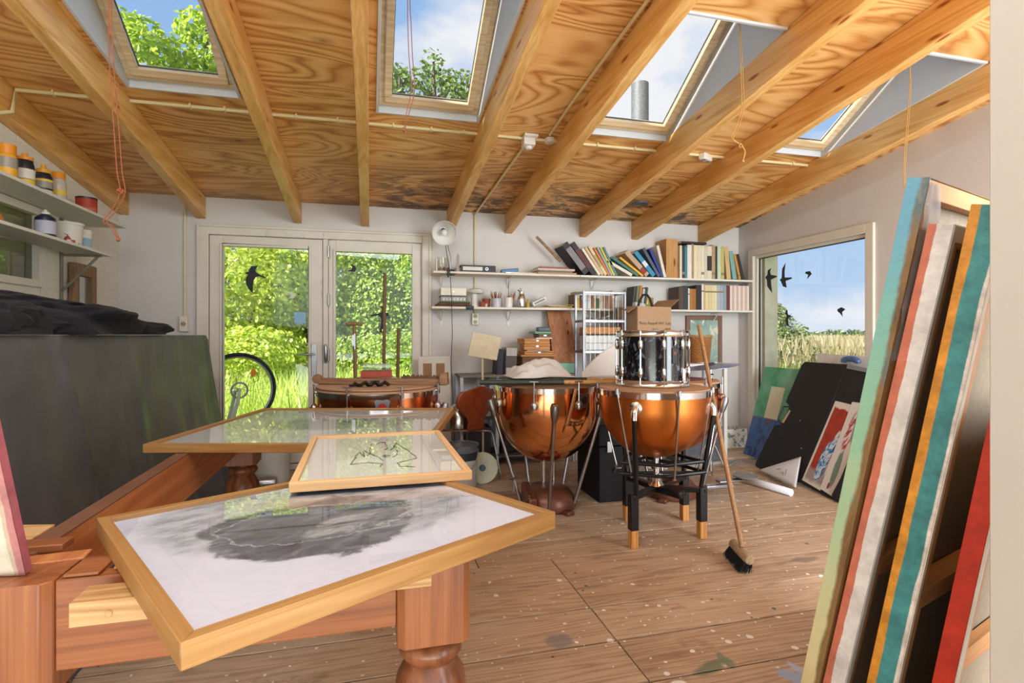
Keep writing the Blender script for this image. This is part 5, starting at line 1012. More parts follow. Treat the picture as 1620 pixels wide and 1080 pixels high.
for k, (x, y, w, d_, col, r_) in enumerate(((.27, 3.95, .2, .14, '#dfe4de', .1), (.30, 3.97, .14, .11, '#b9cfc2', -.2), (.32, 3.98, .10, .07, '#4f6d63', .3))):
    tag(MB().box((x, y, zt+.003+.004*k), (w, d_, .003), Matrix.Rotation(r_, 3, 'Z')).build('paper_sheet', plain(col, .7)), ['white sheet', 'pale green sheet', 'small dark green card'][k]+' lying at the back right of the wide kettledrum', 'paper')

# T2: satin copper hand kettledrum in a black frame with wooden feet
c2 = (1.655, 2.96); R2 = .325; ZR2 = .892
e = thing('kettledrum', 'satin copper kettledrum in a black iron frame with wooden feet', 'kettledrum', (c2[0], c2[1], 0))
pr = [(0, .475)]+[(R2*.97*sin(pi/2*k/16)**.85, .475+.30*(1-cos(pi/2*k/16)**1.15)) for k in range(1, 17)]+[(R2*.985, ZR2-.02)]
MB().lathe(pr, (c2[0], c2[1], 0), 64).build('bowl', COPPER2, e, angle=60)
MB().lathe([(R2*.99, ZR2-.045), (R2*1.015, ZR2-.045), (R2*1.02, ZR2-.01), (R2, ZR2-.006)], (c2[0], c2[1], 0), 64).build('rim_hoop', CHROME, e)
MB().lathe([(0, ZR2), (R2*1.0, ZR2-.001), (R2*1.0, ZR2-.011)], (c2[0], c2[1], 0), 64).build('drum_head', HEAD, e)
feet = [(1.441, 2.80), (1.905, 2.835), (1.611, 3.215), (1.98, 3.14)]; cen = Vector((1.66, 2.93, .30))
FW = wood('foot_wood', ['#d39a52', '#c08440', '#a06a30'], 'z', 2, .5, False)
for k, (x, y) in enumerate(feet):
    MB().bb((x-.022, y-.022, 0), (x+.022, y+.022, .10)).build('wooden_foot', FW, e, bevel=.003); MB().bb((x-.024, y-.024, .10), (x+.024, y+.024, .30)).build('iron_foot', BLACKMETAL, e, bevel=.004)
    d = Vector((x, y, 0))-Vector((cen.x, cen.y, 0)); ll = d.length; d.normalize(); M4 = basis((cen.x, cen.y, .27), d, (-d.y, d.x, 0)); MB().bb((0, -.022, 0), (ll+.02, .022, .032)).build('cross_beam', BLACKMETAL, e, M4, bevel=.005)
d = Vector((.10, -.25, 0)).normalized(); M4 = basis((cen.x, cen.y, .265), d, (-d.y, d.x, 0)); MB().bb((0, -.03, 0), (.19, .03, .045)).build('cross_beam', BLACKMETAL, e, M4, bevel=.01)
MB().lathe([(.045, .30), (.05, .305), (.03, .33), (.032, .35), (.045, .36), (.04, .38), (.02, .385), (.015, .47)], (cen.x, cen.y, 0), 24).build('centre_hub', CHROME, e)
# uprights: two black bars with chrome elbows, more behind
for k, (px, a) in enumerate((((1.455, 2.79), -132), ((1.90, 2.84), -30), ((1.62, 3.22), 100), ((1.975, 3.13), 30))):
    a = radians(a); tx, ty = c2[0]+R2*1.06*cos(a), c2[1]+R2*1.06*sin(a)
    if k == 0: tx, ty = 1.405, 2.72
    MB().tube([(px[0], px[1], .28), (tx, ty, ZR2-.15)], .013, 12).build('upright', BLACKMETAL, e)
    q = Vector((c2[0]-tx, c2[1]-ty, 0)).normalized(); MB().tube([(tx, ty, ZR2-.16), (tx, ty, ZR2-.12), (tx+q.x*.015, ty+q.y*.015, ZR2-.10), (tx+q.x*.05, ty+q.y*.05, ZR2-.098)], .0185, 14).lathe([(.036, 0), (.036, .006), (.02, .012)], (tx+q.x*.03, ty+q.y*.03, ZR2-.098), 20, q.to_track_quat('-Z', 'Y').to_matrix()).build('elbow', CHROME, e)
# tuning rods to two black spider rings
for z, rr_, n in ((.40, .20, 6), (.46, .19, 6)):
    pts = [(cen.x+rr_*1.25*cos(q+.3)*(1.15 if i % 2 else .8), cen.y+rr_*1.15*sin(q+.3)*(1.15 if i % 2 else .8), z+.01*(i % 2)) for i, q in enumerate([2*pi*i/n for i in range(n)])]
    MB().tube(pts, .0105, 8, closed=True).build('spider_ring', BLACKMETAL, e)
    for p in pts[1::2]: MB().tube([(cen.x, cen.y, z-.02), p], .008, 8).build('spider_arm', BLACKMETAL, e); 
for k in range(6):
    a = radians(-95+60*k); x, y = c2[0]+R2*1.04*cos(a), c2[1]+R2*1.04*sin(a); q = (cen.x+.235*cos(a), cen.y+.235*sin(a))
    MB().tube([(x, y, ZR2-.005), (q[0], q[1], .40)], .0055, 8).lathe([(.011, -.02), (.011, .01), (.006, .014)], (x, y, ZR2-.005), 12).lathe([(0, -.014), (.014, 0), (0, .014)], (q[0], q[1], .395), 12).build('tuning_rod', STEEL, e)
# T-tom on top
tc = (c2[0]+.035, c2[1]+.075); zt = ZR2+.002; TR, TH = .205, .335
def pearl():
    t = T('black_pearl_wrap'); o = t.obj(); n = t.noise(t.map(o, scale=(1.4, 1.4, .8)), 20, 4, .6, 1.4); t.fin(t.ramp(n, [(.46, '#08080b'), (.58, '#23262e'), (.66, '#6d737f'), (.74, '#20232a')]), .12, 0, .7); return t.m
e = thing('tom_drum', 'black pearl tom drum with chrome hoops standing on the satin copper kettledrum', 'drum', (tc[0], tc[1], zt))
MB().lathe([(TR, .03), (TR, TH-.03)], (tc[0], tc[1], zt), 64, caps=False).build('shell', pearl(), e)
for z0, z1 in ((0, .038), (TH-.038, TH)):
    MB().lathe([(TR+.002, z0+.006), (TR+.016, z0), (TR+.018, z0+.004), (TR+.012, z0+.01), (TR+.012, z1-.01), (TR+.018, z1-.004), (TR+.014, z1), (TR+.004, z1-.004), (TR+.002, z0+.006)], (tc[0], tc[1], zt), 64, caps=False).build('hoop', CHROME, e, angle=50)
MB().lathe([(0, TH-.012), (TR+.003, TH-.012), (TR+.003, TH-.02)], (tc[0], tc[1], zt), 64).build('drum_head', plain('#d8d5cb', .35), e)
va = atan2(-tc[1], -tc[0])
for k in range(10):
    a = va+radians(18+36*k); x, y = tc[0]+(TR+.013)*cos(a), tc[1]+(TR+.013)*sin(a); g = MB().tube([(x, y, zt+.01), (x, y, zt+TH-.01)], .0035, 8)
    for zz in (.085, TH-.085): g.lathe([(.004, -.035), (.011, -.024), (.013, 0), (.011, .024), (.004, .035)], (x-.004*cos(a), y-.004*sin(a), zt+zz), 12)
    g.lathe([(.007, -.016), (.008, 0), (.006, .004)], (x, y, zt+TH-.002), 8).tube([(x, y, zt+.085), (x, y, zt+TH-.085)], .006, 8); g.build('lug', CHROME, e)
a = va+radians(38); M4 = basis((tc[0]+(TR+.002)*cos(a), tc[1]+(TR+.002)*sin(a), zt+.185), (-sin(a), cos(a), 0), (0, 0, 1))
MB().prism([(-.018, -.045, 0), (.018, -.045, 0), (.018, .045, 0), (-.018, .045, 0)], (0, 0, .003)).build('badge', plain('#1a1010', .4), e, M4, bevel=.004)
text('R', .026, M4 @ Matrix.Translation((0, .014, .0035)), plain('#c0392b', .4), e, 'badge_letter')
MB().tube([(.0, .06, .006), (.002, .075, .012), (-.003, .11, .014), (0, .125, .006)], .006, 8).build('damper_knob', CHROME, e, M4)
M4b = basis((tc[0]+(TR+.016)*cos(a+.28), tc[1]+(TR+.016)*sin(a+.28), zt+.02), (-sin(a), cos(a), 0), (0, 0, 1)); MB().bb((-.012, 0, -.004), (.012, .09, .008)).tube([(-.014, .01, .012), (.014, .01, .012)], .009).build('leg_bracket', CHROME, e, M4b, bevel=.003)

# things on T1: poles, cloth
zt = ZR1+.005
def pole(name, label, p0, p1, pd, r):
    p0, p1, pd = Vector(p0), Vector(p1), Vector(pd); e = thing(name, label, 'pole', p0, 0, 'poles lying across the kettledrums')
    MB().tube([p0, p0+(pd-p0)*.05, pd], [r*1.15, r*1.2, r*1.2], 12).build('dark_sleeve', plain('#2a3227', .5, 0, .3, 14), e); MB().tube([pd, p1], [r, r*.95], 12).build('wooden_shaft', wood('pole_wood', ['#e0b27a', '#cf9a5c', '#b8824a'], 'x', 2, .5, False), e)
def onz(px, py, z): return atZ(px, py, z)
F1 = 3.55
a_, b_, m_ = atF(759, 601, 3.52), atF(990, 596, 3.56), atF(892, 599, 3.54)
for q in (a_, b_, m_): q.z = ZR1+.024
pole('boat_hook_pole', 'front pole with dark green sleeve and pale wooden shaft lying across the polished kettledrum', a_, b_, m_, .014)
a_, b_, m_ = atF(773, 594, 3.72), atF(1075, 590, 3.80), atF(928, 592, 3.76)
for q in (a_, b_, m_): q.z = ZR1+.024
pole('boat_hook_pole', 'rear pole with brown sleeve and pale wooden shaft behind the front pole', a_, b_, m_, .012)
def clothf(u, v):
    x = -.22+.44*u; y = -.14+.28*v; prof = max(0, (1-((u-.62)/.62)**2))*.10*(1-.6*(abs(v-.5)*2)**2)+max(0, 1-((u-.05)/.35)**2)*.015
    n = noise.noise(Vector((x*9, y*7, 3)))*.035+noise.noise(Vector((x*22, y*14, 7)))*.016+.012*sin(26*x+9*sin(6*y))
    edge = min(1, min(u, 1-u)*7)*min(1, min(v, 1-v)*7); ry = 1+.25*sin(u*7)
    return Vector((1.145+x, 3.66+y*ry, ZR1+.042+max(.0, (prof+n)*edge)))
m = MB().grid(clothf, 60, 44)
tag(m.build('white_cloth', plain('#d6d4ce', .85, 0, .04, 6, .15), solid=.004, angle=80), 'crumpled white cloth heaped on the poles over the polished kettledrum', 'cloth')
# curled sheet behind the tom
def sheet(u, v):
    a = pi*(.12+.5*u); p = atF(955, 590, 3.95); return Vector((p.x-.16+.36*u, p.y+.02*sin(a*2)+.02*v, .895+.26*v*(.12+.88*sin(pi*.5*u))))
tag(MB().grid(sheet, 20, 10).build('curled_paper', plain('#dedbd6', .8, 0, .02, 3), solid=.002), 'large curved white sheet standing between the two front kettledrums', 'paper')

# ================================================================ clutter along the back wall
def onplane(px, py, P0, n):
    r = Vector(ray(px, py)); o = Vector((0, 0, CH)); return o+r*((Vector(P0)-o).dot(n)/r.dot(n))
yb = 4.62
# leaning panel with two brown squares
x0, x1 = atY(662, 600, 5.0).x, atY(713, 600, 5.0).x; top = atY(690, 563, 5.08).z
e = thing('leaning_panel', 'cream panel with two brown squares leaning on the door frame right of the garden doors', 'panel', ((x0+x1)/2, 5.0, 0)); M4 = basis((x0, 4.93, 0), (1, 0, 0), (0, .10, 1)); w, h = x1-x0, top*1.005
MB().bb((0, 0, -.02), (w, h, 0)).build('board', plain('#d2cabb', .6, 0, .06), e, M4, bevel=.002)
for a in (.15, .55): MB().bb((w*a, h-.24, .0003), (w*a+w*.27, h-.065, .002)).build('brown_square', plain('#8a5c26', .5, 0, .15), e, M4)
# white metal shelving with dark contents
ux0, ux1 = atY(728, 600, 4.86).x, 1.90; WM = plain('#bfc4cc', .4, .1)
e = thing('metal_shelving', 'low white metal shelving along the back wall behind the plywood chair', 'shelving', ((ux0+ux1)/2, 4.97, 0))
for x in (ux0, ux0+.33, ux1-.03):
    for y in (4.86, 5.14): MB().bb((x, y, 0), (x+.03, y+.03, .815)).build('post', WM, e, bevel=.002)
for z in (.10, .44, .825): MB().bb((ux0, 4.86, z-.01), (ux1, 5.17, z+.012)).build('shelf_board', plain('#7b746a' if z > .8 else '#3a3835', .6), e, bevel=.002)
US = .838
for k, (x, w, h, z, col, lab) in enumerate(((ux0+.05, .24, .24, .113, '#2c2a2a', 'black box on the bottom board of the low shelving, left'), (ux0+.42, .3, .26, .113, '#1f1f22', 'black case on the bottom board of the low shelving, right'), (ux0+.06, .23, .2, .453, '#8b8f94', 'grey box on the middle board of the low shelving, left'), (ux0+.40, .3, .22, .453, '#34302c', 'dark box on the middle board of the low shelving, right'))):
    e2 = thing('storage_box', lab, 'box', (x+w/2, 4.95, z)); MB().bb((x, 4.89, z), (x+w, 5.10, z+h-.03)).build('box', plain(col, .6), e2, bevel=.004); MB().bb((x-.004, 4.886, z+h-.03), (x+w+.004, 5.104, z+h)).build('lid', plain(col, .5, 0, .2), e2, bevel=.003)
# cream board on a stick
cb = [atY(*p, 4.72) for p in ((748.5, 525), (793, 533.5), (786, 570), (740, 562))]
e = thing('music_stand', 'tilted cream board on a thin cream stick standing before the back wall', 'stand', (atY(765, 590, 4.72).x, 4.73, 0)); MB().prism(cb, (0, .012, 0)).build('board', stripe_mat('stained_board', [(-9, '#d8c9a8')], 0, .001, 3, .8, .12), e, bevel=.002)
xs2 = atY(765, 590, 4.72).x; MB().tube([(xs2-.005, 4.742, cb[2].z+.02), (xs2, 4.742, .02)], .009, 8).build('pole', plain('#d6c79e', .6), e)
for k in range(3): a = k*2.1+.4; MB().tube([(xs2, 4.742, .12), (xs2+.16*cos(a), 4.742+.16*sin(a)*.3, .008)], .006, 6).build('leg', plain('#c9bb94', .6), e)
# books and boxes on the shelving
xx = atY(787, 570, 4.84).x
book('tall dark blue binder standing on the low shelving behind the white cloth', '#232838', xx, .055, .235, .2, -.06, US+.001, y=4.865, group='books on the low shelving')
book('white and grey picture book with a yellow star mark on the low shelving', '#b9b3ae', xx+.085, .10, .245, .2, -.03, US+.001, y=4.865, group='books on the low shelving', band=(.25, .7, '#5a4c4c'))
xc = atY(850, 560, 4.9).x
CRW = wood('crate_wood', ['#8a6440', '#6f4c2e', '#523620'], 'x', 2, .7, True, .5)
e = thing('wooden_crate', 'brown wooden crate carrying the palette boxes on the low shelving', 'crate', (xc, 4.95, US)); m = MB(); x0, x1, y0, y1, z0, z1 = xc-.15, xc+.15, 4.885, 5.12, US+.001, .998
m.bb((x0, y0, z0), (x1, y0+.012, z0+.06)).bb((x0, y0, z0+.085), (x1, y0+.012, z1)).bb((x0, y1-.012, z0), (x1, y1, z1)).bb((x0, y0+.012, z0), (x0+.012, y1-.012, z1)).bb((x1-.012, y0+.012, z0), (x1, y1-.012, z1)).build('crate_sides', CRW, e, bevel=.002); MB().bb((x0-.02, y0-.02, z1), (x1+.03, y1, z1+.018)).build('shelf_top', wood('orange_board', ['#c98c50', '#b5763a', '#9a602c'], 'x', 2, .6, True, .5), e, bevel=.002)
OB = wood('palette_box_wood', ['#cf9248', '#bd7c34', '#a06426'], 'x', 2, .5, True, .5); z = .1017e1
def pbox(lab, x0, x1, z, h, rz, y=4.96, mat=OB):
    M4 = Matrix.Translation(((x0+x1)/2, y, z)) @ Matrix.Rotation(rz, 4, 'Z'); w = (x1-x0)/2; e = thing('palette_box', lab, 'box', ((x0+x1)/2, y, z)); MB().bb((-w, -.09, .0), (w, .09, h*.6)).build('box', mat, e, M4, bevel=.003)
    MB().bb((-w-.002, -.092, h*.62), (w+.002, .092, h)).build('lid', mat, e, M4, bevel=.003); MB().bb((-.012, -.095, h*.45), (.012, -.0915, h*.75)).build('catch', STEEL, e, M4); return z+h+.001
zz = pbox('flat orange wooden box at the bottom of the palette box pile', xc-.14, xc+.15, z, .035, .05)
tag(MB().box((xc+.01, 4.93, zz+.004), (.22, .16, .008), Matrix.Rotation(-.2, 3, 'Z')).build('palette', plain('#a9a59c', .5, 0, .3, 40)), 'grey paint-stained palette between the wooden boxes', 'palette')
zz = pbox('orange brown paint box in the middle of the palette box pile', xc-.13, xc+.12, zz+.009, .055, -.06)
zz = pbox('orange brown paint box on top of the palette box pile', xc-.15, xc+.11, zz, .05, .12)
tag(MB().box((xc+.07, 4.92, zz+.003), (.16, .03, .006), Matrix.Rotation(.1, 3, 'Z')).build('palette_knife', STEEL), 'steel palette knife lying on the top paint box', 'palette knife')
zz = pbox('small brown box above the top paint box near the leaning plank', xc+.02, xc+.14, zz+.007, .035, 0, 5.0, wood('dark_box', ['#8c5c30', '#70441f'], 'x', 2, .5, False))
tag(MB().box((xc+.05, 4.98, zz+.012), (.18, .13, .022), Matrix.Rotation(.25, 3, 'Z')).build('green_tray', plain('#6fa98c', .5), bevel=.006), 'small mint green tray on top of the box pile', 'tray')
tag(MB().box((xc+.09, 5.0, zz+.045), (.12, .10, .04), Matrix.Rotation(-.1, 3, 'Z')).build('tin_box', DKB, bevel=.004), 'black tin on the mint green tray', 'tin')
# leaning plank
x0, x1 = atY(868, 500, 5.06).x, atY(906, 500, 5.06).x; e = MB().hexa([Vector(p) for p in ((x0+.02, 4.93, US+.001), (x1, 4.93, US+.001), (x1, 4.955, US+.001), (x0+.02, 4.955, US+.001), (x0, 5.10, 1.435), (x1-.005, 5.10, 1.435), (x1-.005, 5.125, 1.435), (x0, 5.125, 1.435))]).build('plank', wood('plank_wood', ['#b98058', '#a66c46', '#8c5636'], 'z', 1.2, .6, True, .7), bevel=.002)
tag(e, 'broad reddish brown plank leaning on the back wall under the lower shelf', 'plank')
# aluminium rack with wire mesh
rx0, rx1 = atY(922, 500, 4.66).x, atY(990, 500, 4.66).x; ry0, ry1 = 4.66, 4.86; rt = 1.605
e = thing('wire_rack', 'tall aluminium rack with wire mesh sides standing left of the cardboard box', 'rack', ((rx0+rx1)/2, (ry0+ry1)/2, 0))
for x in (rx0, rx1-.018):
    for y in (ry0, ry1): MB().bb((x, y-.009, 0), (x+.018, y+.009, rt)).build('post', ALU, e, bevel=.002)
for z in (rt-.012, 1.33, 1.045, .6):
    m = MB(); m.bb((rx0+.018, ry0-.009, z-.012), (rx1-.018, ry0+.009, z+.01)).bb((rx0+.018, ry1-.009, z-.012), (rx1-.018, ry1+.009, z+.01)).bb((rx0, ry0+.009, z-.01), (rx0+.018, ry1-.009, z+.01)).bb((rx1-.018, ry0+.009, z-.01), (rx1, ry1-.009, z+.01)); m.build('crossbar', ALU, e, bevel=.0015)
for k in range(9): x = rx0+.03+(rx1-rx0-.06)*k/8; MB().tube([(x, ry0+.004, .61), (x, ry0+.004, rt-.01)], .0017, 5).build('mesh_wire', STEEL, e)
for k in range(12): z = .66+.078*k; MB().tube([(rx0+.01, ry0+.007, z), (rx1-.01, ry0+.007, z)], .0015, 5).build('mesh_wire', STEEL, e)
for zs in (1.045, 1.33): MB().bb((rx0+.02, ry0+.012, zs+.0105), (rx1-.02, ry1-.012, zs+.0135)).build('shelf_sheet', ALU, e)
x0, x1 = rx0+.04, rx1-.05
e = thing('plastic_box', 'white plastic box inside the wire rack under the orange wooden box', 'box', ((x0+x1)/2, 4.76, 1.0595)); MB().bb((x0, 4.69, 1.0595), (x1, 4.84, 1.20)).build('box', plain('#cfcfca', .3), e, bevel=.008); MB().bb((x0-.004, 4.686, 1.20), (x1+.004, 4.843, 1.21)).build('lid', plain('#3c3c40', .4), e, bevel=.002)
tag(MB().bb((x0, 4.69, 1.2115), (x1+.01, 4.84, 1.275)).build('wooden_box', OB, bevel=.003), 'orange wooden box on the white plastic box inside the wire rack', 'box')
tag(MB().grid(lambda u, v: Vector((x0+.03+.22*u, 4.70+.12*v, 1.348+.045*abs(sin(3*u+1))*u+.02*noise.noise(Vector((u*4, v*3, 0))))), 14, 8).build('crumpled_paper', plain('#c9bda4', .8), solid=.002), 'crumpled brown-white paper on the upper level of the wire rack', 'paper')
# mint box
x0, x1 = atY(903, 585, 4.56).x, atY(941, 585, 4.56).x
e = thing('mint_box', 'mint green open box by the foot of the wire rack, right of the white cloth', 'box', ((x0+x1)/2, 4.60, US)); MB().hexa([Vector(p) for p in ((x0+.01, 4.865, US+.001), (ux1-.01, 4.865, US+.001), (ux1-.01, 4.92, US+.001), (x0+.01, 4.92, US+.001), (x0-.0, 4.862, US+.10), (ux1+.0, 4.862, US+.095), (ux1+.0, 4.925, US+.10), (x0-.0, 4.925, US+.105))]).build('box', plain('#7cae97', .5, 0, .15), e, bevel=.004)
# side table, cardboard box, basket
e = thing('side_table', 'white side table behind the drums carrying the cardboard box and the basket', 'table', (2.85, 4.78, 0)); MB().bb((2.36, 4.50, .905), (3.36, 4.92, .93)).build('tabletop', WHITE, e, bevel=.003)
for x in (2.40, 3.29):
    for y in (4.53, 4.86): MB().bb((x, y, 0), (x+.035, y+.035, .905)).build('leg', WHITE, e, bevel=.002)
CARD = plain('#b08f6e', .85, 0, .05, 14); CARDI = plain('#9c7b5a', .9, 0, .05, 14); bz = .931; bh = .535; bw, bd = .40, .30
M4 = Matrix.Translation((2.375, 4.53, bz)) @ Matrix.Rotation(.20, 4, 'Z'); e = thing('cardboard_box', 'open cardboard box of paper rolls with printed text behind the black tom drum', 'box', (2.6, 4.75, bz))
m = MB(); m.bb((0, 0, 0), (bw, .004, bh)).bb((0, bd-.004, 0), (bw, bd, bh)).bb((0, .004, 0), (.004, bd-.004, bh)).bb((bw-.004, .004, 0), (bw, bd-.004, bh)).bb((.004, .004, 0), (bw-.004, bd-.004, .004)); m.build('box_walls', CARD, e, M4)
def flap(pts): MB().prism([Vector(p) for p in pts], (0, 0, .003)).build('flap', CARD, e, M4)
flap([(-.11, 0, bh-.06), (0, .0, bh), (0, bd, bh), (-.05, .13, bh-.03)]); flap([(bw, 0, bh), (bw+.10, .0, bh+.075), (bw+.10, bd, bh+.075), (bw, bd, bh)]); flap([(0, bd, bh), (bw, bd, bh), (bw, bd+.03, bh-.10), (0, bd+.03, bh-.10)])
TX = plain('#2a211b', .7); F4 = M4 @ Matrix.Translation((bw*.52, -.0008, bh-.155)) @ Matrix.Rotation(pi/2, 4, 'X')
text('Plenty Easypull HHT 2-ply', .036, F4, TX, e, 'printed_text'); text('6 x 1', .032, F4 @ Matrix.Translation((-.0, -.055, 0)), TX, e, 'printed_text'); text('1200790', .022, F4 @ Matrix.Translation((.145, -.055, 0)), TX, e, 'printed_text')
e = thing('bag', 'black-handled bag with a green print standing in the open cardboard box', 'bag', (2.62, 4.78, bz+.006)); B4 = M4
MB().hexa([Vector(p) for p in ((.06, .08, .006), (.34, .08, .006), (.34, .22, .006), (.06, .22, .006), (.08, .12, bh+.05), (.30, .12, bh+.02), (.30, .18, bh+.02), (.08, .18, bh+.05))]).build('bag_body', stripe_mat('bag_print', [(-9, '#c9ccc4'), (.18, '#8ba05a')], 0, .03, 8), e, B4, bevel=.01)
MB().tube([(.09, .11, bh-.02), (.115, .11, bh+.06), (.155, .11, bh+.115), (.20, .11, bh+.12), (.24, .11, bh+.08), (.28, .11, bh-.02)], .0115, 10).build('handle', BLACK, e, B4)
bx, by = atY(1107, 550, 4.72).x, 4.72; WK = wood('wicker', ['#c08a50', '#9c6530', '#7a4820'], 'x', 6, .6, False, .6)
e = thing('wicker_basket', 'round brown wicker basket on the white side table right of the black drum', 'basket', (bx, by, .931)); m = MB()
for k in range(17):
    z = .94+.245*k/16; r_ = .086+.022*k/16; m.tube([(bx+(r_+.003*sin(12*q+k*pi))*cos(q), by+(r_+.003*sin(12*q+k*pi))*sin(q), z) for q in [2*pi*i/48 for i in range(48)]], .0078, 6, closed=True)
m.lathe([(0, .932), (.088, .932), (.088, .942), (0, .942)], (bx, by, 0), 24); m.build('woven_body', WK, e)
MB().tube([(bx+.112*cos(q), by+.112*sin(q), 1.19+.003*sin(9*q)) for q in [2*pi*i/40 for i in range(40)]], .011, 8, closed=True).build('rim', plain('#b08a5a', .6), e); MB().tube([(bx+.10, by-.05, 1.19), (bx+.135, by-.06, 1.17), (bx+.14, by-.06, 1.12), (bx+.11, by-.05, 1.09)], .005, 6).build('handle', plain('#c9a878', .6), e)
tag(MB().box((bx-.0, 4.60, .936), (.18, .07, .009)).build('folded_cloth', plain('#dfdedb', .8), bevel=.003), 'white folded cloth on the side table in front of the basket', 'cloth')
# framed picture on the back wall
x0, x1, z1, z0 = atY(1086, 500, 5.17).x, atY(1142.5, 500, 5.17).x, atY(1086, 499, 5.17).z, .86
e = thing('framed_picture', 'brown-framed pale green picture hanging under the lower shelf near the corner', 'framed picture', ((x0+x1)/2, YB-.02, z0)); fw = .045; BF = wood('brown_frame', ['#8f6c58', '#7a5846', '#624436'], 'z', 2, .5, False, .4); y0, y1 = YB-.034, YB-.002
m = MB(); m.bb((x0, y0, z0), (x0+fw, y1, z1)).bb((x1-fw, y0, z0), (x1, y1, z1)).bb((x0+fw, y0, z0), (x1-fw, y1, z0+fw)).bb((x0+fw, y0, z1-fw), (x1-fw, y1, z1)).build('frame', BF, e, bevel=.004)
t = T('pale_picture'); o_ = t.obj(); n_ = t.noise(o_, 7, 5, .6, 1.0); t.fin(t.mix(t.step(n_, .55, .6), t.ramp(t.noise(o_, 3, 3), [(.35, '#7f9c92'), (.6, '#a9bdb2')]), '#d9d3c0'), .5)
MB().bb((x0+fw-.002, y0+.014, z0+fw-.002), (x1-fw+.002, y1-.004, z1-fw+.002)).build('picture', t.m, e)
# chair, steel dome, buckets
C = Vector((.77, 4.52, 0)); f = Vector((-.50, .866, 0)).normalized(); s_ = Vector((-f.y, f.x, 0)); TEAK = wood('teak_ply', ['#9a4a22', '#84381a', '#6a2a14'], 'z', 1.2, .35, False, .5)
e = thing('plywood_chair', 'reddish plywood chair with a flared backrest and thin metal legs, seen from behind', 'chair', (C.x, C.y, 0))
prof = [(0.03, .085), (.10, .09), (.2, .085), (.3, .10), (.42, .15), (.55, .195), (.66, .21), (.78, .20), (.9, .17), (.97, .12), (1.0, .05)]
def backf(u, v):
    i = v*(len(prof)-1); k = min(int(i), len(prof)-2); q = i-k; z = prof[k][0]*(1-q)+prof[k+1][0]*q; w = prof[k][1]*(1-q)+prof[k+1][1]*q; a = (u-.5)*2
    return C-f*(.16+.05*z-.05*a*a*(w/.2))+s_*(a*w)+Vector((0, 0, .42+.365*z-.02*(a*a)*(z > .9)))
MB().grid(backf, 16, 40).build('backrest', TEAK, e, solid=.010, angle=70)
sp = [(C+f*(r_*cos(q))+s_*(r_*sin(q)*.98)+Vector((0, 0, .415))) for q, r_ in [(2*pi*i/40, .17+.035*cos(2*pi*i/40)) for i in range(40)]]; MB().prism(sp, (0, 0, .011)).build('seat', wood('teak_seat', ['#b07a52', '#9c6440', '#7f4c2e'], 'x', 1.2, .4, False, .4), e, bevel=.004)
MB().grid(lambda u, v: C-f*(.13+.035*v)+s_*((u-.5)*.17)+Vector((0, 0, .415+.03*v*v)), 6, 6).build('seat_neck', TEAK, e, solid=.010)
for a, b in ((1, 1), (1, -1), (-1, 1), (-1, -1)): MB().tube([C+f*(.05*a)+s_*(.04*b)+Vector((0, 0, .402)), C+f*(.15*a)+s_*(.15*b)+Vector((0, 0, .395)), C+f*(.165*a)+s_*(.165*b)+Vector((0, 0, .37)), C+f*(.21*a)+s_*(.22*b)+Vector((0, 0, .012))], .008, 10).lathe([(.011, 0), (.011, .03), (.009, .03)], tuple(C+f*(.21*a)+s_*(.22*b)), 10).build('leg', STEEL, e)
dc = C+f*.02+s_*.0; dx = atF(722, 660, 4.5); tag(MB().lathe([(.10, 0), (.102, .01), (.1, .09), (.088, .14), (.06, .185), (.03, .205), (0, .21)], (dx.x+.02, dx.y+.02, .4275), 40).build('steel_dome', plain('#b9b6ae', .22, 1, .06)), 'brushed steel dome standing on the seat of the plywood chair', 'dome')
def bucket(name, label, c, r_, h, body, lidm, handle=True, lid=True):
    e = thing(name, label, 'bucket', (c[0], c[1], 0)); MB().lathe([(r_*.88, 0), (r_*.9, .004), (r_*.97, h-.02)], (c[0], c[1], 0), 40).build('bucket_body', body, e)
    MB().lathe([(r_*.98, h-.055), (r_*1.03, h-.052), (r_*1.04, h-.04), (r_*1.0, h-.035), (r_*1.0, h-.012), (r_*1.05, h-.01), (r_*1.05, h), (r_*.98, h+.003), (r_*.94, h-.008), (0, h-.008)], (c[0], c[1], 0), 40).build('lid', lidm, e)
    if handle: MB().tube([(c[0]+r_*1.03*cos(q), c[1]+r_*1.03*sin(q), h-.05-.13*sin((q+2.4)/2.0*pi)) for q in [-2.4+2.0*i/12 for i in range(13)]], .003, 6).build('handle', STEEL, e)
    return e
t = T('paint_bucket_label'); o_ = t.obj(); t.fin(t.mix(t.step(t.xyz(o_)[2], .26, .265), '#b9b7b0', '#303238'), .4)
bucket('paint_bucket', 'grey-lidded paint bucket with pale label in front of the plywood chair', (.675, 4.10), .128, .375, t.m, plain('#5d6064', .35))
bucket('plastic_bucket', 'tall pale plastic bucket by the left door leaf, behind the far table leg', (-.78, 4.84), .15, .52, plain('#c9c4b6', .5, 0, .06), plain('#d2cdc0', .5), False)
p = atZ(412, 762, .05); tag(MB().lathe([(.04, -.1), (.045, -.09), (.045, .09), (.04, .1)], (p.x+.02, p.y-.02, .047), 24, Matrix.Rotation(pi/2, 3, 'Y')).build('metal_can', STEEL), 'grey metal can lying on the floor beside the pale bucket', 'can')
n_ = Vector((-.25, -.95, .28)).normalized(); e = thing('round_disc', 'pale yellow round disc with a dark blue hub standing behind the paint bucket', 'disc', (.90, 4.36, 0)); Mq = n_.to_track_quat('Z', 'Y').to_matrix()
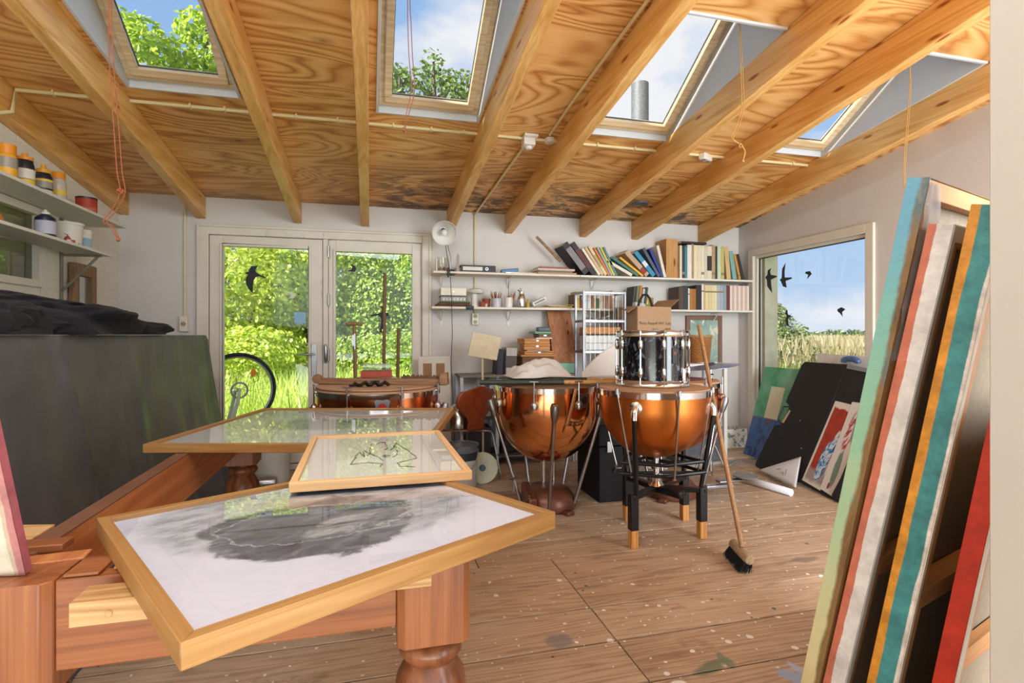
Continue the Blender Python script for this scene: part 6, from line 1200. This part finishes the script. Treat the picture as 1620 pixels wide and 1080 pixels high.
MB().lathe([(0, -.003), (.12, -.003), (.126, .0), (.12, .005), (0, .003)], (.885, 4.33, .123), 48, Mq).build('disc', plain('#c9c6a2', .4), e); MB().lathe([(.022, .004), (.026, .006), (.02, .02), (0, .022)], (.885, 4.33, .123), 20, Mq).build('hub', plain('#2c4a60', .4), e)
# black trunk and crates between the drums
e = thing('drum_case', 'worn black drum trunk standing between the two front kettledrums', 'trunk', (1.74, 3.78, 0)); TRK = plain('#0f0e0f', .6, 0, .5, 12, 0, .3)
MB().bb((1.585, 3.60, .0), (1.90, 4.02, .40)).build('trunk_body', TRK, e, bevel=.008); MB().bb((1.58, 3.595, .403), (1.905, 4.025, .56)).build('lid', TRK, e, bevel=.008)
for x in (1.66, 1.82): MB().bb((x-.018, 3.585, .36), (x+.018, 3.594, .44)).build('latch', STEEL, e, bevel=.002)
MB().tube([(1.70, 3.59, .22), (1.70, 3.57, .25), (1.79, 3.57, .25), (1.79, 3.59, .22)], .006, 8).build('handle', STEEL, e)
e = thing('grey_crate', 'grey plastic crate with dark side on the floor near the corner', 'crate', (2.98, 4.50, 0)); MB().hexa([Vector(p) for p in ((2.76, 4.36, .03), (3.18, 4.42, .03), (3.14, 4.70, .03), (2.72, 4.64, .03), (2.78, 4.37, .27), (3.16, 4.43, .27), (3.12, 4.69, .27), (2.74, 4.63, .27))]).build('crate_body', plain('#54575c', .6, 0, .25, 8), e, bevel=.008)
MB().hexa([Vector(p) for p in ((2.74, 4.34, 0), (3.21, 4.40, 0), (3.17, 4.72, 0), (2.70, 4.66, 0), (2.74, 4.34, .03), (3.21, 4.40, .03), (3.17, 4.72, .03), (2.70, 4.66, .03))]).build('base_tray', plain('#9a958b', .7, 0, .3, 20), e, bevel=.004); MB().hexa([Vector(p) for p in ((2.76, 4.35, .272), (3.18, 4.41, .272), (3.14, 4.71, .272), (2.72, 4.65, .272), (2.76, 4.35, .29), (3.18, 4.41, .29), (3.14, 4.71, .29), (2.72, 4.65, .29))]).build('lid', plain('#8a6a4c', .7), e, bevel=.004)
t = T('splattered_wood'); o_ = t.obj(); col = t.mix(t.step(t.noise(o_, 16, 5, .7), .56, .6), '#d6d1c2', '#56708a'); col = t.mix(t.step(t.noise(t.map(o_, loc=(4, 4, 4)), 18, 5, .7), .58, .61), col, '#5f8a6a'); t.fin(col, .6)
e = thing('paint_crate', 'small paint-splattered white crate in the far right corner', 'crate', (3.74, 5.08, 0)); m = MB(); x0, x1, y0, y1, h = 3.60, 3.915, 5.00, 5.185, .20
m.bb((x0, y0, 0), (x1, y0+.012, h)).bb((x0, y1-.012, 0), (x1, y1, h)).bb((x0, y0+.012, 0), (x0+.012, y1-.012, h)).bb((x1-.012, y0+.012, 0), (x1, y1-.012, h)).bb((x0+.012, y0+.012, .0), (x1-.012, y1-.012, .012)); m.build('crate_walls', t.m, e, bevel=.002); MB().bb((x0+.02, y0+.03, .17), (x1-.02, y0+.05, .19)).build('inner_slat', PINE_RAW, e)
for k, (x, y, w, r_, col) in enumerate(((3.22, 4.40, .30, .6, '#8f8a80'), (2.64, 4.28, .34, .35, '#cbb592'), (2.5, 4.45, .18, -.5, '#d8cdb4'))):
    tag(MB().box((x, y-.05, .009), (w, .035, .018), Matrix.Rotation(r_, 3, 'Z')).build('wood_scrap', plain(col, .8), bevel=.002), ['grey', 'tan', 'short pale'][k]+' wood scrap lying on the floor by the grey crate', 'scrap')

# cymbal on its stand
p = (2.675, 3.86); e = thing('cymbal_stand', 'chrome cymbal stand beside the hidden copper kettledrum', 'stand', (p[0], p[1], 0))
MB().tube([(p[0], p[1], .10), (p[0], p[1], .97)], .009, 12).tube([(p[0], p[1], .1), (p[0], p[1], .55)], .013, 12).build('pole', CHROME, e)
for k in range(3): a = k*2.094+.9; MB().tube([(p[0], p[1], .38), (p[0]+.2*cos(a), p[1]+.2*sin(a), .012)], .007, 8).build('leg', CHROME, e)
for z in (.55, .84, .80): MB().tube([(p[0]-.045, p[1]-.02, z), (p[0]+.045, p[1]-.02, z)], .007, 8).lathe([(.016, z-.015), (.018, z), (.016, z+.015)], (p[0], p[1], 0), 14).build('wing_bolt', CHROME, e)
cy = T('sky_tinted_cymbal'); cy.fin(cy.ramp(cy.noise(cy.obj(), 5, 4), [(.3, '#5f6aa8'), (.7, '#8d97c8')]), .25, .85); n_ = Vector((-.12, .03, 1)).normalized()  # blue violet tint is reflected sky put into the metal colour
e = MB().lathe([(.006, .026), (.03, .022), (.045, .008), (.22, -.012), (.22, -.0135), (.045, .0065), (.028, .02), (.006, .024)], (p[0], p[1], .955), 64, n_.to_track_quat('Z', 'Y').to_matrix(), caps=False).build('cymbal', cy.m); tag(e, 'tilted cymbal tinted like reflected sky on the chrome stand right of the black drum', 'cymbal')
tag(MB().box((2.30, 3.62, .872), (.26, .15, .012), Matrix.Rotation(.2, 3, 'Z')).build('maroon_folder', plain('#5e2430', .6), bevel=.003), 'maroon folder lying on the half hidden kettledrum', 'folder')

# broom
a_ = atZ(1174, 866, .095); b_ = atF(1105.5, 515, 3.6); e = thing('broom', 'long-handled broom with black bristles leaning on the copper kettledrum at right', 'broom', (1.89, 2.48, 0))
BW = wood('broom_wood', ['#b0855c', '#946a44', '#7a5434'], 'z', 2, .5, False, .5)
MB().tube([a_, b_], [.0135, .0125], 12).build('handle', BW, e)
h0, h1 = atZ(1165, 864, .07), atZ(1184, 884, .07); d = (h1-h0).normalized(); h0 = h0-d*.05; h1 = h1+d*.02
MB().tube([h0, h0+d*.012, h1-d*.012, h1], [.020, .027, .027, .022], 16).build('head_block', wood('broom_head', ['#b8a080', '#a08868', '#80684c'], 'y', 2, .5, False, .5), e, bevel=.002)
V = []; rr = random.Random(3); m = MB(); sd_ = Vector((d.y, -d.x, 0))
if sd_.x > 0: sd_ = -sd_
for k in range(420):
    q = rr.random(); s0 = h0.lerp(h1, q); o1 = rr.uniform(-.015, .02); p0 = s0+sd_*o1+Vector((0, 0, -.012)); p1 = s0+sd_*(o1*1.7+.022+rr.uniform(-.006, .008))+d*rr.uniform(-.02, .02); p1.z = rr.uniform(.002, .012)
    m.tube([p0, p1], [.0022, .0012], 3, caps=False)
m.build('bristles', plain('#121317', .8), e)

# garden tools in front of the right door leaf
TW = wood('tool_handle', ['#a8835e', '#8c6646', '#6e4c32'], 'z', 2, .5, False, .5); y = 5.10
e = thing('spade', 'spade with a T-shaped wooden grip leaning on the right door leaf', 'spade', (atY(562, 520, y).x, y, 0)); x = atY(560.5, 520, y).x; zt = atY(560, 512, y).z
MB().tube([(x+.02, y, .28), (x, y, zt-.02)], [.019, .016], 12).build('handle', TW, e); MB().tube([(x-.075, y, zt-.01), (x-.05, y, zt), (x+.05, y, zt), (x+.075, y, zt-.01)], [.012, .016, .016, .012], 12).build('grip', TW, e); MB().bb((x-.02, y-.019, zt-.2), (x+.01, y+.019, zt-.1)).tube([(x+.002, y, zt-.23), (x, y, zt-.09)], .018, 12).build('socket_strap', STEEL, e)
MB().prism([(x-.07, y-.003, .30), (x+.11, y-.003, .30), (x+.11, y-.003, .10), (x+.02, y-.003, .0), (x-.07, y-.003, .10)], (0, .006, 0)).build('blade', STEEL, e)
for px, pt, r_, lab in ((609, 432, .0145, 'tallest bare wooden pole leaning on the right door leaf'), (630.5, 519, .0155, 'short dark wooden pole at the right of the right door leaf')):
    x, zt = atY(px, 500, y).x, atY(px, pt, y).z; e = MB().tube([(x-.02, y, .0), (x, y, zt)], r_, 12).build('wooden_pole', wood('pole_%d' % px, ['#8f6a4a', '#74523a', '#5a3e2a'], 'z', 2, .6, False, .5)); tag(e, lab, 'pole')

# upturned bicycle outside
c = Vector((-1.20, 5.60, .684)); hv = Vector((.875, .485, 0)).normalized(); axv = Vector((hv.y, -hv.x, 0)); zv = Vector((0, 0, 1)); e = thing('bicycle', 'bicycle wheel with orange reflector standing upside down outside the left door leaf', 'bicycle', (c.x, c.y, -.12))
circ = lambda r_, n=64, off=0: [c+hv*r_*cos(2*pi*i/n)+zv*r_*sin(2*pi*i/n)+axv*off for i in range(n)]
MB().tube(circ(.335), .0165, 12, closed=True).build('tyre', RUBBER, e); MB().tube(circ(.312), .011, 8, closed=True).build('rim', ALU, e)
for i in range(28):
    a = 2*pi*i/28; q = a+(.5 if i % 2 else -.5); s1 = .03 if i % 4 < 2 else -.03; MB().tube([c+hv*.03*cos(q)+zv*.03*sin(q)+axv*s1, c+hv*.308*cos(a)+zv*.308*sin(a)], .0013, 4).build('spoke', STEEL, e)
MB().tube([c-axv*.05, c-axv*.035, c+axv*.035, c+axv*.05], [.01, .022, .022, .01], 16).build('hub', STEEL, e)
Md = axv.to_track_quat('Z', 'Y').to_matrix(); MB().lathe([(.062, -.001), (.08, -.001), (.08, .001), (.062, .001), (.062, -.001)], c+axv*.042, 32, Md, caps=False).build('brake_disc', STEEL, e)
for s1 in (-.06, .06): MB().tube([c+axv*s1+zv*.02, c+axv*s1-hv*.02-zv*.10, c+axv*s1*.9-hv*.10-zv*.42], [.014, .017, .02], 12).build('fork_blade', plain('#c9c6c2', .3), e)
MB().tube([c-hv*.10-zv*.40-axv*.06, c-hv*.12-zv*.47, c-hv*.10-zv*.40+axv*.06], .02, 10).tube([c-hv*.12-zv*.46, c-hv*.17-zv*.66], .022, 12).tube([c-hv*.17-zv*.66-axv*.28, c-hv*.17-zv*.76, c-hv*.17-zv*.66+axv*.28], .014, 10).build('handlebar', BLACK, e)
rc = c+hv*.185*cos(.75)+zv*.185*sin(.75)+zv*.03; MB().prism([rc+(hv*.024*cos(q)+zv*.042*sin(q)) for q in [2*pi*i/16 for i in range(16)]], axv*.012).build('reflector', plain('#e08a22', .25), e)

# bird stickers on the glass
BIRD = plain('#16171a', .6); BIRDG = plain('#2b2d30', .6)
def sticker(name, label, pts, sc, off, fn, vec, mat=BIRD, cat='bird sticker'):
    P = [fn(off[0]+p[0]/sc, off[1]+p[1]/sc) for p in pts]; tag(MB().prism(P, vec).build(name, mat), label, cat)
fd = lambda a, b: atY(a, b, YB+.0365); fw_ = lambda a, b: atX(a, b, XR+.0385); z5 = (3.1775, (300, 340)); z8 = (2.348, (1150, 340))
sticker('bird_sticker', 'large black falcon sticker high on the left door pane', [(345, 255), (310, 257), (298, 275), (297, 284), (279, 289), (281, 295), (292, 298), (281, 325), (285, 350), (298, 375), (318, 392), (318, 360), (322, 330), (332, 312), (350, 308), (376, 318), (382, 312), (335, 290), (330, 280), (335, 268)], *z5, fd, (0, .0008, 0))
sticker('bird_sticker', 'small black swallow sticker at the top left of the right door pane', [(806, 248), (818, 262), (812, 275), (790, 282), (812, 284), (832, 285), (838, 272), (832, 258), (820, 250)], *z5, fd, (0, .0008, 0))
sticker('bird_sticker', 'black falcon sticker on the right door pane behind the tall wooden pole', [(955, 458), (978, 462), (980, 490), (1000, 492), (1003, 505), (982, 512), (976, 540), (965, 592), (952, 585), (962, 555), (963, 520), (950, 503), (912, 510), (908, 502), (945, 495), (962, 490), (968, 475)], *z5, fd, (0, .0008, 0))
sticker('moon_sticker', 'pale crescent sticker on the left door pane', [(487, 388), (515, 386), (530, 402), (525, 418), (492, 422), (510, 410), (505, 398)], *z5, fd, (0, .0008, 0), plain('#d9dcc0', .6), 'sticker')
sticker('blue_sticker', 'light blue square sticker on the left door pane near the handle', [(526, 488), (584, 488), (584, 544), (566, 544), (560, 548), (526, 542)], *z5, fd, (0, .0008, 0), plain('#8fb8d8', .5), 'sticker')
for lab, P in (('leftmost dark falcon sticker on the picture window', [(165, 197), (152, 205), (150, 222), (142, 232), (148, 240), (150, 265), (168, 290), (165, 262), (163, 240), (185, 230), (185, 226), (163, 222), (160, 210)]), ('dark swift sticker with upswept wing on the picture window', [(218, 177), (205, 200), (203, 235), (196, 240), (200, 246), (208, 265), (222, 270), (218, 245), (242, 236), (240, 231), (215, 232), (214, 210)]),
               ('small high dark bird sticker in the middle of the picture window', [(293, 210), (308, 208), (315, 218), (305, 230), (297, 238), (302, 222), (290, 217)]), ('small low falcon sticker on the picture window, above the horizon', [(222, 350), (215, 365), (222, 375), (216, 390), (222, 412), (228, 412), (227, 382), (238, 377), (237, 372), (226, 370), (225, 355)]), ('small dark bird sticker low at the right of the picture window', [(410, 350), (425, 342), (440, 350), (428, 360), (430, 378), (420, 365), (411, 358)])):
    sticker('bird_sticker', lab, P, *z8, fw_, (.0008, 0, 0), BIRDG)

# cords of the roof windows
CORD = plain('#8f4c2e', .8); CORDY = plain('#a87f40', .8)
def cord(label, pts, Y, mat, x, extra=None):
    P = [atY(px, py, Y) for px, py in pts]; top = Vector((P[0].x, Y+.03, zw(Y+.03)-.02)); e = thing('pull_cord', label, 'cord', P[-1]); Q = [top, Vector((P[0].x, Y, P[0].z+.1))]+P
    def sm(L): 
        o = []
        for i in range(len(L)-1):
            a, b = L[i], L[i+1]; p0 = L[max(i-1, 0)]; p3 = L[min(i+2, len(L)-1)]
            for k in range(5): q = k/5; o.append(.5*((2*a)+(b-p0)*q+(2*p0-5*a+4*b-p3)*q*q+(3*a-p0-3*b+p3)*q**3))
        return o+[L[-1]]
    n = len(Q); MB().tube(sm(Q), .0021, 6).build('cord', mat, e); MB().tube(sm([q+Vector((.012*sin(pi*i/(n-1))+.004, .004, 0)) for i, q in enumerate(Q)]), .0021, 6).build('cord', mat, e)
    m = MB(); k = P[-1] if not extra else P[extra]
    m.tube([k+Vector((.010*cos(q), .004*sin(2*q), .010*sin(q))) for q in [2*pi*i/14 for i in range(14)]], .003, 6, closed=True).tube([k+Vector((.006*cos(q), .006*sin(q), .004*sin(2*q))) for q in [2*pi*i/12 for i in range(12)]], .003, 6, closed=True); m.build('knot', mat, e)
    MB().lathe([(0, -.008), (.008, -.004), (.008, .004), (0, .008)], P[-1], 10).build('end_knot', mat, e)
cord('orange knotted cord hanging from the left roof window in front of the shelves', [(172, 60), (174, 120), (180, 200), (185, 270), (190, 303), (178, 330), (163, 350), (175, 358), (187, 379)], 2.45, CORD, 0, 4)
cord('thin orange-ended cord hanging from the second roof window', [(645, 30), (647, 90), (651, 140), (643, 180), (639, 206)], 2.45, plain('#855038', .8), 0)
cord('yellowish tangled cord hanging from the third roof window', [(1169, 40), (1172, 110), (1173, 170), (1163, 205), (1157, 218), (1172, 230), (1178, 240), (1175, 255)], 2.45, CORDY, 0, 5)
cord('long looped cord hanging from the roof window nearest the right wall', [(1439, 135), (1436, 180), (1431, 240), (1430, 290), (1437, 305), (1452, 317)], 2.42, CORDY, 0, 4)

# ================================================================ right side: portfolio, paintings, paper
def quadplane(a, b, c): n = (Vector(b)-Vector(a)).cross(Vector(c)-Vector(a)).normalized(); return Vector(a), (n if n.x < 0 else -n)
BLKC = plain('#19191b', .75, 0, .25, 40, .3)
e = thing('art_portfolio', 'big black art portfolio standing open under the picture window with two paintings inside', 'portfolio', (3.35, 3.9, 0))
A0 = quadplane((3.405, 4.238, 0), (3.29, 3.60, 0), (3.845, 3.71, .953)); Pl = [(1273.5, 572), (1339.5, 576), (1268, 764), (1199, 740), (1194.5, 735), (1197, 728), (1225, 672), (1236.5, 671), (1249.4, 642.6), (1243, 635), (1268, 577)]
MB().prism([onplane(*p, *A0) for p in Pl], -A0[1]*.012).build('left_cover', BLKC, e, bevel=.002)
hp = [onplane(*p, *A0)+A0[1]*.0 for p in ((1250, 643), (1240, 643), (1231, 663), (1236, 670))]; MB().tube(hp, .007, 8).build('handle', BLACK, e)
MB().prism([onplane(*p, *A0)+A0[1]*.001 for p in ((1240, 669), (1251, 650), (1249, 648), (1237, 668))], A0[1]*.001).build('label_strip', plain('#c9a98a', .6), e)
for p in ((1266, 665), (1268, 709)): q = onplane(*p, *A0)+A0[1]*.001; MB().tube([q, q+A0[1]*.001], .005, 8).build('paint_spot', plain('#d3cfae', .6), e)
B0 = quadplane((3.29, 3.60, 0), (3.262, 3.20, 0), (3.845, 3.71, .953)); MB().prism([onplane(*p, *B0) for p in ((1340, 576), (1398, 588), (1372, 700), (1330, 797), (1268, 765))], -B0[1]*.012).build('right_cover', BLKC, e, bevel=.002)
MB().prism([onplane(*p, *B0)+B0[1]*.002 for p in ((1341, 576), (1397, 588), (1396, 594), (1340, 583))], B0[1]*.002).build('top_edge_strip', plain('#7c858e', .5), e)
def art(name, label, pts, off, fn, pl=B0):   # corners: top left, top right, bottom right, bottom left
    P = [onplane(*p, *pl)+pl[1]*off for p in pts]; M4 = basis(P[3], P[2]-P[3], P[0]-P[3]); I = M4.inverted(); Q = [I @ p for p in P]; sg = 1 if (M4.to_3x3() @ Vector((0, 0, 1))).dot(pl[1]) > 0 else -1
    o = MB().prism([Vector((q.x, q.y, 0)) for q in Q], (0, 0, .0015*sg)).build(name, fn(Q[2].x, Q[0].y, Q[0].x/Q[0].y), mat4=M4); return tag(o, label, 'painting')
def warp(t, o_, sc, amt): return t.vadd(o_, t.vadd(t.vadd(t.noise(o_, sc, 6, .65, out='Color'), (.5, .5, .5), 'SUBTRACT'), amt, 'SCALE'))
def skew(t, w, h, k):
    x, y, z = t.xyz(t.obj()); c = t.n('ShaderNodeCombineXYZ'); t.l(t.math('DIVIDE', t.math('SUBTRACT', x, t.math('MULTIPLY', y, k)), w), c.inputs[0]); t.l(t.math('DIVIDE', y, h), c.inputs[1]); return c.outputs[0]
def redart(w, h, k):
    t = T('red_blue_painting'); o_ = skew(t, w, h, k); q = warp(t, t.map(t.obj(), scale=(1/w, 1/w, 1)), 6, .1); u = warp(t, o_, 7, .07)
    col = t.mix(t.rect(u, .10, .13, .86, .93, .01), '#d9d3c6', t.ramp(t.noise(t.obj(), 14, 5, .6), [(.3, '#8f2a18'), (.7, '#b03c22')]))
    col = t.mix(t.rect(u, .08, .04, .95, .17, .03), col, '#a0908f')
    bl = t.ramp(t.noise(t.map(t.obj(), rot=(0, 0, .6), scale=(2, 1, 1)), 14, 5, .6, 1.2), [(.38, '#1f5a96'), (.47, '#3f96cc'), (.53, '#d5dce2'), (.62, '#c4ccd6'), (.7, '#2d6ea8')])
    col = t.mix(t.ellipse(u, .62, .30, .22, .24, -.3, .15), col, bl); col = t.mix(t.ellipse(u, .82, .55, .16, .14, 0, .2), col, bl); t.fin(col, .6); return t.m
def pinkart(w, h, k):
    t = T('pink_green_painting'); o_ = skew(t, w, h, k); u = warp(t, o_, 8, .12); st = t.step(t.noise(t.map(t.obj(), rot=(0, 0, .9), scale=(3, 1, 1)), 12, 6, .65, .8), .46, .54)
    col = t.mix(t.math('MULTIPLY', t.ellipse(u, .58, .68, .26, .22, .3, .5), st), '#d8d5d2', '#a8303e'); col = t.mix(t.math('MULTIPLY', t.ellipse(u, .85, .78, .14, .2, .3, .4), .7), col, '#5c6a60')
    col = t.mix(t.math('MULTIPLY', t.ellipse(u, .60, .26, .20, .2, -.6, .25), .9), col, '#5a7f68'); col = t.mix(t.ellipse(u, .48, .07, .08, .03, 0, .3), col, '#8a3550'); t.fin(col, .6); return t.m
art('gouache_painting', 'red painting with blue brushwork in the open portfolio, left of the two', [(1322, 634), (1347, 640), (1298, 776), (1269, 759)], .001, redart)
art('gouache_painting', 'white painting with crimson and green strokes in the open portfolio, right of the two', [(1349, 636), (1379, 640), (1318, 786), (1298, 773)], .004, pinkart)
C0 = (B0[0]+B0[1]*.035, B0[1]); MB().prism([onplane(*p, *C0) for p in ((1385, 652), (1430, 640), (1400, 818), (1352, 806), (1320, 790), (1315, 783))], -B0[1]*.01).build('inner_flap', BLKC, e, bevel=.002)
MB().prism([onplane(*p, *C0)+B0[1]*.0012 for p in ((1340, 767), (1344, 769), (1335, 789), (1331, 787))], B0[1]*.001).build('tan_label', plain('#c9a988', .6), e)
e = thing('white_board', 'white board leaning behind the black portfolio under the picture window', 'board', (3.86, 3.65, 0)); n_ = Vector((-1, 0, .14)).normalized(); W0 = ((3.945, 3.6, 1.0), n_)
P = [onplane(1295, 559, *W0), onplane(1412, 566, *W0)]; Q_ = [Vector((p.x-.16, p.y, .001)) for p in P]; MB().prism([P[0], P[1], Vector((3.945-.14*1.0, P[1].y, .002)), Vector((3.945-.14*1.0, P[0].y, .002))], (-.012, 0, 0)).build('board', plain('#cfccc8', .6), e, bevel=.002)
p = atX(1346, 573, 3.872); e = tag(MB().tube([p+Vector((0, .075*cos(q), .03*sin(q))) for q in [pi*i/10 for i in range(11)]], [.02]+[.026]*9+[.02], 10).build('blue_bundle', stripe_mat('blue_plastic', [(-9, '#4a6a92')], 0, .01, 20, .3, .6)), 'crumpled blue plastic bundle on the top edge of the portfolio', 'bundle')
# green and blue painting
t = T('green_blue_painting'); o_ = t.obj(); x_, y_, z_ = t.xyz(o_); n_ = t.noise(o_, 4, 5, .6); y2 = t.math('ADD', y_, t.math('MULTIPLY', t.math('SUBTRACT', n_, .5), .06))
up_ = t.ramp(n_, [(.35, '#3f8a5c'), (.5, '#5fa57c'), (.62, '#7fae98')]); dn_ = t.ramp(t.noise(o_, 6, 5, .6, 1), [(.38, '#27406f'), (.5, '#3c6fb0'), (.56, '#5a4a78'), (.66, '#a0584a')]); col = t.mix(t.step(y2, .39, .41), dn_, up_); col = t.mix(t.rect(o_, .16, .40, .34, .72, .004), col, '#d6d0b0'); t.fin(col, .5)
G4 = basis((3.66, 4.735, .002), (0, -1, 0), (.262, 0, .88)); e = thing('stretched_canvas', 'green over blue abstract canvas leaning left of the portfolio under the window', 'canvas', (3.72, 4.5, 0)); MB().bb((0, 0, -.02), (.47, .915, 0)).build('painted_face', t.m, e, G4, bevel=.002); MB().bb((.01, .01, -.028), (.46, .905, -.021)).build('stretcher', BAR, e, G4)
# curled drawing on the floor
p1, p2, p3 = atZ(1201, 743, .03), onplane(1267.5, 722, A0[0]+A0[1]*.006, A0[1]), atZ(1259, 771, .035); e = thing('curled_drawing', 'white sheet with a small sketch, rolled at one edge, on the floor', 'drawing', (3.1, 3.8, 0))
def cu(u, v):
    b = p1.lerp(p3, u); t_ = p1.lerp(p2, u**.8) if u < 1 else p2; q = b.lerp(t_, v); q.z += .02*sin(pi*u)*sin(pi*v); return q
MB().grid(cu, 16, 10).build('sheet', plain('#dcdce0', .7, 0, .02), e, solid=.0015)
r0, r1 = atZ(1172, 756, .028), atZ(1252, 779, .028); MB().tube([r0, r1], [.030, .026], 20, caps=False).build('rolled_edge', plain('#dcdce0', .7, 0, .02), e, solid=.002)
for k in range(5): q = cu(.45+.06*k, .35+.1*sin(k*2)); MB().tube([q+Vector((0, 0, .004)), cu(.5+.05*k, .3+.12*cos(k))+Vector((0, 0, .004))], .0016, 4).build('sketch_line', plain('#5f6470', .8), e)

# ================================================================ canvases leaning beside the doorway
az = radians(72); D = Vector((sin(az), cos(az), 0)); NB = Vector((cos(az), -sin(az), 0))
def lean(label, G, L, z, w, th, side, **k): up = Vector((NB.x*L, NB.y*L, z)); return canvas('stretched_canvas', label, (G[0]+NB.x*0, G[1], .001), D, up, w, up.length, th, side, 'canvases leaning beside the doorway', **k)
S1 = stripe_mat('turquoise_edge', [(-1, '#6d5636'), (-.036, '#8a7648'), (-.024, '#a9bd96')], 2, .012, 3.2, .6, .3)
t = T('turquoise_gold_edge'); o_ = t.obj(); zz_ = t.xyz(o_)[2]; yy_ = t.xyz(o_)[1]; n_ = t.noise(t.map(o_, scale=(1, .5, 1)), 5, 6, .65)
a_ = t.ramp(t.math('ADD', t.math('MULTIPLY', yy_, .62), t.math('MULTIPLY', t.math('SUBTRACT', n_, .5), .5)), [(.0, '#b8a878'), (.2, '#d3c896'), (.42, '#b3c69a'), (.6, '#8fc0a0'), (.8, '#7ab8b0'), (.95, '#6aa8c0')])
b_ = t.ramp(t.noise(t.map(o_, scale=(1, .35, 1), loc=(3, 0, 0)), 6, 6, .65), [(.36, '#5f4a34'), (.5, '#8a6c40'), (.6, '#5a7478'), (.72, '#b39a6c')])
col = t.mix(t.step(t.math('ADD', zz_, t.math('MULTIPLY', t.math('SUBTRACT', n_, .5), .05)), -.020, -.010), a_, b_); t.fin(col, .5); t.bump(t.noise(o_, 40, 5, .65), .5, .005)
def drape(e, M4, w, h, th):
    MB().grid(lambda u, v: Vector((.002+(.05+.055*sin(pi*min(1, v*1.02))**.7*(1-.55*v))*u, h-.012-.42*v, .002+.006*noise.noise(Vector((u*3, v*7, 0)))+.004*u)), 6, 24).build('loose_film', glass_mat('dusty_film', (.62, .58, .54, 1), (.5, .5, .5, 1), dust=.35), e, M4)
lean('turquoise and gold edged canvas, tallest and farthest from the doorway', (1.150, 1.250), .301, 1.562, 1.05, .046, t.m, extra=drape, cross=.75, linen=plain('#ab9c88', .95, 0, .1, 60, .3))
lean('salmon and white edged canvas leaning second in the doorway stack', (1.165, 1.195), .291, 1.445, 1.0, .050, stripe_mat('salmon_white_edge', [(-1, '#c06f56'), (-.032, '#d4d2cc')], 2, .006, 5), cross=.62, linen=plain('#ab9c88', .95, 0, .1, 60, .3), extra=lambda e, M4, w, h, th: MB().bb((.003, h-.038, .0003), (.33, h-.002, .0013)).bb((.003, .02, .0003), (.022, h-.038, .0013)).build('folded_canvas', plain('#d6d3cb', .9), e, M4))
lean('yellow and teal edged canvas leaning third in the doorway stack', (1.145, 1.050), .265, 1.46, .95, .058, stripe_mat('yellow_teal_edge', [(-1, '#c98a2c'), (-.040, '#3c8688'), (-.007, '#d6d2c8')], 2, .006, 3, .5, .45), cross=.60, linen=plain('#7d6f5c', .95, 0, .1, 60, .3), extra=lambda e, M4, w, h, th: MB().bb((.001, .003, .0003), (.014, h-.003, .0018)).build('raw_margin', plain('#dcd8ce', .9), e, M4))
lean('red edged canvas nearest the doorway with taped pale margin', (1.165, .945), .17, 1.02, .9, .036, stripe_mat('red_edge', [(-1, '#b8301c')], 2, .004, 5, .45, .3), cross=.5, linen=plain('#857662', .95, 0, .1, 60, .3), extra=lambda e, M4, w, h, th: MB().bb((.001, .003, .0003), (.024, h-.003, .0018)).build('raw_margin', plain('#cfccc2', .9), e, M4))
